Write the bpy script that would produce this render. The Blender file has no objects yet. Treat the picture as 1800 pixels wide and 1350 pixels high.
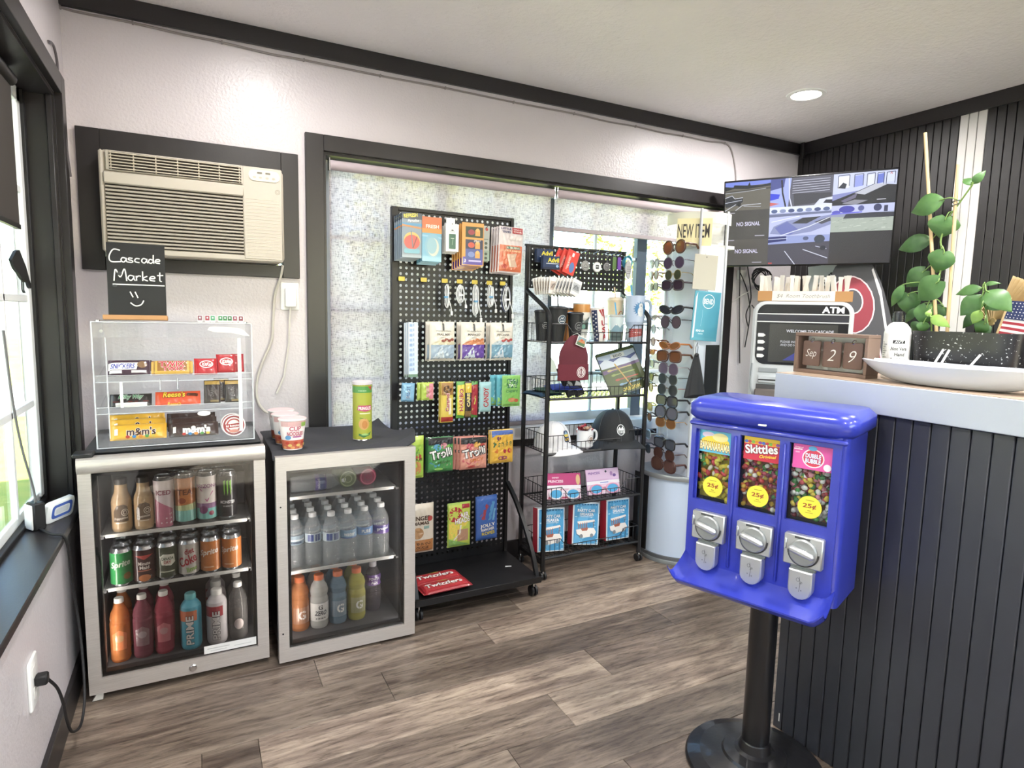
import bpy, bmesh, math, random
from mathutils import Vector, Matrix

SC = bpy.context.scene
C = SC.collection
PI = math.pi
sin, cos = math.sin, math.cos
random.seed(7)

# ------------------------------------------------------------------ camera
cam_d = bpy.data.cameras.new('camera')
cam = bpy.data.objects.new('camera', cam_d)
C.objects.link(cam)
cam_d.sensor_width = 36.0
cam_d.lens = 1083.9 / 1800 * 36.0
cam_d.clip_start = 0.02
CAM_YAW, CAM_PITCH, CAM_ROLL, CAM_H = 0.47602, -0.11228, 0.02256, 1.27
_f = Vector((sin(CAM_YAW), cos(CAM_YAW), 0)); _r = Vector((cos(CAM_YAW), -sin(CAM_YAW), 0)); _u = Vector((0, 0, 1))
_f2 = _f * cos(CAM_PITCH) + _u * sin(CAM_PITCH); _u2 = _u * cos(CAM_PITCH) - _f * sin(CAM_PITCH)
_r3 = _r * cos(CAM_ROLL) + _u2 * sin(CAM_ROLL); _u3 = _u2 * cos(CAM_ROLL) - _r * sin(CAM_ROLL)
cam.matrix_world = Matrix(((_r3.x, _u3.x, -_f2.x, 0), (_r3.y, _u3.y, -_f2.y, 0), (_r3.z, _u3.z, -_f2.z, CAM_H), (0, 0, 0, 1)))
SC.camera = cam

# ------------------------------------------------------------------ sky, sun, exposure
world = bpy.data.worlds.new('sky'); SC.world = world; world.use_nodes = True
wn = world.node_tree.nodes; wl = world.node_tree.links; wn.clear()
w_out = wn.new('ShaderNodeOutputWorld'); w_bg = wn.new('ShaderNodeBackground'); w_sky = wn.new('ShaderNodeTexSky')
w_sky.sky_type = 'NISHITA'; w_sky.sun_disc = False
w_sky.sun_elevation = math.radians(36); w_sky.sun_rotation = math.radians(150)
w_sky.air_density = 1.0; w_sky.dust_density = 1.0; w_sky.ozone_density = 1.0
w_bg.inputs['Strength'].default_value = 0.8
wl.new(w_sky.outputs[0], w_bg.inputs[0]); wl.new(w_bg.outputs[0], w_out.inputs[0])
sun_d = bpy.data.lights.new('sun', 'SUN'); sun_d.energy = 28.0; sun_d.angle = math.radians(0.6); sun_d.color = (1, .96, .92)
sun = bpy.data.objects.new('sun', sun_d); C.objects.link(sun)
sun.rotation_euler = (math.radians(54), 0, math.radians(30))   # light travels towards +Y and down
LAMP_W = 8.8
vs = SC.view_settings
SC.display_settings.display_device = 'sRGB'
vs.view_transform = 'Standard'; vs.look = 'None'; vs.exposure = 1.06; vs.gamma = 1.0
vs.use_curve_mapping = False
SC.cycles.transparent_max_bounces = 40

# ------------------------------------------------------------------ materials
def lin(h):
    h = h.lstrip('#'); o = []
    for i in (0, 2, 4):
        c = int(h[i:i+2], 16) / 255.0
        o.append(c / 12.92 if c <= .04045 else ((c + .055) / 1.055) ** 2.4)
    return (*o, 1.0)
MATS = {}
def new_mat(name):
    m = bpy.data.materials.new(name); m.use_nodes = True
    nt = m.node_tree; b = nt.nodes['Principled BSDF']
    return m, nt, b
def PM(hexc, rough=.45, metal=0.0, coat=0.0, spec=.5, bump=0.0, bscale=60):
    k = ('p', hexc, rough, metal, coat, spec, bump, bscale)
    if k in MATS: return MATS[k]
    m, nt, b = new_mat('paint_' + hexc)
    b.inputs['Base Color'].default_value = lin(hexc); b.inputs['Roughness'].default_value = rough
    b.inputs['Metallic'].default_value = metal; b.inputs['Coat Weight'].default_value = coat
    b.inputs['Specular IOR Level'].default_value = spec
    if bump:
        tc = nt.nodes.new('ShaderNodeTexCoord'); n = nt.nodes.new('ShaderNodeTexNoise'); bp = nt.nodes.new('ShaderNodeBump')
        n.inputs['Scale'].default_value = bscale; n.inputs['Detail'].default_value = 3
        bp.inputs['Strength'].default_value = bump; bp.inputs['Distance'].default_value = .002
        nt.links.new(tc.outputs['Object'], n.inputs['Vector']); nt.links.new(n.outputs['Fac'], bp.inputs['Height']); nt.links.new(bp.outputs[0], b.inputs['Normal'])
    MATS[k] = m; return m
def EM(hexc, s=1.0):
    k = ('e', hexc, s)
    if k in MATS: return MATS[k]
    m, nt, b = new_mat('glow_' + hexc)
    b.inputs['Base Color'].default_value = (.01, .01, .01, 1); b.inputs['Roughness'].default_value = .25
    b.inputs['Emission Color'].default_value = lin(hexc); b.inputs['Emission Strength'].default_value = s
    MATS[k] = m; return m
def GL(hexc='ffffff', ior=1.45, rough=.02, milk=0.0, milk_hex='ffffff'):
    """thin clear glass or plastic: see-through mixed with a fresnel gloss, optionally milky"""
    k = ('g', hexc, ior, rough, milk, milk_hex)
    if k in MATS: return MATS[k]
    m = bpy.data.materials.new('clear_' + hexc); m.use_nodes = True
    nt = m.node_tree; nt.nodes.clear()
    o = nt.nodes.new('ShaderNodeOutputMaterial'); t = nt.nodes.new('ShaderNodeBsdfTransparent'); g = nt.nodes.new('ShaderNodeBsdfGlossy')
    mx = nt.nodes.new('ShaderNodeMixShader')
    t.inputs[0].default_value = lin(hexc); g.inputs['Roughness'].default_value = rough
    ge = nt.nodes.new('ShaderNodeNewGeometry'); dt = nt.nodes.new('ShaderNodeVectorMath'); dt.operation = 'DOT_PRODUCT'
    nt.links.new(ge.outputs['Incoming'], dt.inputs[0]); nt.links.new(ge.outputs['Normal'], dt.inputs[1])
    def mth(op, a, b=None):
        q = nt.nodes.new('ShaderNodeMath'); q.operation = op
        for i, x in enumerate((a, b)):
            if x is None: continue
            if isinstance(x, (int, float)): q.inputs[i].default_value = x
            else: nt.links.new(x, q.inputs[i])
        return q.outputs[0]
    f0 = ((ior-1)/(ior+1))**2
    fac = mth('ADD', mth('MULTIPLY', mth('POWER', mth('SUBTRACT', 1.0, mth('ABSOLUTE', dt.outputs['Value'])), 5.0), 1-f0), f0)
    nt.links.new(fac, mx.inputs[0]); nt.links.new(t.outputs[0], mx.inputs[1]); nt.links.new(g.outputs[0], mx.inputs[2])
    last = mx
    if milk:
        d = nt.nodes.new('ShaderNodeBsdfDiffuse'); d.inputs[0].default_value = lin(milk_hex)
        m2 = nt.nodes.new('ShaderNodeMixShader'); m2.inputs[0].default_value = milk
        nt.links.new(mx.outputs[0], m2.inputs[1]); nt.links.new(d.outputs[0], m2.inputs[2]); last = m2
    nt.links.new(last.outputs[0], o.inputs[0])
    MATS[k] = m; return m
def ramp(nt, stops):
    r = nt.nodes.new('ShaderNodeValToRGB'); e = r.color_ramp.elements
    while len(e) > 1: e.remove(e[-1])
    e[0].position, e[0].color = stops[0][0], lin(stops[0][1])
    for p, c in stops[1:]:
        x = e.new(p); x.color = lin(c)
    return r
def texmap(nt, scale, kind='Object'):
    tc = nt.nodes.new('ShaderNodeTexCoord'); mp = nt.nodes.new('ShaderNodeMapping')
    mp.inputs['Scale'].default_value = scale
    nt.links.new(tc.outputs[kind], mp.inputs[0]); return mp
def noise(nt, src, scale, detail=4, rough=.55, dist=0):
    n = nt.nodes.new('ShaderNodeTexNoise'); n.inputs['Scale'].default_value = scale; n.inputs['Detail'].default_value = detail
    n.inputs['Roughness'].default_value = rough; n.inputs['Distortion'].default_value = dist
    nt.links.new(src.outputs[0], n.inputs['Vector']); return n
def add_bump(nt, b, src, strength, dist=.004):
    bp = nt.nodes.new('ShaderNodeBump'); bp.inputs['Strength'].default_value = strength; bp.inputs['Distance'].default_value = dist
    nt.links.new(src.outputs[0], bp.inputs['Height']); nt.links.new(bp.outputs[0], b.inputs['Normal'])
def wall_mat(name, base, dark, rough, bscale, bstr, bdist=.004):
    m, nt, b = new_mat(name)
    mp = texmap(nt, (1, 1, 1)); n1 = noise(nt, mp, 1.3, 4); r = ramp(nt, ((.3, dark), (.7, base)))
    nt.links.new(n1.outputs['Fac'], r.inputs[0]); nt.links.new(r.outputs[0], b.inputs['Base Color'])
    b.inputs['Roughness'].default_value = rough
    add_bump(nt, b, noise(nt, mp, bscale, 3, .5), bstr, bdist); return m
M_WALL = wall_mat('wall_paint', 'd0cacd', 'c8c1c4', .32, 95, .42)
M_CEIL = wall_mat('ceiling_texture', 'f6f0f0', 'ece6e5', .75, 55, .6, .006)
M_BLACK = wall_mat('black_trim_paint', '252223', '1f1c1d', .36, 120, .04)
M_PANEL = wall_mat('black_plank_paint', '1e1b1c', '161314', .5, 30, .2)
M_NAVY = wall_mat('charcoal_counter_paint', '3d4049', '34363f', .40, 35, .12)
def wood_floor():
    m, nt, b = new_mat('vinyl_wood_plank')
    mp = texmap(nt, (1.2, 9, 9)); oi = nt.nodes.new('ShaderNodeObjectInfo')
    ad = nt.nodes.new('ShaderNodeVectorMath'); ad.operation = 'ADD'
    ml = nt.nodes.new('ShaderNodeVectorMath'); ml.operation = 'SCALE'; ml.inputs['Scale'].default_value = 37.0
    cb = nt.nodes.new('ShaderNodeCombineXYZ')
    for i in range(3): nt.links.new(oi.outputs['Random'], cb.inputs[i])
    nt.links.new(cb.outputs[0], ml.inputs[0]); nt.links.new(mp.outputs[0], ad.inputs[0]); nt.links.new(ml.outputs[0], ad.inputs[1])
    n1 = noise(nt, ad, 2.2, 8, .65, .6); n2 = noise(nt, ad, 11, 5, .7, .3)
    r1 = ramp(nt, ((.25, '463931'), (.45, '74665b'), (.62, '968778'), (.8, 'bcae9c')))
    r2 = ramp(nt, ((.30, '6a5f58'), (.52, 'ffffff')))
    mx = nt.nodes.new('ShaderNodeMixRGB'); mx.blend_type = 'MULTIPLY'; mx.inputs[0].default_value = .75
    nt.links.new(n1.outputs['Fac'], r1.inputs[0]); nt.links.new(n2.outputs['Fac'], r2.inputs[0])
    nt.links.new(r1.outputs[0], mx.inputs[1]); nt.links.new(r2.outputs[0], mx.inputs[2])
    at = nt.nodes.new('ShaderNodeAttribute'); at.attribute_type = 'OBJECT'; at.attribute_name = 'tone'
    hs = nt.nodes.new('ShaderNodeHueSaturation'); nt.links.new(mx.outputs[0], hs.inputs['Color']); nt.links.new(at.outputs['Fac'], hs.inputs['Value'])
    nt.links.new(hs.outputs[0], b.inputs['Base Color']); b.inputs['Roughness'].default_value = .42
    add_bump(nt, b, n2, .25, .0015); return m
M_FLOOR = wood_floor()
def steel_mat():
    m, nt, b = new_mat('brushed_steel')
    mp = texmap(nt, (3, 3, 160)); n = noise(nt, mp, 6, 3); r = ramp(nt, ((.2, 'c0b8b2'), (.8, 'dcd6d0')))
    nt.links.new(n.outputs['Fac'], r.inputs[0]); nt.links.new(r.outputs[0], b.inputs['Base Color'])
    b.inputs['Metallic'].default_value = .55; b.inputs['Roughness'].default_value = .34; return m
M_STEEL = steel_mat()
def shade_mat():
    m = bpy.data.materials.new('roller_shade_fabric'); m.use_nodes = True
    nt = m.node_tree; nt.nodes.clear()
    o = nt.nodes.new('ShaderNodeOutputMaterial'); d = nt.nodes.new('ShaderNodeBsdfDiffuse'); t = nt.nodes.new('ShaderNodeBsdfTranslucent'); tp = nt.nodes.new('ShaderNodeBsdfTransparent')
    mpv = texmap(nt, (420, 1, 45)); mph = texmap(nt, (45, 1, 420))
    nv = noise(nt, mpv, 1, 2, .6); nh = noise(nt, mph, 1, 2, .6)
    ad = nt.nodes.new('ShaderNodeMath'); ad.operation = 'ADD'; nt.links.new(nv.outputs['Fac'], ad.inputs[0]); nt.links.new(nh.outputs['Fac'], ad.inputs[1])
    r = ramp(nt, ((.40, '958c93'), (.49, 'd2c7cd'), (.7, 'dad0d5'))); hf = nt.nodes.new('ShaderNodeMath'); hf.operation = 'MULTIPLY'; hf.inputs[1].default_value = .5
    nt.links.new(ad.outputs[0], hf.inputs[0]); nt.links.new(hf.outputs[0], r.inputs[0])
    nt.links.new(r.outputs[0], d.inputs[0]); nt.links.new(r.outputs[0], t.inputs[0])
    m1 = nt.nodes.new('ShaderNodeMixShader'); m1.inputs[0].default_value = .62
    nt.links.new(d.outputs[0], m1.inputs[1]); nt.links.new(t.outputs[0], m1.inputs[2])
    m2 = nt.nodes.new('ShaderNodeMixShader'); m2.inputs[0].default_value = .15
    nt.links.new(m1.outputs[0], m2.inputs[1]); nt.links.new(tp.outputs[0], m2.inputs[2]); nt.links.new(m2.outputs[0], o.inputs[0])
    return m
M_SHADE = shade_mat()
BLK = PM('1b1b1d', .4); BLK2 = PM('141416', .55); WHT = PM('ececea', .4); CHROME = PM('d8d8d8', .18, 1.0); GREY = PM('8a8a8c', .4)
M_IRON = PM('131315', .45, .0, bump=.1)
M_WINGLASS = GL('f4faf8', 1.3, .01)
M_CLEAR = GL('f6f8fa', 1.38, .03)
M_ACRYL = GL('fdfeff', 1.45, .02, .03)
M_DOORGLASS = GL('dcdad8', 1.5, .015)

# ------------------------------------------------------------------ mesh building
class MB:
    def __init__(s):
        s.v = []; s.f = []; s.mi = []; s.mats = []; s.xf = None
    def slot(s, m):
        if m not in s.mats: s.mats.append(m)
        return s.mats.index(m)
    def add(s, vs_, fs, m, flip=False):
        o = len(s.v); i = s.slot(m)
        for p in vs_:
            p = Vector(p); s.v.append(s.xf @ p if s.xf else p)
        for f in fs:
            s.f.append([o + k for k in (reversed(f) if flip else f)]); s.mi.append(i)
        return s
    def box(s, x0, y0, z0, x1, y1, z1, m, b=0.0):
        x0, x1 = min(x0, x1), max(x0, x1); y0, y1 = min(y0, y1), max(y0, y1); z0, z1 = min(z0, z1), max(z0, z1)
        if b <= 0:
            return s.add([(x0,y0,z0),(x1,y0,z0),(x1,y1,z0),(x0,y1,z0),(x0,y0,z1),(x1,y0,z1),(x1,y1,z1),(x0,y1,z1)],
                  [(0,3,2,1),(4,5,6,7),(0,1,5,4),(1,2,6,5),(2,3,7,6),(3,0,4,7)], m)
        b = min(b, (x1-x0)*.49, (y1-y0)*.49, (z1-z0)*.49)
        bm = bmesh.new(); bmesh.ops.create_cube(bm, size=1)
        for v in bm.verts: v.co = Vector(((x0+x1)/2 + v.co.x*(x1-x0), (y0+y1)/2 + v.co.y*(y1-y0), (z0+z1)/2 + v.co.z*(z1-z0)))
        bmesh.ops.bevel(bm, geom=list(bm.edges), offset=b, segments=2 if b > .006 else 1, affect='EDGES', profile=.5)
        return s._bm(bm, m)
    def _bm(s, bm, m):
        bm.verts.index_update()
        s.add([v.co.copy() for v in bm.verts], [[v.index for v in f.verts] for f in bm.faces], m); bm.free(); return s
    def cyl(s, a, b, r0, r1, m, n=16, caps=True):
        a, b = Vector(a), Vector(b); d = (b - a).normalized()
        t = Vector((1, 0, 0)) if abs(d.x) < .9 else Vector((0, 1, 0)); u = d.cross(t).normalized(); w = d.cross(u)
        vs_ = []
        for p, r in ((a, r0), (b, r1)):
            for i in range(n):
                q = 2*PI*i/n; vs_.append(p + u*(r*cos(q)) + w*(r*sin(q)))
        fs = [(i, (i+1) % n, n + (i+1) % n, n + i) for i in range(n)]
        if caps: fs += [tuple(reversed(range(n))), tuple(range(n, 2*n))]
        return s.add(vs_, fs, m)
    def tube(s, pts, r, m, n=6, closed=False):
        pts = [Vector(p) for p in pts]; N = len(pts); vs_ = []; u = None
        rs = r if isinstance(r, (list, tuple)) else [r]*N
        for i, p in enumerate(pts):
            a = pts[(i-1) % N] if (closed or i > 0) else p; b = pts[(i+1) % N] if (closed or i < N-1) else p
            d = (b - a)
            d = d.normalized() if d.length > 1e-9 else Vector((0, 0, 1))
            if u is None:
                t = Vector((0, 0, 1)) if abs(d.z) < .9 else Vector((1, 0, 0)); u = d.cross(t).normalized()
            else:
                u = u - d*u.dot(d); u = u.normalized() if u.length > 1e-6 else d.cross(Vector((0, 0, 1))).normalized()
            w = d.cross(u)
            for k in range(n):
                q = 2*PI*k/n + PI/4*(n == 4); vs_.append(p + (u*cos(q) + w*sin(q))*rs[i])
        fs = []
        for i in range(N if closed else N-1):
            j = (i+1) % N
            for k in range(n): fs.append((i*n+k, i*n+(k+1) % n, j*n+(k+1) % n, j*n+k))
        if not closed: fs += [tuple(reversed(range(n))), tuple(range((N-1)*n, N*n))]
        return s.add(vs_, fs, m)
    def lathe(s, prof, m, n=24, c=(0, 0, 0), seg_m=None, axis='z'):
        """prof: [(r, z)...] bottom to top; seg_m: {segment index: material}"""
        c = Vector(c); rings = []
        for r, z in prof:
            ring = []
            for i in range(n):
                q = 2*PI*i/n; p = Vector((r*cos(q), r*sin(q), z))
                if axis == 'y': p = Vector((p.x, -p.z, p.y))
                if axis == 'x': p = Vector((p.z, p.y, -p.x))
                ring.append(c + p)
            rings.append(ring)
        for k in range(len(prof)-1):
            mm = (seg_m or {}).get(k, m)
            s.add(rings[k] + rings[k+1], [(i, (i+1) % n, n+(i+1) % n, n+i) for i in range(n)], mm)
        if prof[0][0] > 1e-5: s.add(rings[0], [tuple(reversed(range(n)))], (seg_m or {}).get(0, m))
        if prof[-1][0] > 1e-5: s.add(rings[-1], [tuple(range(n))], (seg_m or {}).get(len(prof)-2, m))
        return s
    def prism(s, pts, a, b, m, axis='z', ch=0.0):
        """polygon (ccw) extruded a..b along axis; axis 'y' uses (x,z) points, 'x' uses (y,z)"""
        n = len(pts)
        def P(p, h):
            if axis == 'z': return Vector((p[0], p[1], h))
            if axis == 'y': return Vector((p[0], h, p[1]))
            return Vector((h, p[0], p[1]))
        rings = []
        if ch:
            cx = sum(p[0] for p in pts)/n; cy = sum(p[1] for p in pts)/n
            w = max(abs(p[0]-cx) for p in pts); hh = max(abs(p[1]-cy) for p in pts)
            sh = [(cx+(p[0]-cx)*(1-ch/w), cy+(p[1]-cy)*(1-ch/hh)) for p in pts]
            rings = [[P(p, a) for p in sh], [P(p, a+ch) for p in pts], [P(p, b-ch) for p in pts], [P(p, b) for p in sh]]
        else: rings = [[P(p, a) for p in pts], [P(p, b) for p in pts]]
        vs_ = [p for r in rings for p in r]; fs = []
        for k in range(len(rings)-1): fs += [(k*n+i, k*n+(i+1) % n, (k+1)*n+(i+1) % n, (k+1)*n+i) for i in range(n)]
        fs += [tuple(reversed(range(n))), tuple(range((len(rings)-1)*n, len(rings)*n))]
        return s.add(vs_, fs, m, flip=(axis == 'y'))
    def grid(s, fn, nx, ny, m, flip=False):
        vs_ = [fn(i/nx, j/ny) for j in range(ny+1) for i in range(nx+1)]
        fs = [(j*(nx+1)+i, j*(nx+1)+i+1, (j+1)*(nx+1)+i+1, (j+1)*(nx+1)+i) for j in range(ny) for i in range(nx)]
        return s.add(vs_, fs, m, flip)
    def ball(s, c, r, m, n=12, k=8):
        rx, ry, rz = r if isinstance(r, (list, tuple)) else (r, r, r); c = Vector(c)
        vs_ = [c + Vector((0, 0, -rz))]
        for j in range(1, k):
            t = -PI/2 + PI*j/k
            vs_ += [c + Vector((rx*cos(t)*cos(2*PI*i/n), ry*cos(t)*sin(2*PI*i/n), rz*sin(t))) for i in range(n)]
        vs_.append(c + Vector((0, 0, rz))); L = len(vs_)-1
        fs = [(0, 1+(i+1) % n, 1+i) for i in range(n)]
        for j in range(k-2): fs += [(1+j*n+i, 1+j*n+(i+1) % n, 1+(j+1)*n+(i+1) % n, 1+(j+1)*n+i) for i in range(n)]
        fs += [(1+(k-2)*n+i, 1+(k-2)*n+(i+1) % n, L) for i in range(n)]
        return s.add(vs_, fs, m)
    def build(s, name, parent=None, smooth=True, angle=38, fixn=False):
        me = bpy.data.meshes.new(name); me.from_pydata([tuple(p) for p in s.v], [], s.f)
        for m in s.mats: me.materials.append(m)
        me.polygons.foreach_set('material_index', s.mi)
        if fixn:
            bm = bmesh.new(); bm.from_mesh(me); bmesh.ops.recalc_face_normals(bm, faces=bm.faces); bm.to_mesh(me); bm.free()
        if smooth:
            me.polygons.foreach_set('use_smooth', [True]*len(s.f)); me.set_sharp_from_angle(angle=math.radians(angle))
        me.update()
        o = bpy.data.objects.new(name, me); C.objects.link(o)
        if parent: o.parent = parent
        return o

def tag(o, label=None, cat=None, group=None, kind=None):
    if label: o['label'] = label
    if cat: o['category'] = cat
    if group: o['group'] = group
    if kind: o['kind'] = kind
    return o
def thing(name, label, cat, loc=(0, 0, 0), rot=(0, 0, 0), group=None):
    o = bpy.data.objects.new(name, None); C.objects.link(o)
    o.empty_display_size = .02; o.location = loc; o.rotation_euler = rot
    return tag(o, label, cat, group)
ORD = ['first', 'second', 'third', 'fourth', 'fifth', 'sixth', 'seventh', 'eighth', 'ninth', 'tenth', 'eleventh', 'twelfth', 'thirteenth', 'fourteenth', 'fifteenth', 'sixteenth', 'seventeenth', 'eighteenth', 'nineteenth', 'twentieth'] + ['twenty-' + w for w in ('first', 'second', 'third', 'fourth', 'fifth', 'sixth', 'seventh', 'eighth')]
def struct(o): return tag(o, kind='structure')
def dup(root, loc=None, rot=None, label=None, group=None, scale=None):
    def cp(o, par):
        c = o.copy(); C.objects.link(c); c.parent = par
        for ch in o.children: cp(ch, c)
        return c
    r = cp(root, root.parent)
    if loc is not None: r.location = loc
    if rot is not None: r.rotation_euler = rot
    if label: r['label'] = label
    if group: r['group'] = group
    if scale: r.scale = (scale,)*3 if not isinstance(scale, tuple) else scale
    return r
def rrect(x0, y0, x1, y1, r, n=5):
    pts = []
    for cx, cy, a in ((x1-r, y0+r, -PI/2), (x1-r, y1-r, 0), (x0+r, y1-r, PI/2), (x0+r, y0+r, PI)):
        for i in range(n+1): q = a + PI/2*i/n; pts.append((cx+r*cos(q), cy+r*sin(q)))
    return pts
def bez(p, n=10):
    """smooth curve through points (Catmull-Rom)"""
    p = [Vector(q) for q in p]; out = []
    for i in range(len(p)-1):
        a = p[max(i-1, 0)]; b = p[i]; c = p[i+1]; d = p[min(i+2, len(p)-1)]
        for k in range(n):
            t = k/n
            out.append(.5*((2*b) + (c-a)*t + (2*a-5*b+4*c-d)*t*t + (3*b-a-3*c+d)*t**3))
    out.append(p[-1]); return out

# ------------------------------------------------------------------ lettering and flat print
TXT = {}
def text_mesh(s, bold=0.0, shear=0.0, space=1.0):
    k = (s, bold, shear, space)
    if k not in TXT:
        cu = bpy.data.curves.new('t', 'FONT'); cu.body = s; cu.size = 1.0; cu.offset = bold; cu.shear = shear; cu.space_character = space
        cu.align_x = 'CENTER'; cu.resolution_u = 3; cu.space_line = .9
        ob = bpy.data.objects.new('t', cu); me = ob.to_mesh()
        vs_ = [(v.co.x, v.co.y) for v in me.vertices]; fs = [list(p.vertices) for p in me.polygons]
        ob.to_mesh_clear(); bpy.data.objects.remove(ob); bpy.data.curves.remove(cu)
        xs = [v[0] for v in vs_] or [0]; ys = [v[1] for v in vs_] or [0]
        TXT[k] = (vs_, fs, (min(xs), max(xs), min(ys), max(ys)))
    return TXT[k]
def flat(o, r=(1, 0, 0), u=(0, 0, 1)):
    o, r, u = Vector(o), Vector(r), Vector(u); n = r.cross(u).normalized()
    return lambda a, b, w: o + r*a + u*b + n*w
def onto_cyl(rf, a0=-PI/2, c=(0, 0, 0)):
    """u = arc length around a vertical cylinder of radius rf (number or function of height)"""
    c = Vector(c)
    def f(a, b, w):
        r = rf(b) if callable(rf) else rf
        q = a0 + a/r; return c + Vector(((r+w)*cos(q), (r+w)*sin(q), b))
    return f
class Print:
    """flat print: coloured shapes laid on a surface, each a hair above the last"""
    def __init__(s, mapf, res=.02, w0=.0004, dw=.00012, mat=None):
        s.mb = MB(); s.f = mapf; s.res = res; s.w = w0; s.dw = dw; s.mat = mat or (lambda h: PM(h, .4))
    def m(s, c): return c if not isinstance(c, str) else s.mat(c)
    def nxt(s): s.w += s.dw; return s.w
    def r(s, x0, y0, x1, y1, c):
        w = s.nxt(); nx = max(1, math.ceil(abs(x1-x0)/s.res)); ny = max(1, math.ceil(abs(y1-y0)/s.res))
        s.mb.grid(lambda a, b: s.f(x0+(x1-x0)*a, y0+(y1-y0)*b, w), nx, ny, s.m(c)); return s
    def e(s, cx, cy, rx, ry, c, n=20, rot=0):
        w = s.nxt(); vs_ = [s.f(cx, cy, w)]; cr, sr = cos(rot), sin(rot)
        for k in (.5, 1):
            for i in range(n):
                q = 2*PI*i/n; a = rx*k*cos(q); b = ry*k*sin(q); vs_.append(s.f(cx+a*cr-b*sr, cy+a*sr+b*cr, w))
        fs = [(0, 1+i, 1+(i+1) % n) for i in range(n)] + [(1+i, 1+n+i, 1+n+(i+1) % n, 1+(i+1) % n) for i in range(n)]
        s.mb.add(vs_, fs, s.m(c)); return s
    def o(s, cx, cy, rx, ry, t, c, n=24):
        w = s.nxt(); vs_ = []
        for k in (0, 1):
            for i in range(n): q = 2*PI*i/n; vs_.append(s.f(cx+(rx-t*k)*cos(q), cy+(ry-t*k)*sin(q), w))
        s.mb.add(vs_, [(i, (i+1) % n, n+(i+1) % n, n+i) for i in range(n)], s.m(c)); return s
    def p(s, pts, c):
        w = s.nxt(); s._fine([(a, b) for a, b in pts], [tuple(range(len(pts)))], c, w); return s
    def _fine(s, v2, fs, c, w):
        """lay flat faces on the surface, cut finely enough to follow its curve"""
        bm = bmesh.new(); vv = [bm.verts.new((a, b, 0)) for a, b in v2]
        for f in fs:
            try: bm.faces.new([vv[i] for i in f])
            except ValueError: pass
        bmesh.ops.triangulate(bm, faces=bm.faces)
        for _ in range(4):
            le = [e for e in bm.edges if e.calc_length() > s.res*1.3]
            if not le: break
            bmesh.ops.subdivide_edges(bm, edges=le, cuts=1); bmesh.ops.triangulate(bm, faces=bm.faces)
        bm.verts.index_update()
        s.mb.add([s.f(v.co.x, v.co.y, w) for v in bm.verts], [[v.index for v in f.verts] for f in bm.faces], s.m(c)); bm.free()
    def line(s, pts, t, c):
        w = s.nxt()
        for (ax, ay), (bx, by) in zip(pts, pts[1:]):
            d = math.hypot(bx-ax, by-ay) or 1; nx, ny = -(by-ay)/d*t/2, (bx-ax)/d*t/2
            s.mb.add([s.f(ax-nx, ay-ny, w), s.f(bx-nx, by-ny, w), s.f(bx+nx, by+ny, w), s.f(ax+nx, ay+ny, w)], [(0, 1, 2, 3)], s.m(c))
        return s
    def t(s, txt, cx, cy, h, c, width=None, rot=0, bold=.015, shear=0, space=1.0, halo=None, hw=.035):
        bold = min(bold, .028)
        vs_, fs, (a, b, lo, hi) = text_mesh(txt, bold, shear, space)
        k = h/(hi-lo); kx = (width/(b-a)) if width else k; cr, sr = cos(rot), sin(rot); mx, my = (a+b)/2, (lo+hi)/2
        def lay(v2, f2, col):
            w = s.nxt(); out = []
            for x, y in v2:
                x = (x-mx)*kx; y = (y-my)*k; out.append((cx+x*cr-y*sr, cy+x*sr+y*cr))
            s._fine(out, f2, col, w)
        if halo:
            v2, f2, _ = text_mesh(txt, bold + hw, shear, space); lay(v2, f2, halo); s.w += .0003
        lay(vs_, fs, c); return s
    def done(s, parent, name='printed_label'): return s.mb.build(name, parent, smooth=False)

# ================================================================== THE ROOM
XL, XR, YB, YR, ZC = -.385, 3.424, 2.77, -2.6, 2.372
# ---- floor: every plank is a piece
floor = struct(MB().box(XL, YR, -.03, XR, YB, -.004, PM('4a433e', .8)).build('floor'))
PLANK = {}
TONE = {}
def plank(x0, x1, y0, y1, tone):
    k = (round(x1-x0, 3), round(y1-y0, 3))
    if k not in PLANK:
        o = MB().box(0, 0, -.004, k[0], k[1], 0, M_FLOOR, .0012).build('plank', floor); PLANK[k] = o
    else:
        o = PLANK[k].copy(); C.objects.link(o)
    o.location = (x0, y0, 0); o['tone'] = tone; o.parent = floor; return o
rows = []
y = 1.67
while y > YR: y -= .18
hand = {1.67: [(-.02, .72), (.13, 1.38), (1.29, .98), (2.4, .85)], 1.85: [(.55, .68), (1.75, .80), (2.6, .95)], 2.03: [(.35, .92), (1.00, 1.30), (2.2, .9)],
        1.49: [(.15, .92), (1.02, 1.22), (2.1, .78)], 2.21: [(.6, .66), (1.22, 1.0), (2.3, .8)], 1.31: [(-.1, .86), (.78, .72), (1.9, 1.0)], 2.39: [(.3, .8), (1.4, 1.12), (2.5, .85)]}
rg = random.Random(3)
while y < YB - .001:
    y1 = min(y + .18, YB); key = min(hand, key=lambda q: abs(q - y)); cuts = hand[key] if abs(key - y) < .02 else None
    if not cuts:
        x = XL + rg.uniform(.2, 1.1); cuts = []
        while x < XR: cuts.append((x, rg.choice((.66, .8, .95, 1.1, 1.25)))); x += 1.22
    edges = [(XL, rg.choice((.75, .9, 1.05)))] + cuts
    for i, (x0, tone) in enumerate(edges):
        x1 = edges[i+1][0] if i+1 < len(edges) else XR
        if x1 - x0 > .02: plank(x0 + .0006, x1 - .0006, y + .0006, y1 - .0006, tone)
    y = y1
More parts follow.
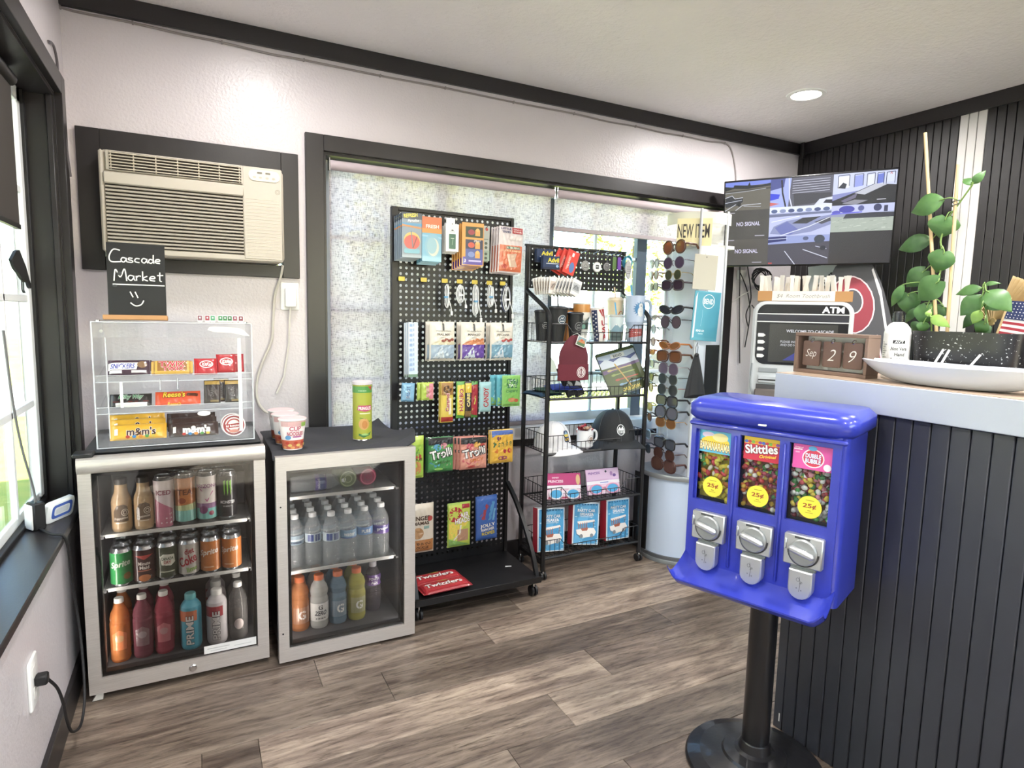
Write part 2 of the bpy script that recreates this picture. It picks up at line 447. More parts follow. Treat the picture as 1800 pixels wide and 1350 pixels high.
# ---- ceiling, walls
struct(MB().box(XL - .15, YR - .15, ZC, XR + .15, YB + .15, ZC + .1, M_CEIL).build('ceiling'))
WX0, WX1, WZ0, WZ1 = .505, 2.845, .69, 1.935          # back window opening
AX0, AX1, AZ0, AZ1 = -.285, .335, 1.452, 1.822        # air conditioner opening
w = MB(); t0, t1 = YB, YB + .13
w.box(XL - .15, t0, 0, AX0, t1, ZC, M_WALL).box(AX0, t0, 0, AX1, t1, AZ0, M_WALL).box(AX0, t0, AZ1, AX1, t1, ZC, M_WALL).box(AX1, t0, 0, WX0, t1, ZC, M_WALL)
w.box(WX0, t0, 0, WX1, t1, WZ0, M_WALL).box(WX0, t0, WZ1, WX1, t1, ZC, M_WALL).box(WX1, t0, 0, XR + .15, t1, ZC, M_WALL)
struct(w.build('wall_back', smooth=False))
LY0, LY1, LZ0, LZ1 = -.60, 2.567, .60, 1.958           # left window opening
w = MB(); t0, t1 = XL - .13, XL
w.box(t0, YR - .15, 0, t1, LY0, ZC, M_WALL).box(t0, LY1, 0, t1, YB, ZC, M_WALL).box(t0, LY0, 0, t1, LY1, LZ0, M_WALL).box(t0, LY0, LZ1, t1, LY1, ZC, M_WALL)
struct(w.build('wall_left', smooth=False))
wr = struct(MB().box(XR + .012, YR, 0, XR + .12, YB, ZC, PM('171516', .6)).build('wall_right'))
WHITE_PL = wall_mat('white_plank_paint', 'cfccc8', 'c6c4c0', .45, 30, .15)
pl_b = MB().box(0, .0012, 0, .012, .0393, ZC - .07, M_PANEL, .002).build('plank', wr); pl_w = None
pitch = .0405; yy = 1.839
n_up = int((YB - yy)/pitch) + 1
first = True
for k in range(-n_up, 62):
    y1 = yy - k*pitch; y0 = y1 - pitch
    if y1 > YB + .001: y1 = YB
    if k in (0, 1, 2):
        if pl_w is None: pl_w = MB().box(0, .0012, 0, .012, .0393, ZC - .07, WHITE_PL, .002).build('plank', wr); o = pl_w
        else: o = pl_w.copy(); C.objects.link(o)
    elif first: o = pl_b; first = False
    else: o = pl_b.copy(); C.objects.link(o)
    o.location = (XR, y0, 0); o.parent = wr
# rear wall behind the camera: solid door, and an unseen window put in for daylight
w = MB(); t0, t1 = YR - .12, YR
DX0, DX1 = -.26, .62; RX0, RX1 = .9, 3.3
w.box(XL - .15, t0, 0, DX0, t1, ZC, M_WALL).box(DX0, t0, 2.12, DX1, t1, ZC, M_WALL).box(DX1, t0, 0, RX0, t1, ZC, M_WALL)
w.box(RX0, t0, 0, RX1, t1, .9, M_WALL).box(RX0, t0, 2.05, RX1, t1, ZC, M_WALL).box(RX1, t0, 0, XR + .15, t1, ZC, M_WALL)
struct(w.build('wall_rear', smooth=False))
d = struct(MB().box(DX0, YR - .08, 0, DX0 + .07, YR - .04, 2.12, BLK).box(DX1 - .07, YR - .08, 0, DX1, YR - .04, 2.12, BLK).box(DX0, YR - .08, 2.05, DX1, YR - .04, 2.12, BLK).box(DX0, YR - .08, 0, DX1, YR - .04, .12, BLK).build('door_1', smooth=False))
MB().box(DX0 + .07, YR - .075, .12, DX1 - .07, YR - .045, 2.05, PM('8a8784', .5)).build('door_leaf', d)
d = struct(MB().box(RX0, YR - .08, .9, RX0 + .05, YR - .04, 2.05, BLK).box(RX1 - .05, YR - .08, .9, RX1, YR - .04, 2.05, BLK).box(RX0, YR - .08, 2.0, RX1, YR - .04, 2.05, BLK).box(RX0, YR - .08, .9, RX1, YR - .04, .95, BLK).build('window_3', smooth=False))
MB().box(RX0 + .05, YR - .063, .95, RX1 - .05, YR - .057, 2.0, M_WINGLASS).build('window_glass', d)
# ---- trims
struct(MB().box(XL, YB - .02, ZC - .066, XR, YB, ZC, M_BLACK, .002).build('trim_1'))
tr2 = struct(MB().box(XR - .012, YR, ZC - .072, XR, YB - .02, ZC, M_BLACK, .002).build('trim_2'))
MB().box(XR - .035, YB - .062, ZC - .10, XR - .012, YB - .035, ZC - .003, M_BLACK, .002).build('cable_cover', tr2)
struct(MB().box(XL, YR, 0, XL + .014, YB, .095, M_BLACK, .002).build('baseboard_left'))
struct(MB().box(XL + .014, YB - .014, 0, XR, YB, .095, M_BLACK, .002).build('baseboard_back'))
tr = struct(MB().box(-.358, YB - .02, 1.40, -.285, YB, 1.905, M_BLACK, .0015).build('trim_3'))
MB().box(.335, YB - .02, 1.40, .402, YB, 1.905, M_BLACK, .0015).build('trim_board', tr)
MB().box(-.285, YB - .02, 1.825, .335, YB, 1.905, M_BLACK, .0015).build('trim_board', tr)
MB().box(-.285, YB - .02, 1.40, .335, YB, 1.450, M_BLACK, .0015).build('trim_board', tr)
# ---- back window
w1 = struct(MB().box(.431, YB - .022, .60, WX0, YB, 2.0, M_BLACK, .0015).build('window_1'))
MB().box(WX1, YB - .022, .60, 2.905, YB, 2.0, M_BLACK, .0015).build('casing_board', w1)
MB().box(WX0, YB - .022, WZ1, WX1, YB, 2.0, M_BLACK, .0015).build('casing_board', w1)
MB().box(WX0, YB - .022, .60, WX1, YB, .632, M_BLACK, .0015).build('casing_board', w1)
MB().box(WX0, YB - .034, .634, WX1, YB + .13, .697, PM('d9dadb', .4), .003).build('window_sill', w1)
MB().box(WX0, YB, WZ0, WX0 + .012, YB + .13, WZ1, M_BLACK).build('jamb', w1); MB().box(WX1 - .012, YB, WZ0, WX1, YB + .13, WZ1, M_BLACK).build('jamb', w1)
MB().box(WX0 + .012, YB, WZ1 - .012, WX1 - .012, YB + .13, WZ1, M_BLACK).build('jamb', w1)
FRM = PM('4d5866', .45); FRL = PM('cfd6dc', .5)
def bar(x0, z0, x1, z1, m, y0=YB + .085, y1=YB + .12, nm='muntin'): return MB().box(x0, y0, z0, x1, y1, z1, m, .002).build(nm, w1)
for x0, x1, m in ((WX0 + .012, WX0 + .05, FRL), (1.055, 1.10, FRL), (1.66, 1.70, FRM), (2.255, 2.325, FRM), (WX1 - .05, WX1 - .012, FRM)): bar(x0, WZ0, x1, WZ1 - .012, m, nm='mullion')
for xa, xb, m in ((.555, 1.055, FRL), (1.10, 1.66, FRL), (1.70, 2.255, FRL), (2.325, 2.795, FRL)):
    bar(xa, WZ0, xb, WZ0 + .05, m, nm='sash_rail'); bar(xa, WZ1 - .045, xb, WZ1 - .012, m, nm='sash_rail')
    for z in (.945, 1.265, 1.59): bar(xa, z, xb, z + .016, FRL, YB + .095, YB + .115)
    for q in ((.5,) if xb - xa < .52 else (.5,)):
        xm = xa + (xb - xa)*q; bar(xm - .008, WZ0 + .05, xm + .008, WZ1 - .045, FRL, YB + .095, YB + .115)
    MB().box(xa, YB + .103, WZ0 + .05, xb, YB + .107, WZ1 - .045, M_WINGLASS).build('window_glass', w1)
# ---- left window
w2 = struct(MB().box(XL, LY1, LZ0 - .06, XL + .022, LY1 + .063, LZ1 + .063, M_BLACK, .0015).build('window_2'))
MB().box(XL, LY0 - .06, LZ1, XL + .022, LY1, LZ1 + .063, M_BLACK, .0015).build('casing_board', w2)
MB().box(XL, LY0 - .06, LZ0 - .06, XL + .022, LY0, LZ1, M_BLACK, .0015).build('casing_board', w2)
MB().box(XL - .108, LY0 - .06, LZ0 - .014, XL + .032, LY1 - .002, LZ0 + .008, M_BLACK, .003).build('window_sill', w2)
MB().box(XL - .11, LY1 - .014, LZ0, XL, LY1, LZ1, M_BLACK).build('jamb', w2); MB().box(XL - .11, LY0, LZ1 - .014, XL, LY1 - .014, LZ1, M_BLACK).build('jamb', w2)
MB().box(XL - .02, LY1 - .03, LZ0, XL - .004, LY1 - .014, LZ1 - .014, M_BLACK, .002).build('stop_bead', w2)
MB().box(XL - .092, LY1 - .04, LZ0 + .001, XL - .075, LY1 - .014, LZ1 - .014, BLK2, .002).build('stop_bead', w2)
MB().box(XL - .092, LY0, LZ0 + .001, XL - .075, LY1 - .04, LZ0 + .022, BLK2, .002).build('stop_bead', w2)
WSH = PM('e6e9ea', .45, bump=.3)
def lbar(y0, z0, y1, z1, nm, x0=XL - .108, x1=XL - .085): return MB().box(x0, y0, z0, x1, y1, z1, WSH, .002).build(nm, w2)
for ya, yb in ((LY1 - .074, LY1 - .036), (1.86, 1.93), (1.08, 1.15), (.28, .35), (LY0, LY0 + .05)): lbar(ya, LZ0 + .03, yb, LZ1 - .014, 'sash_stile')
lbar(LY0, LZ0 + .002, LY1 - .036, LZ0 + .045, 'sash_rail', XL - .108, XL - .093); lbar(LY0, LZ1 - .06, LY1 - .036, LZ1 - .014, 'sash_rail')
for z in (.935, 1.275, 1.615): lbar(LY0, z, LY1 - .074, z + .022, 'muntin', XL - .106, XL - .090)
for y in (2.215, 1.5, .72, -.12): lbar(y - .008, LZ0 + .04, y + .008, LZ1 - .06, 'muntin', XL - .106, XL - .090)
MB().box(XL - .102, LY0 + .05, LZ0 + .04, XL - .099, LY1 - .074, LZ1 - .06, M_WINGLASS).build('window_glass', w2)
o = thing('roller_blind', 'short dark roller blind hanging at the top of the left window', 'blind', (XL - .07, 0, 0))
MB().box(-.003, LY0 + .02, 1.50, .003, 2.335, 1.90, PM('3a3532', .8)).build('fabric', o); MB().cyl((0, LY0 + .02, 1.915), (0, 2.335, 1.915), .02, .02, BLK).build('roller', o)
MB().box(-.006, LY0 + .02, 1.488, .006, 2.335, 1.502, BLK).build('bottom_bar', o)
# crow cut-out stuck in the window
cr = [(2.27, 1.395), (2.33, 1.425), (2.37, 1.43), (2.40, 1.41), (2.44, 1.385), (2.475, 1.345), (2.492, 1.333), (2.488, 1.318), (2.470, 1.322), (2.455, 1.336), (2.42, 1.335), (2.38, 1.345), (2.34, 1.36), (2.30, 1.372)]
cro = MB().prism(list(reversed(cr)), -.004, .004, BLK2, 'x')
for yl in (2.392, 2.412): cro.tube([(0, yl, 1.345), (0, yl - .004, 1.312), (0, yl + .01, 1.303)], .002, BLK2, 4)
tag(cro.build('crow_figure', fixn=True), 'black crow silhouette perched on a white muntin of the left window', 'figure').location = (XL - .082, 0, 0)
# ---- recessed ceiling lights
def downlight(x, y, label, k=1.3):
    o = thing('recessed_light', label, 'ceiling light', (x, y, ZC), group='recessed ceiling lights')
    MB().lathe([(.066, -.001), (.070, -.006), (.088, -.005), (.092, 0)], PM('f2f1ee', .4), 32).build('trim_ring', o)
    MB().lathe([(.0, -.010), (.04, -.0095), (.060, -.006), (.067, -.002)], EM('fff6ea', 5.0), 32).build('lens', o)
    l = bpy.data.lights.new('bulb', 'AREA'); l.shape = 'DISK'; l.size = .13; l.energy = LAMP_W*k; l.color = (1, .97, .945); l.spread = math.radians(170)
    lo = bpy.data.objects.new('bulb', l); C.objects.link(lo); lo.parent = o; lo.location = (0, 0, -.012)
    return o
downlight(2.70, 2.165, 'round recessed ceiling light in the white ceiling above the television')
for x, y, k, l in ((.30, 2.15, .6, 'above the air conditioner'), (.35, .9, .9, 'beside the left window'), (2.7, .9, 1.1, 'above the space behind the counter'), (1.55, .55, 1.3, 'above the counter ledge'),
                  (.35, -.9, 1.3, 'behind the viewer near the left wall'), (1.55, -1.1, 1.3, 'behind the viewer in the middle of the room'), (2.7, -.7, 1.3, 'behind the viewer near the plank wall')):  # all but the first are unseen lights added to brighten the room
    downlight(x, y, 'round recessed ceiling light ' + l, k)
# ---- cable stapled under the ceiling trim
pts = [(-.383, 2.35), (-.382, 2.300), (-.166, 2.297), (.0, 2.291), (.129, 2.291), (.30, 2.284), (.433, 2.286), (.75, 2.284), (1.05, 2.287), (1.4, 2.284), (1.744, 2.287), (1.95, 2.281), (2.134, 2.285), (2.32, 2.28), (2.465, 2.284), (2.65, 2.282), (2.785, 2.290), (2.84, 2.26), (2.875, 2.18), (2.893, 2.09), (2.90, 1.95)]
o = thing('wall_cable', 'thin pale cable stapled along the wall under the black ceiling trim', 'cable')
MB().tube(bez([(x, YB - .005, z) for x, z in pts], 4), .0042, PM('8b8381', .5), 6).build('cord', o)
st = MB().box(-.003, -.012, -.006, .003, 0, .006, PM('8b8483', .5), .001).build('cable_clip', o)
for i, (x, z) in enumerate(((-.382, 2.300), (-.166, 2.297), (.129, 2.291), (.433, 2.286), (.75, 2.284), (1.05, 2.287), (1.4, 2.284), (1.744, 2.287), (2.134, 2.285), (2.465, 2.284), (2.785, 2.290))):
    c = st if i == 0 else st.copy()
    if i: C.objects.link(c); c.parent = o
    c.location = (x, YB, z)
o = tag(MB().tube(bez([(XL + .004, 2.50, 2.093), (XL + .006, 2.56, 2.105), (XL + .007, 2.60, 2.085), (XL + .007, 2.615, 2.05), (XL + .006, 2.612, 2.0), (XL + .028, 2.60, 1.7)], 6), .004, PM('5a5558', .5), 6).build('wall_cable'), 'short dark cable curling out of the left wall above the window casing', 'cable')

# ================================================================== packaging builders
def crinkle(u, v, a):
    return a*(sin(u*310+v*95)*.5 + sin(v*260-u*140+1.3)*.35 + sin(u*520+v*410+.6)*.25)
def pack_surf(w, h, t, crimp='x', pw=4, cr=.0006):
    """front bulge of a pillow pack w x h x t, sealed at its left/right ('x') or top/bottom ('z') ends"""
    def e(x, p): return max(0.0, 1 - abs(x)**p)**.5
    def b(u, v):
        x, y = u/(w/2), v/(h/2); x = max(-1, min(1, x)); y = max(-1, min(1, y))
        if crimp == 'x':
            k = e(min(1, abs(x)/.93), 8)*e(y, 3)
        elif crimp == 'z': k = e(min(1, abs(y)/.94), 7)*e(x, 3)
        else: k = e(x, 6)*e(y, 6)
        return t/2*k + crinkle(u, v, cr)*k + .0006
    return b
def pack(name, parent, w, h, t, m, crimp='x', cr=.0006, nx=34, ny=24, teeth=0, side=None):
    b = pack_surf(w, h, t, crimp, cr=cr); mb = MB()
    def tz(u, v):
        if teeth:
            if crimp == 'x' and abs(abs(u)-.5) < 1e-6: pass
        return u, v
    def fr(i, j):
        u, v = (i-.5)*w, (j-.5)*h; return Vector((u, -b(u, v), v))
    def bk(i, j):
        u, v = (i-.5)*w, (j-.5)*h; return Vector((u, b(u, v)*.8, v))
    mb.grid(fr, nx, ny, m); mb.grid(bk, nx, ny, side or m, True)
    o = mb.build(name, parent, angle=60)
    return o, (lambda u, v, ww: Vector((u, -b(u, v)-ww, v)))
def mute(h):
    h = h.lstrip('#'); r, g, b = (int(h[i:i+2], 16) for i in (0, 2, 4)); l_ = .3*r + .59*g + .11*b
    return ''.join('%02x' % max(0, min(255, int((c*.86 + l_*.14)*.95))) for c in (r, g, b))
SOFT = lambda h: PM(mute(h), .30, coat=.35)
def lathe_r(prof):
    """radius of a profile at a height"""
    def f(z):
        for (r0, z0), (r1, z1) in zip(prof, prof[1:]):
            if z0 <= z <= z1 and z1 > z0: return r0 + (r1-r0)*(z-z0)/(z1-z0)
        return prof[-1][0]
    return f
ALU = PM('b9bcc0', .25, .9)
def can(label, col, h=.122, r=.033, cols=None, group=None, top=ALU, loc=(0, 0, 0), rot=0):
    o = thing('drink_can', label, 'can', loc, (0, 0, rot), group)
    prof = [(.0, .004), (r*.62, .004), (r*.70, 0), (r*.86, .004), (r, .012), (r, h-.014), (r*.84, h-.004), (r*.84, h), (r*.76, h), (r*.74, h-.005), (0, h-.005)]
    MB().lathe(prof, SOFT(col), 24, seg_m={0: ALU, 1: ALU, 2: ALU, 3: ALU, 5: top, 6: ALU, 7: ALU, 8: ALU, 9: top}).build('body', o)
    tb = MB(); tb.xf = Matrix.Translation((0, -.006, h-.004)); tb.prism(rrect(-.008, -.012, .008, .012, .007, 4), 0, .0012, ALU); tb.build('pull_tab', o)
    return o, Print(onto_cyl(r), .012, mat=SOFT)
def juice(label, liquid, cap, h=.20, r=.033, group=None, loc=(0, 0, 0), rot=0, shape='plain', wrap=None, clear=None, cat='bottle', name='drink_bottle', capr=.0145):
    o = thing(name, label, cat, loc, (0, 0, rot), group)
    if shape == 'water':
        prof = [(.0, .006), (r*.5, .003), (r*.85, 0), (r, .010)]
        z = .014
        while z < h*.42: prof += [(r, z), (r*.94, z+.005)]; z += .0105
        prof += [(r*.98, h*.45), (r*.98, h*.64), (r*.93, h*.67), (r, h*.70), (r*.82, h*.78), (r*.5, h*.88), (capr*.85, h*.92), (capr*.85, h-.012)]
    elif shape == 'sport':
        prof = [(.0, .006), (r*.5, .003), (r*.9, 0), (r, .012), (r*.97, h*.16), (r, h*.20), (r, h*.52), (r*.93, h*.56), (r*.86, h*.60), (r*.93, h*.64), (r*.98, h*.70), (r*.84, h*.79), (r*.55, h*.87), (capr*.95, h*.90), (capr*.95, h-.016)]
    elif shape == 'prime':
        prof = [(.0, .004), (r*.9, 0), (r, .010), (r, h*.72), (r*.96, h*.78), (r*.7, h*.85), (capr*.9, h*.89), (capr*.9, h-.018)]
    elif shape == 'coffee':
        prof = [(.0, .004), (r*.9, 0), (r, .010), (r, h*.55), (r*.93, h*.62), (r*.70, h*.72), (r*.62, h*.80), (r*.62, h-.02)]
    else:
        prof = [(.0, .004), (r*.88, 0), (r, .010), (r*.97, h*.10), (r, h*.16), (r, h*.60), (r*.93, h*.63), (r*.98, h*.68), (r*.85, h*.77), (r*.55, h*.86), (capr*.9, h*.90), (capr*.9, h-.014)]
    body_m = clear or liquid
    b = MB().lathe(prof, body_m, 20).build('bottle_body', o)
    ch = .016 if shape in ('water', 'plain') else .020
    cr = capr if shape != 'coffee' else r*.66
    c = MB().lathe([(cr, h-ch), (cr, h-.003), (cr*.9, h), (0, h)], PM(cap, .45), 18).build('cap', o)
    rf = lathe_r(prof)
    if clear is not None and liquid is not None:
        lp = [(max(0, rr-.0015), max(.004, z)) for rr, z in prof if z < h*.82] + [(0, h*.815)]
        MB().lathe(lp, liquid, 18).build('drink', o)
    pr = Print(onto_cyl(lambda z: rf(z)+.0004), .012, mat=SOFT)
    return o, pr
def LIQ(h, a=.25): return GL(h, 1.33, .05, a, h)

# ================================================================== air conditioner
IV = PM('bab3a7', .42); IV2 = PM('b0a99c', .45); DK = PM('2c2620', .8)
o = thing('air_conditioner', 'ivory through-the-wall air conditioner with louvred front', 'air conditioner', (0, 0, 0))
YA = 2.672
bd = MB(); bd.prism(rrect(-.283, 1.454, .333, 1.820, .022), YA, YB + .10, PM('bdb5a6', .5), 'y', .012)
bd.build('body', o, fixn=True)
fc = MB()
fc.box(-.262, YA - .012, 1.746, .186, YA + .002, 1.816, IV, .003)
fc.box(.182, YA - .014, 1.462, .326, YA + .002, 1.816, IV, .004)
fc.box(-.270, YA - .018, 1.700, .186, YA + .002, 1.742, IV, .004)
fc.box(-.283, YA - .012, 1.462, -.268, YA + .002, 1.816, IV2, .006)
fc.box(-.268, YA - .012, 1.456, .326, YA + .002, 1.478, IV, .004)
fc.build('front_panel', o)
MB().box(-.250, YA - .014, 1.750, .178, YA - .011, 1.811, DK).build('vent_recess', o)  # dark sheet: shade between the vent slats put into its colour
for k in range(6): MB().box(-.250, YA - .020, 1.753 + k*.0105, .178, YA - .012, 1.7565 + k*.0105, PM('c9bfae', .5), .0008).build('vent_slat', o)
for k in range(7): MB().box(-.247 + k*.0695, YA - .017, 1.750, -.243 + k*.0695, YA - .013, 1.811, PM('b7ad9d', .5)).build('vent_rib', o)
MB().box(-.266, YA - .004, 1.480, .182, YA + .001, 1.700, PM('241f1a', .8)).build('louvre_recess', o)  # dark sheet standing in for the shade behind the louvres
sl = None
for k in range(17):
    z = 1.484 + k*.0128
    if sl is None:
        m_ = MB(); m_.prism([(-.001, .0005), (-.012, -.0015), (-.014, .001), (-.006, .0072), (-.001, .0075)], -.266, .182, IV, 'x'); sl = m_.build('louvre_slat', o, fixn=True); s_ = sl
    else: s_ = sl.copy(); C.objects.link(s_); s_.parent = o
    s_.location = (0, YA, z)
for k in range(18): MB().box(.190, YA - .0148, 1.476 + k*.0128, .318, YA - .0136, 1.4772 + k*.0128, PM('c9c1b1', .6)).build('panel_groove', o)
cp = MB(); cp.prism(rrect(.204, 1.764, .318, 1.806, .02), YA - .0165, YA - .013, PM('d3ccbd', .4), 'y'); cp.build('control_panel', o, fixn=True)
P_ = Print(flat((.261, YA - .0165, 1.785)), .1)
for x in (-.026, .004): P_.r(x, .006, x + .018, .013, '6f6a60')
for i, x in enumerate((-.036, -.014, .010, .034)): P_.e(x, -.008, .006, .004, 'b3ac9e')
P_.done(o, 'buttons')
P_ = Print(flat((.309, YA - .014, 1.728)), .1); P_.o(0, 0, .0095, .0095, .002, '9a9384').o(0, 0, .005, .005, .0012, '9a9384'); P_.done(o, 'badge')
MB().tube(bez([(.333, YB - .03, 1.45), (.325, YB - .016, 1.40), (.302, YB - .012, 1.325), (.293, YB - .012, 1.22), (.285, YB - .012, 1.137), (.245, YB - .012, 1.04), (.224, YB - .012, .96), (.226, YB - .014, .89), (.25, YB - .02, .845), (.30, YB - .03, .81), (.33, YB - .03, .70)], 6), .0055, PM('c9c4ba', .5), 8).build('power_cord', o)
# plug-in outlet box beside the air conditioner
o = thing('wall_outlet', 'white wall outlet with the air conditioner plug below the black trim', 'outlet', (.362, YB, 1.325))
MB().prism(rrect(-.037, -.058, .037, .058, .006), -.007, 0, WHT, 'y', .002).build('cover_plate', o, fixn=True)
MB().box(-.022, -.034, -.046, .024, -.007, .036, PM('f3f2ee', .4), .008).build('plug', o)
MB().tube([(0, -.02, -.045), (-.004, -.018, -.10), (-.008, -.012, -.20), (-.03, -.010, -.34), (-.06, -.012, -.41)], .004, PM('d9d5cc', .5), 6).build('plug_cord', o)

# ================================================================== chalkboard sign
o = thing('chalkboard_sign', 'small black chalkboard sign reading Cascade Market with a smiley face', 'sign', (-.165, 2.40, 1.2232), (math.radians(-4), 0, math.radians(-2)))
MB().box(-.083, -.003, .014, .083, .003, .252, PM('17181a', .6, bump=.1), .0008).build('board', o)
MB().box(-.098, -.016, 0, .086, .016, .016, PM('b98a5c', .6), .002).build('wooden_base', o)
P_ = Print(flat((0, -.003, .133)), .05, w0=.0002)
WC = 'f1efec'
def chalk(pts, t=.0036): P_.line([(q.x, q.y) for q in bez([(a, b, 0) for a, b in pts], 5)], t, WC)
def letters(s, x, y, h):
    G = {'C': [[(.75, .95), (.3, 1.0), (.02, .45), (.15, .06), (.8, .08)]], 'a': [[(.55, .42), (.2, .5), (.05, .2), (.3, .0), (.55, .3)], [(.55, .48), (.56, .15), (.68, .0)]],
         's': [[(.5, .46), (.15, .48), (.12, .3), (.48, .2), (.45, .02), (.05, .03)]], 'c': [[(.52, .44), (.15, .45), (.06, .12), (.5, .02)]],
         'd': [[(.5, .35), (.2, .45), (.06, .15), (.3, .0), (.5, .2)], [(.55, .95), (.53, .4), (.58, .0)]], 'e': [[(.1, .25), (.5, .28), (.42, .47), (.12, .4), (.08, .1), (.52, .02)]],
         'M': [[(.0, .0), (.12, .9), (.42, .3), (.72, .95), (.85, .02)]], 'r': [[(.1, .48), (.12, .0)], [(.1, .3), (.3, .48), (.5, .44)]],
         'k': [[(.1, .95), (.1, .0)], [(.5, .48), (.12, .22), (.55, .0)]], 't': [[(.3, .9), (.28, .1), (.45, .0)], [(.05, .58), (.6, .62)]]}
    W_ = {'C': .78, 'M': .98, 't': .55, 'r': .55}
    for c in s:
        for st in G[c]: chalk([(x+a*h, y+b*h) for a, b in st])
        x += W_.get(c, .66)*h
letters('C', -.076, .054, .042); letters('ascade', -.044, .056, .0295)
letters('M', -.064, -.006, .042); letters('arket', -.026, -.003, .033)
P_.line([(-.068, -.017), (.080, -.017)], .0034, WC)
chalk([(-.020, -.040), (-.012, -.058)]); chalk([(-.006, -.040), (.002, -.060)]); chalk([(-.020, -.076), (-.006, -.086), (.010, -.082), (.018, -.068)])
P_.e(-.048, .018, .007, .006, '3c3d40').e(-.062, -.022, .007, .004, '3c3d40')
P_.done(o, 'chalk_writing')

# ================================================================== acrylic candy case
CX0, CX1, CY0, CY1, CZ0, CZ1 = -.287, .176, 2.300, 2.548, .8165, 1.220
o = thing('display_case', 'clear acrylic countertop candy case with three shelves on the left fridge', 'display case', (0, 0, 0))
T = .005
ED = GL('ffffff', 1.6, .05, .38, 'f7fbff')
MB().box(CX0, CY0, CZ0, CX0 + T, CY1, CZ1, M_ACRYL).build('side_panel', o); MB().box(CX1 - T, CY0, CZ0, CX1, CY1, CZ1, M_ACRYL).build('side_panel', o)
MB().box(CX0 + T, CY0, CZ1 - T, CX1 - T, CY1, CZ1, M_ACRYL).build('top_panel', o); MB().box(CX0 + T, CY0, CZ0, CX1 - T, CY1, CZ0 + T, M_ACRYL).build('bottom_panel', o)
MB().box(CX0 + T, CY1 - T, CZ0 + T, CX1 - T, CY1, CZ1 - T, M_ACRYL).build('back_panel', o)
MB().box(CX0 + T, CY0, CZ1 - .05, CX1 - T, CY0 + T, CZ1 - T, M_ACRYL).build('front_rail', o); MB().box(CX0 + T, CY0, CZ0 + T, CX1 - T, CY0 + T, CZ0 + .028, M_ACRYL).build('front_rail', o)
for x in (CX0, CX1 - .004): MB().box(x, CY0 - .0012, CZ0, x + .004, CY0, CZ1, ED).build('polished_edge', o)
for x in (CX0 + .035, CX1 - .048): MB().box(x, CY0 + .006, CZ0 + .03, x + (.003 if x < 0 else .012), CY0 + .009, CZ1 - .05, ED).build('door_edge', o)
MB().box(CX0, CY0 - .001, CZ1 - .003, CX1, CY0, CZ1, ED).build('polished_edge', o); MB().box(CX0, CY0 - .001, CZ0, CX1, CY0, CZ0 + .003, ED).build('polished_edge', o)
for x in (CX0 + .02, CX1 - .02): MB().cyl((x, CY0 + .01, CZ1 + .0), (x, CY0 + .01, CZ1 + .004), .006, .006, CHROME, 12).build('screw', o)
MB().cyl((CX0 + .028, CY0 - .003, CZ1 - .030), (CX0 + .028, CY0, CZ1 - .030), .005, .005, CHROME, 12).build('screw', o)
for x, z in ((-.105, 1.0), (-.055, 1.0)):
    MB().tube([(x, CY0 + .004, z + .035), (x, CY0 - .001, z + .004), (x, CY0 - .003, z), (x + .003, CY0 - .003, z - .003)], .0013, CHROME, 5).build('hook', o)
SHZ = (1.032, .930)
def tilt_shelf(z):
    g = MB(); y0, y1 = CY0 + .012, CY1 - T
    g.add([(CX0+T, y0, z), (CX1-T, y0, z), (CX1-T, y1, z + .03), (CX0+T, y1, z + .03), (CX0+T, y0, z - .004), (CX1-T, y0, z - .004), (CX1-T, y1, z + .026), (CX0+T, y1, z + .026)],
          [(0,1,2,3), (7,6,5,4), (0,4,5,1), (1,5,6,2), (2,6,7,3), (3,7,4,0)], M_ACRYL)
    g.build('shelf', o, smooth=False)
    MB().box(CX0 + T, y0 - .003, z - .004, CX1 - T, y0, z + .018, M_ACRYL).build('shelf_lip', o)
    MB().box(CX0 + T, y0 - .0042, z + .016, CX1 - T, y0 - .003, z + .018, ED).build('shelf_edge', o); MB().box(CX0 + T, y0 - .0042, z - .005, CX1 - T, y0 - .003, z - .003, ED).build('shelf_edge', o)
for z in SHZ: tilt_shelf(z)
tp = MB(); tp.prism([(.038, 1.196), (.045, 1.206), (.06, 1.208), (.135, 1.203), (.15, 1.196), (.168, 1.176), (.15, 1.178), (.11, 1.187), (.06, 1.189)], CY0 - .0022, CY0 - .0012, PM('ece8dd', .7), 'y'); tp.build('paper_tape', o, fixn=True)
tp = MB(); tp.prism([(.02 + .020*cos(q*PI/8), .914 + .0085*sin(q*PI/8)) for q in range(16)], CY0 + .009, CY0 + .010, PM('f1efec', .7), 'y'); tp.build('oval_sticker', o, fixn=True)
MB().box(-.218, CY0 + .004, .945, -.210, CY0 + .006, 1.028, PM('f0efec', .6)).build('tape_strip', o)
LEAN = math.radians(-62)
def bar_(name, label, x, z, y, w, h, t, base, group=None, lean=-35, rz=0, cr=.0006, mk=None, crimp='x', cat='candy'):
    th = thing(name, label, cat, (x, y, z + h/2*cos(math.radians(lean)) + t*.25), (math.radians(lean), 0, math.radians(rz)), group)
    _, mp = pack('wrapper', th, w, h, t, SOFT(base), crimp, cr)
    if mk:
        p = Print(mp, .008, w0=.0016, mat=SOFT); mk(p, w, h); p.done(th)
    return th
def mk_snick(p, w, h):
    p.p([(-.058, -.012), (.020, -.012), (.026, .014), (-.058, .014)], 'efeaea').t('SNICKERS', -.018, .001, .019, '2d3fae', .068, bold=.03, shear=.25)
    p.r(-.054, -.024, -.020, -.014, 'e9e6e6').r(.006, -.023, .048, -.015, 'd7cfd2').e(.036, .006, .014, .013, '8a6846')
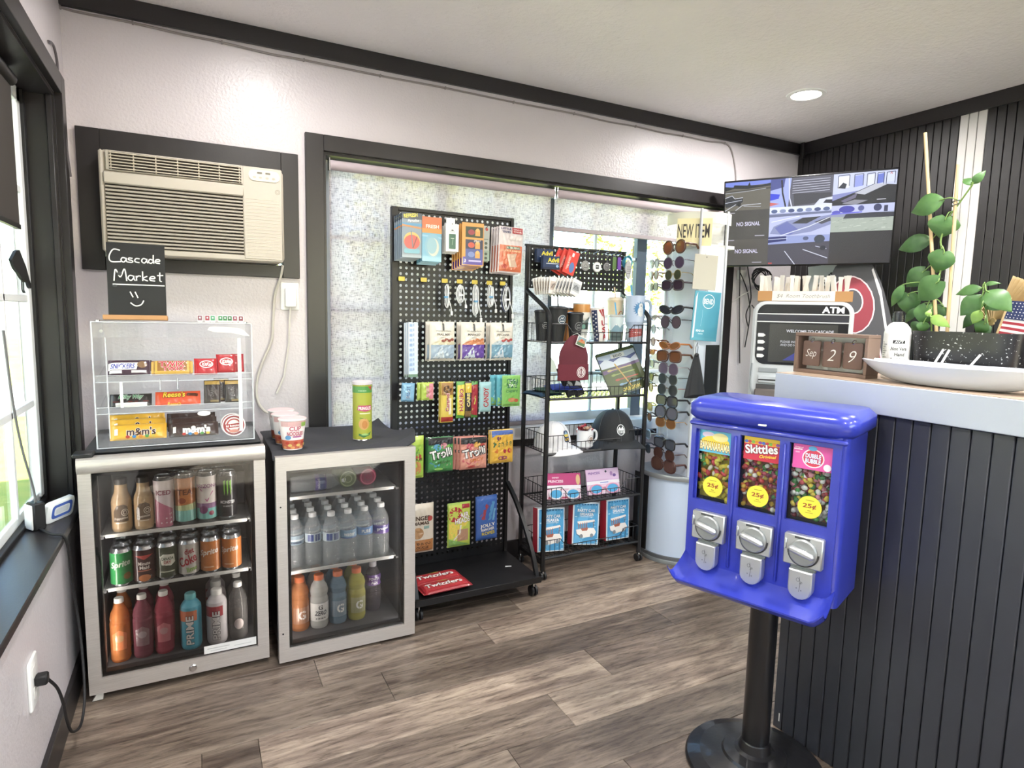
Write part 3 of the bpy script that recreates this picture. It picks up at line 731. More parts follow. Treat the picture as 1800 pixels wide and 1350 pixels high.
def mk_twix(p, w, h):
    for x in (-.052, .052): p.r(x-.009, -.022, x+.009, .022, 'd8ab4e')
    p.r(-.05, -.026, .05, -.017, 'd9a93f').t('TWIX', 0, .008, .022, 'cf2b3c', .076, bold=.05, halo='f5efe2').t('TWIX', .004, -.010, .015, 'cf2b3c', .064, bold=.05, halo='f5efe2')
def mk_red(p, w, h):
    p.o(.002, .004, .021, .014, .003, 'f4ecea').t('KitKat', .004, .004, .013, 'f4ecea', .032, bold=.03, shear=.3)
def mk_milky(p, w, h):
    p.t('Milky Way', 0, .007, .020, '3f8f57', .070, bold=.025, shear=.35, halo='f2f3ef').r(-.042, -.024, .046, -.013, 'eeecea').line([(-.05, -.008), (.05, -.008)], .003, '6e2a25')
def mk_reese(p, w, h):
    p.t("Reese's", -.012, .010, .022, 'f3c531', .066, bold=.03, shear=.2, halo='4a1f14').p([(.024, .004), (.058, .001), (.060, .012), (.028, .014)], '5a2f1c').t("Reese's", -.012, -.024, .010, 'f3c531', .04, bold=.03, shear=.2)
def mk_dark(p, w, h):
    p.r(-w*.45, h*.30, w*.45, h*.46, 'c8a14d').t('DARK', 0, 0, .010, '6e6a68', .036, rot=PI/2, bold=.03).r(-.006, -h*.44, .02, -h*.36, '8f7a52')
def mk_mm(txt, sub):
    def f(p, w, h):
        p.t("m&m's", .008, -.006, .028, txt, .082, bold=.06, halo='f6f2ea')
        for i, c in enumerate(('c6352c', '3a86c8', 'e58a2c', '57a04a', 'd7b93d')): p.e(-.03+i*.018, -h*.40, .006, .004, c)
        p.r(-w*.42, -.016, -w*.36, .006, 'f0e6dc')
    return f
Y_ = 2.345
bar_('candy_bar', 'purple and brown Snickers bars stacked on the top shelf of the candy case', -.192, 1.040, Y_, .118, .058, .020, '4a3340', mk=mk_snick)
bar_('candy_bar', 'second brown Snickers bar tucked behind the front one in the case', -.190, 1.052, Y_ + .035, .118, .05, .018, '54404a', mk=lambda p, w, h: p.line([(-.05, .012), (.045, .013)], .006, 'cfc2cc'), lean=-50)
bar_('candy_bar', 'gold and red Twix bar in the middle of the top shelf', -.070, 1.040, Y_, .118, .054, .020, 'a4703a', mk=mk_twix)
bar_('candy_bar', 'left red Kit Kat pack on the top shelf of the candy case', .030, 1.040, Y_, .070, .060, .016, 'c22229', mk=mk_red, lean=-30, cr=.0003)
bar_('candy_bar', 'right red Kit Kat pack standing beside its twin on the top shelf', .093, 1.044, Y_ + .012, .060, .066, .016, 'c0242b', mk=mk_red, lean=-22, cr=.0003)
bar_('candy_bar', 'red Kit Kat pack at the far right end of the top shelf', .132, 1.044, Y_ + .03, .040, .066, .016, 'b82028', lean=-22, cr=.0003)
bar_('candy_bar', 'black and green Milky Way bar on the middle shelf', -.192, .938, Y_, .118, .048, .018, '33302f', mk=mk_milky)
bar_('candy_bar', "orange Reese's bar in the middle of the case", -.056, .938, Y_, .134, .052, .018, 'e4532f', mk=mk_reese)
bar_('candy_bar', 'dark brown chocolate pack with gold top leaning left on the middle shelf', .048, .938, Y_ + .01, .052, .082, .014, '4a3f3c', mk=mk_dark, lean=-18, rz=-4)
bar_('candy_bar', 'dark brown chocolate pack leaning in the middle of its row of three', .078, .940, Y_ + .035, .048, .084, .014, '544842', mk=mk_dark, lean=-18)
bar_('candy_bar', 'dark chocolate pack at the right end of the middle shelf', .112, .938, Y_ + .012, .052, .080, .014, '3f3836', mk=mk_dark, lean=-14, rz=5)
for i, (dy, dz, lb) in enumerate(((0, 0, 'front'), (.03, .014, 'middle'), (.058, .026, 'rear'))):
    bar_('candy_bag', "yellow peanut M&M's bag at the %s of the bottom-shelf pile" % lb, -.174 - .003*i, CZ0 + .012 + dz, Y_ + dy, .160, .056, .026, 'f0b22c', mk=mk_mm('4a2f26', 0), lean=-38, cr=.0008, rz=1.5*i)
    bar_('candy_bag', "brown M&M's bag at the %s of the bottom-shelf pile" % lb, -.012 - .004*i, CZ0 + .012 + dz, Y_ + dy, .150, .052, .022, '4a3934', mk=mk_mm('f0ebe6', 0) if i == 0 else None, lean=-38, cr=.0008, rz=-1.5*i)
for i in range(2):
    t_ = thing('snack_cup', ('round striped candy cup with foil lid at the right end of the bottom shelf', 'round candy cup standing on edge behind the striped one')[i], 'candy', (.112 - .004*i, Y_ - .005 + .022*i, CZ0 + .045 + .002*i), (math.radians(-14), 0, 0))
    MB().lathe([(.030, -.012), (.036, .006), (.038, .008), (0, .0085)], PM('e8e4e2', .35), 28, axis='y').build('cup', t_)
    p = Print(flat((0, -.0085, 0)), .05, mat=SOFT); p.e(0, 0, .034, .034, 'e3dcd8').o(0, 0, .034, .034, .006, '9c2f2f').o(0, 0, .024, .024, .005, 'b5473f').p([(-.030, -.010), (.030, -.006), (.031, .008), (-.029, .004)], 'a7302f').t('hi bounce', 0, -.001, .008, 'f4f0ec', .05, bold=.03, rot=.08)
    p.e(0, -.02, .016, .006, 'd98a76'); p.done(t_, 'printed_lid')
# little packets on the case
for i, (x, c) in enumerate(((.018, '8b5a66'), (.041, '9c3e4c'), (.058, '4f9a70'), (.082, '3f8b57'), (.097, '3a7f4c'), (.112, '2f6f3f'), (.129, '8d4a58'), (.148, '7e3240'))):
    t_ = thing('mini_packet', 'tiny white packet with a %s square, %s of the row on the candy case' % (('mauve', 'red', 'pale green', 'green', 'mid green', 'dark green', 'plum', 'maroon')[i], ('first', 'second', 'third', 'fourth', 'fifth', 'sixth', 'seventh', 'last')[i]), 'packet', (x, 2.41, CZ1), group='mini packets in a row on the candy case')
    MB().box(-.008, -.006, 0, .008, .006, .023, PM('eeecec', .4), .001).build('carton', t_)
    p = Print(flat((0, -.006, 0)), .05); p.r(-.0065, .006, .0065, .0215, c).e(0, .015, .0028, .003, 'f0eeee'); p.done(t_)

# ================================================================== beverage fridges
LINER = PM('4e4e50', .5); GASK = PM('1c1c1e', .6)
def fridge(label, x0, x1, yf, z0, z1, gx0, gx1, gz0, gz1, shelves, shelf_x):
    o = thing('beverage_fridge', label, 'fridge', (0, 0, 0))
    yb = 2.715; yd = yf + .042; t = .03
    b = MB(); bx0, bx1 = x0 + .006, x1 - .006
    b.box(bx0, yd + .004, z0 + .02, bx0 + t, yb, z1, BLK).box(bx1 - t, yd + .004, z0 + .02, bx1, yb, z1, BLK)
    b.box(bx0 + t, yd + .004, z1 - .035, bx1 - t, yb, z1, BLK).box(bx0 + t, yd + .004, z0 + .02, bx1 - t, yb, z0 + .045, BLK).box(bx0 + t, yb - .03, z0 + .045, bx1 - t, yb, z1 - .035, BLK)
    b.build('cabinet', o, smooth=False)
    l = MB(); a0, a1 = bx0 + t + .001, bx1 - t - .001; c0, c1 = z0 + .046, z1 - .036
    l.box(a0, yd + .006, c0, a0 + .002, yb - .031, c1, LINER).box(a1 - .002, yd + .006, c0, a1, yb - .031, c1, LINER).box(a0, yb - .033, c0, a1, yb - .031, c1, LINER).box(a0, yd + .006, c0 - .0005, a1, yb - .031, c0, LINER).box(a0, yd + .006, c1, a1, yb - .031, c1 + .0005, LINER)
    l.build('liner', o, smooth=False)
    # door: mitred steel frame round a tinted pane
    def mit(pts, nm='door_frame'):
        m_ = MB(); n = len(pts)
        f_ = [Vector((p[0], yf + (.006 if k in (0, 3) and False else 0), p[1])) for k, p in enumerate(pts)]; r_ = [Vector((p[0], yd, p[1])) for p in pts]
        m_.add(f_ + r_, [(0, 1, 2, 3), (7, 6, 5, 4), (0, 4, 5, 1), (1, 5, 6, 2), (2, 6, 7, 3), (3, 7, 4, 0)], M_STEEL); return m_.build(nm, o, smooth=False, fixn=True)
    mit([(x0, z0), (x1, z0), (gx1, gz0), (gx0, gz0)]); mit([(x1, z0), (x1, z1), (gx1, gz1), (gx1, gz0)]); mit([(x1, z1), (x0, z1), (gx0, gz1), (gx1, gz1)]); mit([(x0, z1), (x0, z0), (gx0, gz0), (gx0, gz1)])
    MB().box(gx0, yf + .010, gz0, gx1, yf + .013, gz1, M_DOORGLASS).build('door_glass', o)
    g = MB(); k = .012
    g.box(gx0, yf + .014, gz0, gx0 + k, yd, gz1, GASK).box(gx1 - k, yf + .014, gz0, gx1, yd, gz1, GASK).box(gx0 + k, yf + .014, gz0, gx1 - k, yd, gz0 + k, GASK).box(gx0 + k, yf + .014, gz1 - k, gx1 - k, yd, gz1, GASK)
    g.build('door_gasket', o, smooth=False)
    for z in shelves:
        s_ = MB().box(shelf_x[0], yd + .05, z - .005, shelf_x[1], yb - .05, z, GL('c9d2d2', 1.4, .05, .1)).build('shelf', o)
        MB().box(shelf_x[0] + .012, yd + .044, z - .010, shelf_x[1] - .012, yd + .052, z + .001, PM('c9c9c6', .35), .001).build('shelf_trim', s_)
        for x in (a0 + .002, a1 - .012): MB().box(x, yd + .05, z - .014, x + .010, yb - .05, z - .0055, LINER).build('shelf_rail', s_)
    for x in (x0 + .04, x1 - .04):
        for y in (yf + .07, yb - .06): MB().lathe([(.014, 0), (.016, .004), (.009, .006), (.009, z0 + .021)], PM('9a9a98', .4), 12, (x, y, 0)).build('foot', o)
    for sx, xl in ((1, a0 + .006), (-1, a1 - .006)):          # LED strips added inside the door to brighten the drinks
        MB().box(xl - .003, yd + .008, c0 + .03, xl + .003, yd + .014, c1 - .03, PM('e9e9e6', .4)).build('led_strip', o)
        lt = bpy.data.lights.new('led', 'AREA'); lt.shape = 'RECTANGLE'; lt.size = .008; lt.size_y = (z1 - z0)*.85; lt.energy = .42; lt.color = (1, .97, .93)
        lo = bpy.data.objects.new('led', lt); C.objects.link(lo); lo.parent = o; lo.location = (xl + .005*sx, yd + .018, (c0 + c1)/2); lo.rotation_euler = (PI/2, 0, -sx*math.radians(50))
    MB().box(bx0 + .01, yd + .02, z0 + .004, bx1 - .01, yb - .02, z0 + .02, BLK2).build('base_grille', o)
    return o
F1 = fridge('left stainless glass-door fridge of canned drinks below the candy case', -.335, .203, 2.245, .028, .800, -.300, .166, .078, .752, (.522, .338), (-.293, .158))
hb = MB(); N = 18
prof = [(0, .752), (-.012, .756), (-.022, .768), (-.024, .784), (-.018, .797), (-.004, .803), (.006, .803)]
def hbf(i, j):
    x = -.335 + .538*i; k = j*(len(prof)-1); a = int(min(k, len(prof)-2)); f_ = k-a
    dy = prof[a][0]*(1-f_)+prof[a+1][0]*f_; z = prof[a][1]*(1-f_)+prof[a+1][1]*f_
    bow = .55 + .45*(1-(2*i-1)**2); return Vector((x, 2.2448 + dy*bow, z))
hb.grid(hbf, N, 12, M_STEEL); hb.build('door_handle', F1)
MB().lathe([(.012, -.002), (.012, .003), (.009, .006), (0, .006)], CHROME, 18, (-.040, 2.245, .050), axis='y').build('lock', F1)
MB().box(-.345, 2.24, .803, -.29, 2.30, .816, BLK, .003).build('hinge_cover', F1)
MB().box(-.325, 2.300, .8005, .196, 2.70, .8115, PM('38383a', .7), .004).build('top_pad', F1)
hp = MB(); hp.prism([(-.330, .005), (-.300, .006), (-.298, .026), (-.315, .028)], 2.25, 2.27, PM('c5c2bb', .4), 'y'); hp.build('hinge_foot', F1, fixn=True)
P_ = Print(flat((.095, 2.2545, .098)), .2); P_.r(-.100, -.014, .066, .014, 'e2e1de').r(-.09, .001, -.02, .004, 'b9b8b6').r(-.005, -.004, .05, -.002, 'b9b8b6').r(-.08, -.007, -.03, -.005, 'b9b8b6'); P_.done(F1, 'sticker')
F2 = fridge('right stainless glass-door fridge of water and sports drinks beside the pegboard', .233, .735, 2.214, .012, .762, .268, .693, .058, .712, (.590, .308), (.275, .687))
for z in (.585, .12): MB().cyl((.247, 2.2125, z), (.247, 2.2142, z), .003, .003, BLK2, 8).build('hinge_screw', F2)
for dx, c in ((-.006, '3d62e6'), (.006, '3d62e6')): pass
P_ = Print(flat((.485, 2.262, .722)), .2, mat=lambda h: EM(h, 3.0)); P_.t('38', 0, 0, .014, '4a78ff', bold=.03)
for x in (-.05, -.028, .035): P_.o(x, 0, .004, .004, .001, 'b9c4e0')
P_.done(F2, 'display_digits')
MB().box(.40, 2.263, .712, .57, 2.27, .728, BLK2).build('display_panel', F2)

# ---- drinks in the left fridge
S1, S2, S0 = .5225, .3385, .0752
yA = 2.375
lab = lambda p, o, n='printed_label': p.done(o, n)
BEI = PM('b59a78', .25, coat=.3)
for i, x in enumerate((-.236, -.172)):
    o, p = juice('%s brown glass coffee bottle with a black cap on the top fridge shelf' % ('leftmost', 'second')[i], BEI, '2e2b29', .178, .030, 'glass coffee bottles in the left fridge', (x, yA, S1), shape='coffee')
    p.p([(-.022, .035), (.022, .035), (.020, .085), (.008, .094), (-.012, .09), (-.022, .07)], '6f5c47').o(.012, .066, .011, .012, .002, 'ded2bf').o(.012, .066, .006, .007, .002, 'ded2bf').t('Frappuccino', 0, .046, .011, 'efe6d8', .040, shear=.3, rot=.08).r(-.016, .030, .016, .033, 'dcd0bd'); lab(p, o)
o, p = can('tall pink and white drink can beside the coffee bottles', 'e9d9dc', .175, .031, loc=(-.112, yA, S1)); p.p([(-.03, .0), (.03, 0), (.03, .06), (-.03, .10)], 'c9718c').t('ICED', 0, .12, .016, 'a33a5c', bold=.02); lab(p, o)
o, p = can('tall orange and teal fruit drink can on the top shelf of the left fridge', 'c9783c', .178, .032, loc=(-.047, yA, S1)); p.r(-.05, .012, .05, .05, '7fc8bd').p([(-.05, .05), (.05, .05), (.05, .075), (-.05, .065)], 'b9c98d').t('TEA', 0, .115, .02, '7a3d20', bold=.03).e(-.01, .085, .012, .010, '9c4a2a'); lab(p, o)
o, p = can('tall teal can with purple flowers on the top shelf of the left fridge', 'e6dcd6', .178, .032, loc=(.020, yA, S1)); p.r(-.05, .012, .05, .05, '7fcdc6').r(-.05, .05, .05, .068, '9c6f9e').e(-.012, .045, .014, .014, '8a3f78').e(.014, .032, .009, .008, 'a9485f').line([(-.02, .12), (0, .075), (.02, .11)], .004, 'c96a9a').t('ARIZONA', 0, .13, .013, '9a4a86', bold=.02); lab(p, o)
o, p = can('black energy drink can with a green claw mark on the top fridge shelf', '26262a', .172, .032, loc=(.086, yA, S1))
for dx in (-.010, 0, .010): p.p([(dx-.004, .14), (dx+.003, .145), (dx+.002, .10), (dx-.001, .088)], '7dbb42')
p.t('MONSTER', 0, .065, .011, 'd9dadd', .05, bold=.02).t('ENERGY', 0, .050, .005, 'a9aaad', .03); lab(p, o)
back = ('first dark can from the left behind the front row on the top fridge shelf', 'tall cans in the second row')
o, p = can(back[0], '3f3a3c', .170, .031, group=back[1], loc=(-.075, yA + .075, S1)); p.r(-.03, .04, .03, .09, '6a4a3a'); lab(p, o)
for c_, x in enumerate((-.005, .06)): dup(o, (x, yA + .075, S1), label='%s dark can from the left behind the front row on the top fridge shelf' % ORD[c_ + 1])
box = thing('drink_carton', 'dark cardboard drink carton behind the energy drink on the top fridge shelf', 'carton', (.118, 2.58, S1)); MB().box(-.05, -.05, 0, .035, .05, .125, PM('26282d', .6), .002).build('carton', box)
C2 = [(-.243, '2f8f4a'), (-.178, '4a2a2c'), (-.110, '46503c'), (-.043, 'c3bfb6'), (.026, 'd07a38'), (.094, 'd07a38')]
L2 = ['green lemon-lime soda can at the left of the middle fridge shelf', 'dark red fruit punch can on the middle fridge shelf', 'dark green ginger ale can on the middle fridge shelf', 'silver diet cola can with lime on the middle fridge shelf', 'left of the two orange soda cans on the middle fridge shelf', 'right of the two orange soda cans, at the end of its shelf']
for i, ((x, c), l) in enumerate(zip(C2, L2)):
    o, p = can(l, c, .132, .033, loc=(x, yA - .015, S2), rot=(.25, .1, .1, -.05, -.2, -.35)[i])
    if i == 0: p.t('Sprite', -.008, .078, .026, 'dfe8d6', .062, shear=.3, rot=.15, bold=.03).e(.012, .038, .012, .012, '9a6a2e')
    if i == 1: p.p([(-.03, .10), (.03, .10), (.0, .085)], 'd0433c').t('Minute', 0, .072, .012, 'efe6dd', .036, bold=.03).t('Maid', 0, .058, .012, 'efe6dd', .028, bold=.03).r(-.02, .045, .02, .049, 'c97a62').e(0, .022, .018, .012, 'd9824a')
    if i == 2: p.p([(-.024, .085), (-.012, .094), (.022, .090), (.025, .062), (.010, .052), (-.018, .056)], 'e3e2d2').t('CANADA', 0, .078, .011, '4a5a3a', .038, bold=.03).t('DRY', 0, .065, .011, 'b03a34', .022, bold=.03).r(-.022, .030, .022, .034, 'c9cbb4')
    if i == 3: p.t('diet', .004, .094, .020, 'b02a36', .030, bold=.03, rot=.2).t('Coke', -.002, .062, .034, 'b02a36', .060, bold=.03, rot=.35, shear=.2).t('lime', .012, .030, .018, '86b23c', .034, bold=.03, rot=.2)
    if i >= 4: p.t('Sprite', 0, .078, .026, 'f1e6da', .066, shear=.3, rot=.15, bold=.03).r(-.016, .024, .016, .028, 'e9c3a0')
    lab(p, o)
o, _ = can('soda can first from the left in the second row of the middle fridge shelf', '5a5552', .132, .033, group='soda cans in the second row', loc=(-.243, yA + .06, S2))
for c_, x in enumerate((-.176, -.108, -.040, .028, .096)): dup(o, (x, yA + .06, S2), label='soda can %s from the left in the second row of the middle fridge shelf' % ORD[c_ + 1])
J = [(-.256, 'd98a52', 'orange juice drink bottle with white cap, leftmost on the fridge floor'), (-.190, '9a5a68', 'plum coloured juice bottle with white cap on the fridge floor'), (-.126, 'c05a6c', 'pink juice bottle with white cap on the fridge floor')]
for x, c, l in J:
    o, p = juice(l, LIQ(c, .55), 'e4e2de', .218, .030, None, (x, 2.36, S0), shape='plain')
    p.line([(-.03, .150), (.03, .154)], .003, '3a2a2a').p([(-.020, .045), (.020, .045), (.022, .10), (0, .115), (-.022, .10)], {'d98a52': 'e87f48', '9a5a68': '8d6a72', 'c05a6c': 'd1707c'}[c]).e(0, .085, .013, .012, {'d98a52': 'c99a6a', '9a5a68': 'a8989a', 'c05a6c': 'c99898'}[c]); lab(p, o)
    dup(o, (x, 2.45, S0), label=l.split(' bottle')[0] + ' bottle in the second row on the fridge floor')
def prime(label, body, top, cap, x, y):
    o, p = juice(label, PM(body, .35), cap, .196, .034, None, (x, y, S0), shape='prime', capr=.018)
    p.r(-.05, .105, .02, .142, top).t('PRIME', -.004, .072, .024, 'ece8e6', .104, rot=PI/2, bold=.04, halo='2a2a30'); lab(p, o)
prime('blue and orange Prime bottle with a teal cap in the left fridge', '4d9fb5', 'd9744a', '6fb9bd', -.043, 2.355)
prime('red and white Prime bottle with a white cap in the left fridge', 'c9c4c6', 'c2454c', 'e6e4e0', .040, 2.355)
for y, n in ((2.43, 'second'), (2.505, 'third')): prime('Prime bottle with a white cap standing %s in its row on the fridge floor' % n, 'b8aeb2', 'b55a5c', 'dcdad6', .040, y)
o, p = juice('clear empty-looking water bottle with white cap at the right of the fridge floor', LIQ('c9c6c4', .12), 'e4e2de', .206, .032, None, (.110, 2.36, S0), shape='plain'); p.e(0, .06, .016, .02, 'b9a9a6'); lab(p, o)
dup(o, (.110, 2.45, S0), label='clear water bottle with white cap behind the front one on the fridge floor')

# ---- drinks in the right fridge
T1, T2, T0 = .5905, .3085, .0592
WAT = GL('f2f5f6', 1.40, .06, .16, 'f2f5f8')
o, p = juice('clear ribbed water bottle with a pale blue label, leftmost in the front row', None, 'e8eaec', .198, .0325, 'water bottles in the right fridge', (.312, 2.36, T2), shape='water', clear=WAT, name='water_bottle', cat='water bottle')
p.r(-.060, .090, .060, .124, '9db4c4').r(-.060, .104, .060, .110, 'e6ecef').r(-.018, .094, .020, .102, '4d5f78'); lab(p, o)
w0 = o
def lw(label, x, y, kind):
    o, p = juice(label, None, 'e8eaec', .198, .0325, 'water bottles in the right fridge', (x, y, T2), shape='water', clear=WAT, name='water_bottle', cat='water bottle')
    if kind == 0: p.r(-.060, .090, .060, .124, 'c4d3de').r(-.024, .094, -.002, .120, '3a4f9c').r(.004, .094, .026, .120, '46568e')
    if kind == 1: p.r(-.060, .092, .060, .122, '8fb6d8').t('water', 0, .106, .014, 'f0f4f6', .044, shear=.2, bold=.03).r(-.060, .090, .060, .094, '2f57a8')
    if kind == 2: p.r(-.060, .092, .060, .122, '6f9ad0').t('PURE', 0, .106, .014, 'f0f4f6', .036, bold=.03)
    lab(p, o); return o
lw('clear ribbed water bottle with a navy and white label, second in the front row', .377, 2.362, 0)
lw('clear ribbed water bottle with a navy label, third in the front row', .443, 2.345, 0)
lw('clear ribbed water bottle with a light blue label, fourth in the front row', .508, 2.352, 1)
lw('clear ribbed water bottle with a sky blue label, fifth in the front row', .574, 2.360, 2)
o, p = juice('clear bottle with a violet Propel label at the right end of the middle shelf', None, 'eef0f2', .204, .0325, 'water bottles in the right fridge', (.640, 2.362, T2), shape='plain', clear=WAT, name='water_bottle', cat='water bottle')
p.r(-.060, .086, .060, .120, '7a5fae').r(-.060, .098, .060, .116, '4a3f9c').t('propel', 0, .106, .016, 'f2f2f6', .046, bold=.03, rot=.1); lab(p, o); prp = o
for j in (1, 2, 3):
    for c_, x in enumerate((.312, .378, .444, .510, .576)):
        dup(w0, (x + .002*j, 2.36 + .07*j, T2), label='clear water bottle, %s from the left in the %s row of the right fridge' % (ORD[c_], ORD[j]))
    dup(prp, (.645, 2.362 + .07*j, T2), label='%s violet labelled bottle back from the front Propel bottle' % ORD[j])
G4 = [(.325, 'd08a58', 'orange sports drink bottle with orange cap, leftmost on the right fridge floor', 'G'), (.395, 'd3d3d0', 'white sports drink bottle labelled Zero on the right fridge floor', 'Z'), (.467, '7d98ab', 'blue sports drink bottle with a white G on the right fridge floor', 'G'), (.540, 'c4c06a', 'yellow sports drink bottle with a white G on the right fridge floor', 'G')]
for i, (x, c, l, k) in enumerate(G4):
    o, p = juice(l, LIQ(c, .6), 'dd7442', .205, .0345, None, (x, 2.355 - .006*(i == 1), T0), shape='sport', capr=.0185)
    if k == 'G': p.r(-.03, .030, .036, .094, {0: 'b97f5e', 2: '7f93a3', 3: 'a9a878'}[i]).t('G', .004, .064, .034, 'f3f1ee', .028, bold=.05)
    else: p.r(-.045, .030, .045, .100, 'eceae6').t('G', 0, .084, .018, '3a3c42', .016, bold=.05).t('ZERO', 0, .062, .018, '4a4c52', .046, shear=.3, bold=.03).r(-.018, .038, .018, .044, '8a8a8c')
    lab(p, o)
    dup(o, (x + .002, 2.435, T0), label=l.split(' bottle')[0] + ' bottle in the second row on the right fridge floor')
o, p = juice('clear bottle with a purple Powerade label at the right of the fridge floor', LIQ('b9aeb8', .12), 'c9c4cc', .20, .032, None, (.617, 2.40, T0), shape='sport'); p.r(-.06, .108, .06, .150, '7a4fa6').t('POWER', 0, .135, .012, 'f1eef4', .044, bold=.03).t('ADE', 0, .119, .012, 'f1eef4', .028, bold=.03); lab(p, o)
o, p = juice('clear bottle with a violet label lying on the top shelf of the right fridge', None, 'e8eaec', .20, .030, None, (.300, 2.36, T1 + .0315), shape='plain', clear=WAT, name='water_bottle', cat='water bottle')
p.r(-.06, .085, .06, .125, '7a63b0').r(-.06, .10, .06, .12, '3f4a8a').t('propel', 0, .098, .012, 'f2f2f6', .04, bold=.03); lab(p, o); o.rotation_euler = (0, PI/2, 0)
o.rotation_euler = Matrix(((0, 0, 1), (0, 1, 0), (-1, 0, 0))).to_euler()
for x, c, l in ((.508, '8f9a6e', 'olive green bottle lying end-on on the top shelf of the right fridge'), (.585, 'a03a5a', 'magenta bottle lying end-on on the top shelf of the right fridge')):
    o, p = juice(l, LIQ(c, .7), 'dddbd8', .20, .036, None, (x, 2.345, T1 + .037), (0), shape='sport'); o.rotation_euler = (-PI/2, 0, 0)
    q = Print(flat((0, 0, -.001), (1, 0, 0), (0, -1, 0)), .05); q.o(0, 0, .030, .030, .004, {'8f9a6e': 'aeb88e', 'a03a5a': 'c25a78'}[c]).o(0, 0, .016, .016, .004, {'8f9a6e': 'aeb88e', 'a03a5a': '6a2038'}[c]); q.done(o, 'base_ring')

# ---- on top of the right fridge
ZT = .7625
mt = MB()
def matf(i, j):
    x = .226 + .505*i; y = 2.232 + .455*j
    k = max(0, i-.84)/.16
    z = ZT + .010 + .004*sin(i*9+j*5)*sin(j*7) + k*k*(.024*sin(j*6+.5)+.018) - (.020 if j == 0 else 0)
    return Vector((x + .03*k*(.3+sin(j*4)), y, z))
mt.grid(matf, 26, 20, PM('34353a', .85, bump=.4, bscale=140))
def matb(i, j): p = matf(i, j); return p - Vector((0, 0, .004))
mt.grid(matb, 26, 20, PM('34353a', .85, bump=.4, bscale=140), True)
tag(mt.build('cloth_mat', angle=80), 'crumpled black cloth mat laid over the right fridge', 'mat')
tag(MB().box(.24, 2.26, ZT, .728, 2.712, ZT + .004, PM('55565a', .5)).build('fridge_top_sheet'), 'dark grey flat sheet on the right fridge under the cloth mat', 'sheet')
for i, (x, y, zz, l) in enumerate(((.300, 2.285, .776, 'front of the three pink instant noodle cups on the right fridge'), (.288, 2.385, .777, 'middle of the three pink instant noodle cups on the right fridge'), (.286, 2.485, .777, 'rear of the three pink instant noodle cups on the right fridge'))):
    if i: dup(cup0, (x, y, zz), label=l); continue
    cup0 = thing('noodle_cup', l, 'noodle cup', (x, y, zz), (0, 0, .1), 'instant noodle cups')
    prof = [(0, 0), (.033, 0), (.034, .004), (.046, .104), (.0485, .106), (.0485, .110), (.046, .1115), (0, .1115)]
    MB().lathe(prof, PM('ece3e2', .4), 28, seg_m={4: WHT, 5: PM('e9c7c9', .35), 6: PM('e9c7c9', .35)}).build('cup', cup0)
    p = Print(onto_cyl(lathe_r(prof)), .01, mat=SOFT)
    p.r(-.055, .085, .055, .104, 'e4b3b4').r(-.06, .004, .06, .036, 'd3654a').t('CUP', .0, .078, .017, 'd25a72', .040, bold=.05, halo='f7f2f0').t('NOODLES', 0, .060, .015, 'd25a72', .056, bold=.05, halo='f7f2f0').e(-.024, .046, .010, .008, '5a9ad0').r(-.008, .046, .022, .051, 'c46aa8')
    for k in range(9): p.e(-.035+.009*k, .018+.008*((k*5) % 3-1), .007, .005, ('e89a5a', 'c8402f', 'e8c26a')[k % 3])
    p.r(.020, .085, .040, .10, '8db64a'); p.done(cup0)
o = thing('chip_canister', 'tall yellow and green Pringles canister on the black cloth mat', 'canister', (.568, 2.36, .7745), (0, 0, .05))
MB().lathe([(.0355, 0), (.0375, .003), (.0365, .006), (.0365, .212), (.0378, .216), (.0378, .222)], PM('a3a840', .38, coat=.2), 32, seg_m={0: CHROME, 1: CHROME, 4: CHROME}).build('tube', o)
MB().lathe([(.0385, .217), (.0385, .227), (.037, .229), (0, .229)], PM('cdc6cc', .3), 32).build('lid', o)
p = Print(onto_cyl(.0367), .01, mat=SOFT)
p.r(-.1, .186, .1, .211, '4f9a45').p([(.012, .211), (.034, .211), (.024, .194)], 'c43a34').r(-.025, .193, .005, .195, 'dfe9d2')
p.p([(-.030, .120), (-.026, .138), (.026, .138), (.030, .120), (.0, .114)], 'd04a78').t('PRINGLES', 0, .127, .013, 'f3ecec', .050, bold=.05).r(-.020, .105, .022, .109, 'e9ecc0').e(-.004, .066, .020, .022, 'd9a05a').e(-.002, .064, .010, .016, 'c9823e')
p.line([(-.02, .09), (.0, .086), (.02, .074), (.026, .08)], .003, '5f8f3a').p([(-.024, .022), (-.006, .014), (.018, .022), (.026, .036), (.014, .030), (-.010, .026), (-.024, .030)], '3f7f45').e(0, .026, .014, .004, '9cc46a').r(-.03, .012, -.01, .014, 'd9b33e'); p.done(o)

# ---- on the left sill and wall
LZ0 += .008
o = thing('sill_gadget', 'white and blue plastic gadget lying on the left window sill', 'gadget', (XL - .012, 2.285, LZ0), (math.radians(12), 0, math.radians(62)))
g = MB(); g.prism(rrect(-.055, 0, .055, .066, .012), -.010, .010, PM('eceef0', .35), 'y', .004); g.build('body', o, fixn=True)
p = Print(flat((0, -.010, .033)), .1); p.p(rrect(-.042, -.020, .042, .024, .012), '4a66b8').p(rrect(-.032, -.011, .032, .015, .008), 'e3e6ea').p(rrect(-.026, -.007, .026, .011, .006), 'd3d6dc'); p.done(o)
o = thing('power_adapter', 'black and white power adapter with a cord on the left window sill', 'adapter', (XL - .048, 2.205, LZ0), (0, 0, math.radians(35)))
MB().box(-.016, -.022, 0, .016, .022, .082, BLK2, .004).build('body', o); MB().box(-.022, -.020, .004, -.0165, .020, .078, WHT, .002).build('back_plate', o)
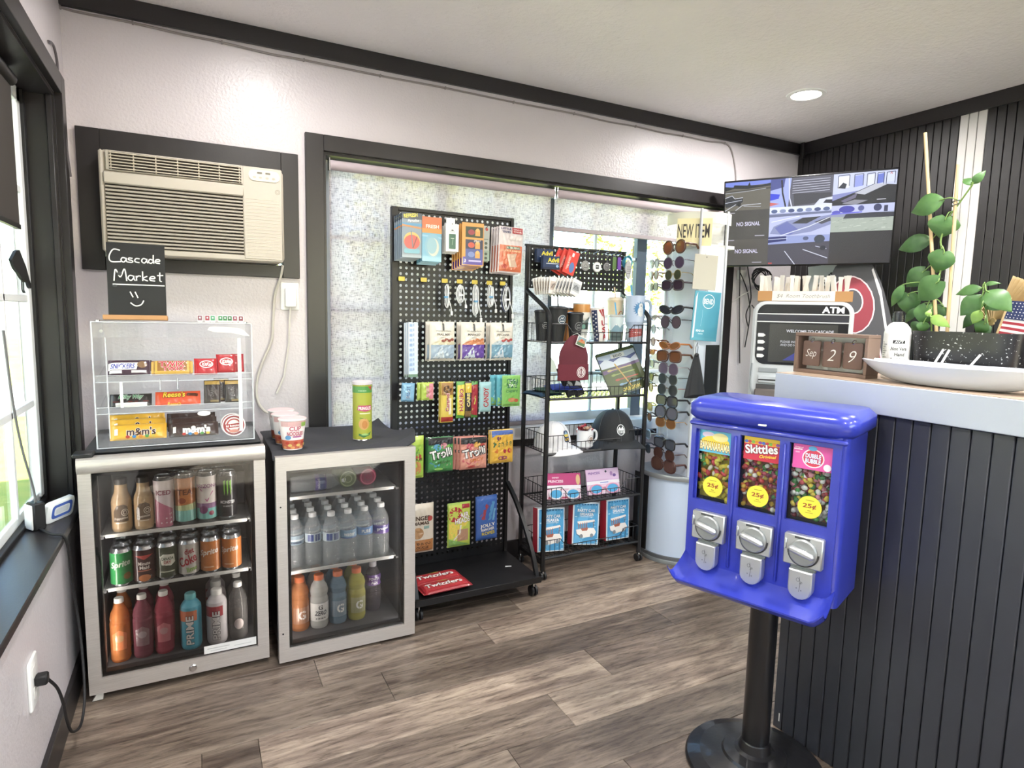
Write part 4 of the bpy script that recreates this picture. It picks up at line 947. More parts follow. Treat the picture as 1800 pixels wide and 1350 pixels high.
o = tag(MB().tube(bez([(XL - .05, 2.0, 1.20), (XL - .052, 2.05, 1.02), (XL - .05, 2.10, .88), (XL - .046, 2.18, .74), (XL - .046, 2.203, .680)], 8), .0032, PM('6a6a6c', .5), 6).build('hanging_cable'), 'grey cable hanging down the left window to the black adapter', 'cable')
o = thing('black_cable', 'black cord running from the sill adapter down to the left wall outlet', 'cord')
MB().tube(bez([(XL - .040, 2.19, LZ0 + .006), (XL + .0, 2.12, LZ0 + .006), (XL + .036, 2.10, LZ0 - .005), (XL + .038, 2.14, .49), (XL + .040, 2.17, .38), (XL + .05, 2.16, .25), (XL + .06, 2.10, .12), (XL + .06, 2.02, .075), (XL + .05, 1.95, .10), (XL + .048, 1.90, .17), (XL + .05, 1.86, .24), (XL + .045, 1.83, .30), (XL + .03, 1.806, .343)], 8), .0038, BLK2, 8).build('cord', o)
MB().box(XL + .008, 1.79, .332, XL + .034, 1.818, .358, BLK2, .004).build('plug', o)
o = thing('wall_outlet', 'white wall outlet with a black plug low on the left wall', 'outlet', (XL, 1.80, .345))
g = MB(); g.prism(rrect(-.040, -.062, .040, .062, .006), 0, .007, WHT, 'x', .002); g.build('cover_plate', o, fixn=True)
for z in (-.026, .026): MB().box(.007, -.016, z - .014, .0085, .016, z + .014, PM('e2e0dc', .4), .001).build('socket', o)

# ================================================================== pegboard stand
PX, PZ = .0257, .0254
o = PEG = thing('pegboard_stand', 'tall black rolling pegboard stand hung with snacks and air fresheners', 'display stand', (0, 0, 0))
YP = 2.642
def pegsheet(x0, z1, nc, nr, yf, th, r, m, px=PX, pz=PZ):
    mb = MB(); oc = [(cos(PI/8+k*PI/4), sin(PI/8+k*PI/4)) for k in range(8)]
    sq = [(.5, .207), (.207, .5), (-.207, .5), (-.5, .207), (-.5, -.207), (-.207, -.5), (.207, -.5), (.5, -.207)]
    corners = [(.5, .5), (-.5, .5), (-.5, -.5), (.5, -.5)]
    vs_, fs = [], []
    for j in range(nr):
        for i in range(nc):
            cx, cz = x0 + (i+.5)*px, z1 - (j+.5)*pz; b = len(vs_)
            for y in (yf, yf+th):
                vs_ += [(cx+r*a, y, cz+r*c) for a, c in oc] + [(cx+px*a, y, cz+pz*c) for a, c in sq] + [(cx+px*a, y, cz+pz*c) for a, c in corners]
            for s_, y in ((0, 0), (20, 1)):
                for k in range(8):
                    k2 = (k+1) % 8; f = (b+s_+k, b+s_+8+k, b+s_+8+k2, b+s_+k2); fs.append(f if s_ else tuple(reversed(f)))
                for c, (p, q) in enumerate(((0, 1), (2, 3), (4, 5), (6, 7))):
                    f = (b+s_+8+p, b+s_+16+c, b+s_+8+q); fs.append(f if s_ else tuple(reversed(f)))
            for k in range(8): k2 = (k+1) % 8; fs.append((b+k, b+k2, b+20+k2, b+20+k))
    mb.add(vs_, fs, m); return mb
NR = 62
pegsheet(.793, 1.7027, 21, NR, YP, .003, .0064, M_IRON).build('peg_panel', o, smooth=False)
zb = 1.7027 - NR*PZ
for x0, x1 in ((.763, .793), (.793 + 21*PX, 1.350)): MB().box(x0, YP - .010, .060, x1, YP + .018, 1.718, M_IRON, .002).build('upright', o)
MB().box(.793, YP - .008, 1.7027, 1.3327, YP + .018, 1.718, M_IRON, .001).build('top_rail', o)
MB().box(.793, YP, .101, 1.3327, YP + .005, zb, M_IRON).build('kick_panel', o)
MB().box(.763, 2.292, .084, 1.350, YP + .018, .100, M_IRON, .002).build('base_shelf', o)
MB().box(.763, 2.286, .078, 1.350, 2.2915, .106, M_IRON, .001).build('shelf_lip', o)
for x in (.776, 1.343):
    a = [(YP - .010, .452), (2.60, .430), (2.54, .388), (2.47, .320), (2.41, .250), (2.36, .180), (2.325, .110), (2.312, .070)]
    m_ = MB(); cu = bez([(0, y, z) for y, z in a], 4); wv = []
    for p in cu: wv.append(p)
    m_.tube([Vector((x, p.y, p.z)) for p in cu], .0125, M_IRON, 4); m_.build('curved_brace', o)
def caster(parent, x, y, top, r=.024, rot=0):
    c = MB(); M_ = PM('1f1f21', .5)
    for dx in (-.009, .009): c.cyl((x+dx-.005, y, r), (x+dx+.005, y, r), r, r, M_, 16)
    c.build('caster', parent)
    MB().box(x - .004, y - .010, r*.9, x + .004, y + .010, top, CHROME, .002).build('caster_fork', parent)
for x in (.79, 1.335):
    caster(o, x, 2.335, .084); caster(o, x, YP - .02, .084)
hk = MB(); hk.tube(bez([(0, 0, .004), (0, -.008, 0), (0, -.05, -.002), (0, -.095, 0), (0, -.104, .010)], 5), .0016, PM('2b2b2d', .4), 6); hk.box(-.010, -.003, -.004, .010, 0, .008, PM('2b2b2d', .4)); hk.tube([(-.008, -.003, .004), (-.008, -.010, .012), (.008, -.010, .012), (.008, -.003, .004)], .0012, PM('2b2b2d', .4), 5)
hook0 = None
def hook(x, z):
    global hook0
    if hook0 is None: hook0 = hk.build('peg_hook', PEG); h = hook0
    else: h = hook0.copy(); C.objects.link(h); h.parent = PEG
    h.location = (x, YP, z); return h
tagm = MB(); tagm.prism(rrect(-.014, -.009, .014, .009, .003), -.001, .001, PM('d8c24a', .4), 'y'); tag0 = None
for x in (.803, .903, 1.001, 1.073, 1.147, 1.221, 1.290):
    h = hook(x, 1.400)
    t_ = tagm.build('price_tag', PEG, fixn=True) if tag0 is None else tag0.copy()
    if tag0 is not None: C.objects.link(t_); t_.parent = PEG
    else: tag0 = t_
    t_.location = (x, YP - .022, 1.413)
def hang(name, label, cat, cx, ztop, w, h, t, base, mk, n=1, y=2.54, dy=.017, dx=.002, crimp='z', group=None, cr=.0012, rz=0, lab2=None, hookit=True, tz=0):
    if hookit: hook(cx, ztop - .006)
    root = thing(name, label, cat, (cx, y, ztop - h/2), (0, tz, rz), group)
    _, mp = pack('wrapper', root, w, h, t, SOFT(base), crimp, cr, 24, 28)
    p = Print(mp, .010, w0=.0019, mat=SOFT); mk(p, w, h); p.done(root)
    root['group'] = group or label
    for k in range(1, n):
        dup(root, (cx - dx*k, y + dy*k, ztop - h/2 - .0015*k), label=ORD[k] + ' pack on its hook: ' + (lab2 or label).replace(' hanging behind the front one', ''))
    return root
def card(name, label, cat, cx, ztop, w, h, base, mk, n=1, y=2.54, dy=.014, dx=.003, t=.003, blister=None, lab2=None, group=None, dz=.004):
    hook(cx, ztop - .008)
    root = thing(name, label, cat, (cx, y, ztop - h/2), (0, 0, 0), group or label)
    MB().box(-w/2, -t/2, -h/2, w/2, t/2, h/2, SOFT(base), .001).build('card', root)
    p = Print(flat((0, -t/2, 0)), .2, mat=SOFT); mk(p, w, h); p.done(root)
    if blister:
        a, b, c, d = blister; bl = MB(); bl.prism(rrect(a*w, b*h, c*w, d*h, .008), -t/2 - .008, -t/2 - .001, GL('f4f8fa', 1.4, .05, .06), 'y', .003); bl.build('blister', root, fixn=True)
    for k in range(1, n): dup(root, (cx - dx*k, y + dy*k, ztop - h/2 - dz*k), label=ORD[k] + ' card back on its hook: ' + ' '.join(label.split()[:9]))
    return root
def mA(p, w, h):
    p.r(-w/2, h*.36, w/2, h*.5, '3d4a58').t('REFRESH', -.006, h*.44, .016, 'e9d93c', .060, bold=.03, rot=.15).t('Paradise', .006, h*.33, .012, 'e8eef0', .05, shear=.3, rot=.1).r(-w/2, h*.22, w/2, h*.27, '4f9ac8').p([(-w/2, h*.20), (w/2, h*.15), (w/2, h*.18), (-w/2, h*.24)], 'd78a4a')
    p.e(0, -h*.12, .036, .036, 'e2b45a').e(0, -h*.15, .034, .030, 'd4504a').line([(-.004, h*.1), (.004, -h*.28)], .004, '5f7a8c').line([(.004, -h*.28), (.022, -h*.02)], .004, '7d2f33').p(rrect(-.034, -h*.40, .034, -h*.30, .006), '6fb4c8')
def mB(p, w, h):
    p.r(-w/2, h*.14, w/2, h/2, 'd96a34').r(-w/2, h*.14, w/2, h*.24, 'e08f3a').t('FRESH', .002, h*.29, .015, 'f6e7d8', .058, bold=.04).p([(-w/2, h*.10), (w/2, h*.06), (w/2, h*.02), (-w/2, h*.06)], '8cc4de').e(.004, -h*.14, .036, .05, '7fb7cf').e(.006, -h*.17, .026, .038, 'c6cdbf').e(.0, -h*.14, .022, .034, '8dbbc9')
def mC(p, w, h):
    p.r(-w*.42, -h*.46, w*.42, h*.30, 'f6f6f4').p(rrect(-w*.26, -h*.40, w*.26, h*.14, .003), '2f6a52').line([(0, -.03), (.003, .0)], .002, '9cc4ae').r(-w*.2, h*.2, w*.2, h*.225, 'b9c4bd').e(0, h*.27, .006, .003, '5a5f5c').r(-.008, -.004, .008, -.001, 'b9d4c4')
def mD(p, w, h):
    p.r(-w/2, -h/2, w/2, h/2, 'e8a24a').r(-w*.46, -h*.48, w*.46, -h*.30, '5a44b0')
    for k, (z, c) in enumerate(((.28, '33402f'), (-.02, '2f3458'), (-.24, '4a5aa8'))):
        p.r(-w*.34, h*(z-.12), w*.46, h*(z+.13), c).e(-.008, h*z, .016, .012, ('a93a4a', 'd9503f', '7a8fd0')[k]).r(w*.10, h*(z-.08), w*.32, h*(z+.06), 'eda24a').e(w*.21, h*(z+.06), w*.08, h*.04, 'f2b866')
    p.t('SPRAY', .02, h*.08, .010, 'e6e2dc', .034, shear=.3).t('3', -w*.36, -h*.39, .014, 'f2eefa', bold=.04).r(-w*.2, -h*.41, w*.38, -h*.37, 'c6bdf0')
def mE(p, w, h):
    p.r(-w/2, -h/2, w/2, -h*.2, '9fb7a6').e(w*.12, h*.40, .007, .007, 'c2453f')
    for z in (.0, -.12, -.3, -.42): p.e(.002, h*z, .007, .006, '4a5a50')
    p.r(-w*.3, h*.1, w*.3, h*.13, '8a948e')
def mF(p, w, h):
    p.r(-w*.46, -h*.47, w*.46, h*.10, 'e0714a').r(w*.02, h*.36, w*.46, h*.49, 'b5343a').t('GREAT', w*.24, h*.45, .006, 'f4e6e2', .04, bold=.03).t('VALUE', w*.24, h*.40, .006, 'f4e6e2', .04, bold=.03).t('LITTLE', -w*.22, h*.45, .010, '3f3f74', .05, bold=.03).t('TREES', -w*.22, h*.38, .010, '3f3f74', .045, bold=.03)
    p.r(-w*.2, h*.02, w*.36, h*.075, '5d8a7c').t('REFRESHING', w*.08, h*.048, .007, 'f2e6c8', .062, bold=.03).t('CITRUS SUNRISE', w*.04, -h*.02, .008, 'f6d6a0', .09, bold=.03).p([(-.02, -h*.10), (.03, -h*.07), (.022, -h*.20), (.034, -h*.36), (-.004, -h*.38), (-.012, -h*.24)], 'd7b39a').e(-.032, -h*.36, .014, .010, 'c2402f').r(-w*.1, h*.22, w*.4, h*.30, 'e6dcd8')
card('air_freshener', 'grey blue air freshener card with sunset circle and yellow lettering', 'air freshener', .822, 1.682, .086, .185, '8596a6', mA, 5, dx=.004, dz=.003)
card('air_freshener', 'orange topped air freshener card with a pale blue moon bottom', 'air freshener', .910, 1.672, .088, .186, '6fb4d2', mB, 4)
card('air_freshener', 'narrow white air freshener pack with a dark green window', 'air freshener', 1.003, 1.652, .060, .118, 'eceae8', mC, 3)
MB().box(.985, 2.565, 1.640, 1.025, 2.567, 1.680, PM('f0eff0', .4)).build('header_card', PEG)
card('air_freshener', 'tall orange and purple air freshener card with three pictures', 'air freshener', 1.100, 1.664, .104, .184, 'd98c4a', mD, 5, dx=.006, dz=.005)
card('air_freshener', 'slim grey green air freshener card beside the three-picture card', 'air freshener', 1.170, 1.660, .040, .154, 'b9c1bc', mE, 2, y=2.56)
hang('air_freshener', 'clear and orange scented sachet pack at the right of the top hooks', 'air freshener', 1.286, 1.662, .122, .205, .010, 'ddd3d2', mF, 4, dx=.005, group='orange sachet packs', lab2='clear and orange sachet pack hanging behind the front sachet pack', tz=.03)
# charging cables
def cables(cx, zt, zb_, w, label, kind, dark=None):
    o = thing('charging_cable', label, 'cable', (cx, 2.585, zt), (0, 0, kind*.2), 'coiled charging cables')
    L = zt - zb_; rg2 = random.Random(int(cx*1000)); m_ = MB()
    for k in range(5):
        a = w*(.35+.13*k); off = rg2.uniform(-.004, .004); y = -.008 + .004*k
        pts = [(off+a*.5*sin(q)*(1 if kind % 2 else (abs(cos(q/1))*.6+.35)), y+.002*sin(3*q), -L*.40 - L*(.38+.02*k)*cos(q)) for q in [2*PI*i/18 for i in range(18)]]
        m_.tube(pts, .0017, PM(dark if (dark and k > 2) else 'eceef0', .4), 5, closed=True)
    m_.build('cord', o)
    m_ = MB(); m_.tube([(w*.10, -.012, -L*.45), (w*.30, -.016, -L*.75), (w*.42, -.014, -L*.95)], .0018, WHT, 5); m_.box(w*.42-.005, -.018, -L*1.08, w*.42+.004, -.010, -L*.93, WHT, .001); m_.build('plug', o)
    MB().lathe([(w*.22, -L*.44-.004), (w*.22, -L*.44+.004)], PM(('6fa8d0', 'e9e9ea')[kind % 2], .5), 12).build('tie', o)
cables(.996, 1.395, 1.270, .050, 'white charging cable tied at the middle, leftmost of the five coils', 0, '3a3a3c')
cables(1.066, 1.392, 1.300, .044, 'short oval coil of white charging cable, second of the five', 1)
cables(1.140, 1.392, 1.240, .048, 'long white looped charging cable, third of the five coils', 0)
cables(1.214, 1.396, 1.285, .050, 'white charging cable with a blue tie, fourth of the five coils', 2)
cables(1.296, 1.398, 1.262, .060, 'white and navy charging cable at the right end of the five coils', 1, '4a5278')
# snack bags
def mBag(c1, c2, food, nm):
    def f(p, w, h):
        p.r(-w*.46, -h*.47, w*.46, -h*.08, c1).p([(-w*.46, -h*.08), (w*.46, -h*.08), (w*.46, h*.0), (0, h*.06), (-w*.30, h*.0)], c2).p([(-w*.40, -h*.42), (-.004, -h*.12), (.006, -h*.42)], 'cfdbe2')
        for k in range(4): p.e(w*(.0+.12*k), h*(.02+.03*(k % 2)), .009, .006, food)
        p.t('Wholesome Snacks', 0, h*.27, .006, '8a8a84', .07).t(nm, 0, h*.18, .009, '6a6660', .06).r(-.012, h*.09, .012, h*.105, 'b9b7ae').r(-.004, h*.28, .004, h*.46, '4a4a48')
    return f
for cx, c1, c2, fd, nm, l in ((.962, '9fb4c8', 'd9cfae', '9c4a38', 'TRAIL MIX', 'cream nut snack bag with a pale blue bottom'), (1.108, '6a4aa8', 'd98a5a', 'c9743f', 'MANGO', 'cream dried fruit bag with a violet bottom'), (1.252, '6f9fb8', 'b9c8ce', 'b8453f', 'PECANS', 'cream nut snack bag with a teal bottom')):
    hang('snack_bag', l + ' on the middle hooks', 'snack bag', cx, 1.232, .116, .172, .034, 'e6dfd0', mBag(c1, c2, fd, nm), 2, y=2.545, dy=.034, dx=.006, group=l, lab2=l + ' hanging behind the front one', cr=.002)
hook(.832, 1.226)
for k in range(3):
    o = thing('packet_strip', ('front long pale blue strip of small packets hanging on the left', 'middle of the three hanging packet strips', 'rear of the three hanging packet strips')[k], 'packets', (.833 - .003*k, 2.555 + .018*k, 1.228 - .002*k), group='hanging packet strips')
    MB().box(-.0215, -.007, -.236, .0215, .007, 0, PM('dfe5ea', .35), .003).build('strip', o)
    p = Print(flat((0, -.007, 0)), .3); p.r(-.0205, -.222, .0205, -.001, 'c9d8e8').r(-.0205, -.236, .0205, -.224, '6a8a74')
    for j in range(10): p.r(-.017, -.02-.021*j, -.004, -.008-.021*j, ('8fa8cc', '9fb4d4')[j % 2]).r(.0, -.018-.021*j, .003, -.006-.021*j, '7a90b8').r(.008, -.019-.021*j, .012, -.009-.021*j, 'e9eef2')
    p.done(o)
def simple(c2, txt, tc, rot=0, th=.014, tw=None, extra=None):
    def f(p, w, h):
        if c2: p.p([(-w*.42, -h*.40), (w*.42, -h*.44), (w*.42, h*.42), (-w*.42, h*.40)], c2)
        if extra: extra(p, w, h)
        if txt: p.t(txt, 0, 0, th, tc, tw, rot, bold=.05, halo='f4f0ea')
    return f
hang('candy_pack', 'small light blue fruit candy pouch at the left of its row', 'candy', .807, .968, .058, .080, .012, '6fa6cc', simple('86b9dc', 'FROOT', '3f6aa0', PI/2, .016, .05), 1, group='small pouches', tz=.06)
hang('candy_pack', 'small lime and pink melon candy pouch', 'candy', .895, .968, .056, .078, .012, 'b5cf4a', simple(None, 'FROOT', 'e06a7c', PI/2, .014, .05, lambda p, w, h: p.r(w*.1, -h*.44, w*.46, h*.44, 'e88a94')), 2, dx=.014, group='small melon pouches', lab2='lime candy pouch hanging behind the pink and lime one')
hang('candy_pack', 'tall yellow caramel candy pack with a red bottom', 'candy', .986, .968, .060, .182, .014, 'e6c94a', simple(None, 'Caramel', 'b5302a', PI/2, .018, .08, lambda p, w, h: p.r(-w*.47, -h*.48, w*.47, -h*.36, 'b5322c').r(-w*.46, h*.18, w*.46, h*.48, 'a9783a').e(0, h*.32, .02, .016, '5a3a24').r(w*.1, -h*.3, w*.3, h*.1, 'f2e6c0')), 2, group='caramel packs', lab2='yellow caramel pack hanging behind the front caramel pack')
hang('candy_pack', 'tall green and yellow Haribo gummy pack', 'candy', 1.052, .968, .044, .166, .014, '5aa83f', simple('e6cf3f', 'HARIBO', 'c23a34', PI/2, .020, .10), 1, group='gummy packs')
hang('candy_pack', 'tall yellow and black gummy pack between two green ones', 'candy', 1.085, .966, .034, .164, .014, '3a2e2a', simple(None, 'CARE', 'e9d24a', PI/2, .014, .06, lambda p, w, h: p.r(-w*.44, h*.2, w*.44, h*.46, 'e6c43a').r(-w*.44, -h*.46, w*.44, -h*.3, '8a6a3a')), 1, y=2.535, group='gummy packs')
hang('candy_pack', 'tall red and green gummy pack with crimped ends', 'candy', 1.119, .966, .036, .166, .014, '4f9a3c', simple('b8323c', None, 'ffffff', 0, .01, None, lambda p, w, h: p.line([(-.012, -.06), (.004, 0), (-.004, .06)], .005, 'c9d24a')), 1, y=2.545, group='gummy packs')
hang('candy_pack', 'light teal candy box with red lettering on the pegboard', 'candy', 1.172, .962, .060, .138, .020, '9fd0d2', simple(None, 'CANDY', 'b53038', PI/2, .026, .09), 1, crimp='b', cr=.0003, group='teal candy box')
def mTic(p, w, h):
    p.r(-w*.46, -h*.47, w*.46, h*.47, '7fc257').p(rrect(-.028, h*.10, .030, h*.40, .008), '3f7f4a').t('TIC', .001, h*.31, .013, 'eef4e6', .04, bold=.05).t('TAC', .001, h*.19, .013, 'eef4e6', .04, bold=.05).t('CHEWY!', 0, h*.0, .012, '3a7a52', .06, bold=.02).e(.0, -h*.28, .02, .010, 'd98a5a').e(.022, -h*.3, .012, .008, 'c9603f')
hang('candy_pack', 'green Tic Tac chewy candy bag at the right end of its row', 'candy', 1.300, .990, .094, .146, .018, '8fd06a', mTic, 1, group='chewy candy bags', y=2.53)
def mTic2(p, w, h): p.r(-w*.46, -h*.47, w*.46, h*.47, '58b8cc').p([(-w*.46, -h*.47), (w*.46, -h*.47), (-w*.46, -h*.2)], '8fcf6a').line([(-.03, -.03), (-.02, .05)], .004, 'bfe6ee')
hang('candy_pack', 'turquoise chewy candy bag hanging behind the green Tic Tac bag', 'candy', 1.284, .990, .094, .146, .018, '58b8cc', mTic2, 2, y=2.556, dy=.026, dx=.022, group='turquoise candy bags', lab2='rear turquoise chewy candy bag at the left of its hook')
def mTrolli(bg, a, b, c, sub, subc):
    def f(p, w, h):
        p.r(-w*.47, -h*.46, w*.47, h*.28, bg).r(-w*.47, h*.30, w*.47, h*.48, '2b2b2c')
        p.e(-w*.16, h*.22, .018, .016, a).e(w*.10, h*.26, .016, .014, b).e(w*.30, h*.20, .014, .014, c)
        p.line([(-w*.42, -h*.2), (-w*.2, -h*.32), (w*.05, -h*.25)], .008, a).line([(w*.1, -h*.35), (w*.38, -h*.28)], .009, b)
        p.t('Trolli', 0, h*.04, .040, 'f6f3ee', w*.84, rot=.18, bold=.06, halo='1f1f20', hw=.05).t(sub, w*.1, -h*.20, .014, subc, w*.5, bold=.05, rot=.12).e(-w*.1, -h*.40, .02, .006, c)
    return f
def mGrn(p, w, h): p.r(-w*.46, -h*.46, w*.46, h*.30, '9cc83f').e(.0, h*.1, .022, .03, '6aa23a').e(.018, h*.0, .014, .014, 'c2453f').t('SOUR', .01, -h*.05, .014, '4a3a2a', .05, bold=.04).e(.01, -h*.25, .02, .03, 'c98a4a').r(-w*.4, -h*.48, w*.4, -h*.40, 'b5d84a')
hang('candy_pack', 'lime green candy bag partly behind the right fridge', 'candy', .836, .735, .086, .188, .022, 'b9d64a', mGrn, 1, group='lime candy bags')
hang('candy_pack', 'green and black Trolli gummy bag with sour worms', 'candy', .957, .722, .122, .158, .024, '3c7f4a', mTrolli('4a9a50', '5aa8d0', 'd98a94', '8fcf5a', 'Minis', '3a6a2f'), 2, group='Trolli bags', lab2='green Trolli gummy bag hanging behind the front one', cr=.002)
hang('candy_pack', 'pink and orange Trolli spicy gummy bag', 'candy', 1.117, .712, .134, .150, .024, 'e08a7a', mTrolli('e59a84', 'd95a6a', 'e8b04a', 'c9443f', 'SPICY', 'e0782f'), 4, dx=.009, group='spicy Trolli bags', lab2='pink Trolli spicy gummy bag hanging behind the front one', cr=.002)
def mMam(p, w, h):
    p.r(-w*.47, h*.36, w*.47, h*.48, '4a6ab8').r(-w*.46, -h*.46, w*.46, h*.36, 'f0b93a').t('Mamba', 0, h*.10, .030, '2f6f4a', w*.82, rot=.06, bold=.012).e(-w*.24, -h*.12, .014, .010, 'e07a2f').e(w*.08, -h*.14, .010, .010, 'b5283c').e(w*.30, -h*.12, .011, .012, 'd0303c').e(0, -h*.33, .024, .010, '9a4a5a').e(-w*.18, h*.26, .010, .010, '7a3f5a').p([(-w*.46, h*.28), (-w*.3, h*.36), (-w*.46, h*.36)], '5a7ac8')
hang('candy_pack', 'yellow Mamba fruit chews bag with a blue top edge', 'candy', 1.262, .735, .118, .158, .024, 'f2c244', mMam, 2, group='Mamba bags', lab2='yellow Mamba fruit chews bag hanging behind the front one', cr=.002)
def mGing(p, w, h): p.t('GINGER', -w*.02, h*.22, .020, '4a3524', w*.78, bold=.05).t('MAMAS', .0, h*.12, .016, '4a3524', w*.6, bold=.05).e(w*.34, h*.20, .012, .012, 'b5453f').e(-w*.12, -h*.08, .026, .026, 'b98a5a').r(-w*.46, -h*.46, w*.46, -h*.22, 'b5763f').t('SUPERFOOD', 0, -h*.30, .012, '3f2a1a', w*.7, bold=.04).t('COOKIES', 0, -h*.38, .012, '3f2a1a', w*.55, bold=.04).r(w*.1, h*.0, w*.3, h*.06, '8fb4a8')
hang('snack_bag', 'tan ginger cookie pouch at the left of the bottom hooks', 'snack bag', .866, .428, .124, .225, .026, 'd9cdb8', mGing, 1, group='cookie pouches')
def mAir(p, w, h): p.r(-w*.46, -h*.46, w*.46, h*.46, 'c2d24a').e(-w*.18, h*.24, .034, .036, 'c2303a').p([(-w*.46, h*.05), (w*.46, h*.10), (-w*.1, -h*.26), (-w*.46, -h*.3)], 'e9cf4a').t('AIR', w*.20, h*.22, .024, 'f5f4f0', w*.42, rot=.1, bold=.06, halo='8a2a30').t('HEADS', w*.12, h*.10, .024, 'f5f4f0', w*.66, rot=.1, bold=.06, halo='8a2a30').r(-w*.1, -h*.36, w*.38, -h*.10, 'b98a6a').line([(-w*.4, -h*.4), (.0, -h*.2), (w*.05, h*.0)], .008, 'e6e2cf').p([(-w*.46, -h*.46), (w*.46, -h*.46), (-w*.46, -h*.3)], '7fb457').r(w*.1, h*.37, w*.44, h*.46, 'b5303a')
hang('candy_pack', 'lime and red Airheads candy bag on the bottom hooks', 'candy', 1.051, .412, .112, .208, .018, 'a8cc4f', mAir, 1, group='Airheads bags')
def mJol(p, w, h): p.r(-w*.46, -h*.46, w*.46, h*.46, '3a66b8').line([(-w*.2, -h*.02), (-w*.12, h*.2), (w*.02, h*.3)], .018, 'a8404c').line([(-w*.3, h*.08), (-w*.1, -h*.04)], .014, 'b5504c').line([(w*.1, -h*.06), (w*.2, h*.2), (w*.3, h*.36)], .016, '4f94c8').line([(w*.28, -h*.06), (w*.36, h*.2)], .012, '6fb0d8').t('JOLLY', w*.02, -h*.17, .020, 'f3f2ee', w*.70, rot=.08, bold=.06, halo='20305a').t('RANCHER', w*.02, -h*.25, .013, 'f3f2ee', w*.60, rot=.08, bold=.06, halo='20305a').t('ROPES', w*.04, -h*.34, .016, 'd9c24a', w*.6, rot=.08, bold=.05, halo='20305a')
hang('candy_pack', 'blue Jolly Rancher ropes candy bag on the bottom hooks', 'candy', 1.190, .428, .110, .212, .018, '2f5aa8', mJol, 1, group='rope candy bags', tz=-.02)
def mTwz(p, w, h): p.r(-w*.46, -h*.42, w*.46, h*.42, 'c42f38').t('Twizzlers', -w*.02, -.002, .030, 'f4f1ee', w*.74, bold=.05, shear=.1, halo='5a1a20').p(rrect(-.022, h*.26, .022, h*.42, .005), 'e0c24a').t('TWISTS', 0, h*.34, .008, '7a2a24', .034, bold=.03)
for i, (x, y, rz, l) in enumerate(((.905, 2.440, .05, 'rear red Twizzlers pack lying on the pegboard base shelf'), (.912, 2.352, .06, 'front red Twizzlers pack lying on the pegboard base shelf'))):
    o = thing('candy_pack', l, 'candy', (x, y, .1165), (-PI/2, 0, rz), 'Twizzlers packs')
    _, mp = pack('wrapper', o, .225, .090, .026, SOFT('b52a33'), 'x', .001)
    p = Print(mp, .010, w0=.0019, mat=SOFT); mTwz(p, .225, .09); p.done(o)
tag(MB().box(1.02, 2.37, .1005, 1.035, 2.385, .1025, PM('5a5a5c', .5)).build('price_clip'), 'small dark price clip on the pegboard base shelf beside the red packs', 'clip')
tag(MB().prism([(1.255, 2.46), (1.283, 2.452), (1.285, 2.458), (1.258, 2.467)], .1004, .1014, PM('e6e6e4', .6)).build('paper_scrap'), 'tiny white paper scrap on the pegboard base shelf', 'paper')

# ================================================================== wire rack
RX0_, RX1_, RF, RB = 1.456, 2.036, 2.460, 2.690
RS = (1.143, .878, .615, .360, .104)
o = RACK = thing('wire_rack', 'black rolling wire rack of hats, tumblers and souvenirs in front of the window', 'rack', (0, 0, 0))
for x in (RX0_, RX1_):
    MB().tube([(x, RB, .045), (x, RB, 1.610)], .0115, M_IRON, 4).build('rear_post', o)
    MB().tube([(x, RF, .045)] + bez([(x, RF, 1.20), (x, RF, 1.255), (x, RF + .018, 1.285), (x, RF + .06, 1.312), (x, RB - .04, 1.372), (x, RB, 1.392)], 4), .0115, M_IRON, 6).build('front_post', o)
    MB().box(x - .008, RF, .075, x + .008, RB, .092, M_IRON).build('side_rail', o)
    for y in (RF, RB): caster(o, x, y, .05, .020)
def basket(z):
    m_ = MB(); r = .0015; hi, lo = z + .088, z + .050; m = PM('202022', .4)
    m_.tube([(RX0_, RF, z), (RX1_, RF, z)], .007, m, 6); m_.tube([(RX0_, RB, z), (RX1_, RB, z)], .005, m, 6)
    for x in (RX0_ + .012, RX1_ - .012):
        m_.tube([(x, RF, z), (x, RB, z)], .003, m, 5); m_.tube([(x, RF, hi), (x, RB, hi)], .0022, m, 5)
        for k in range(9): y = RF + .01 + k*.0262; m_.tube([(x, y, z), (x, y, hi)], r, m, 4)
    nt = [(RX0_ + .012, hi), (RX0_ + .095, hi), (RX0_ + .128, lo), (RX1_ - .128, lo), (RX1_ - .095, hi), (RX1_ - .012, hi)]
    m_.tube([(x, RF, zz) for x, zz in nt], .0022, m, 5); m_.tube([(RX0_ + .012, RB, hi), (RX1_ - .012, RB, hi)], .0022, m, 5)
    for k in range(1, 21):
        x = RX0_ + .012 + k*.0265
        zz = hi if (x < nt[1][0] or x > nt[4][0]) else lo
        if nt[1][0] <= x <= nt[2][0] or nt[3][0] <= x <= nt[4][0]: zz = (hi + lo)/2
        m_.tube([(x, RF, zz), (x, RF, z), (x, RB, z), (x, RB, hi)], r, m, 4)
    for k in range(1, 7): y = RF + k*.033; m_.tube([(RX0_ + .012, y, z - .002), (RX1_ - .012, y, z - .002)], r, m, 4)
    m_.build('wire_basket', RACK)
for z in RS: basket(z)
MB().box(RX0_ + .006, RF + .008, RS[0] + .0015, RX1_ - .006, RB - .008, RS[0] + .003, PM('c9c6c2', .5)).build('shelf_liner', o)
hx0, hz1 = 1.470, 1.604
MB().box(RX0_ - .012, RB - .010, hz1, RX1_ + .012, RB + .010, 1.612, M_IRON).build('header_rail', o)
pegsheet(hx0, hz1, 22, 8, RB - .004, .005, .0046, M_IRON).build('header_panel', o, smooth=False)
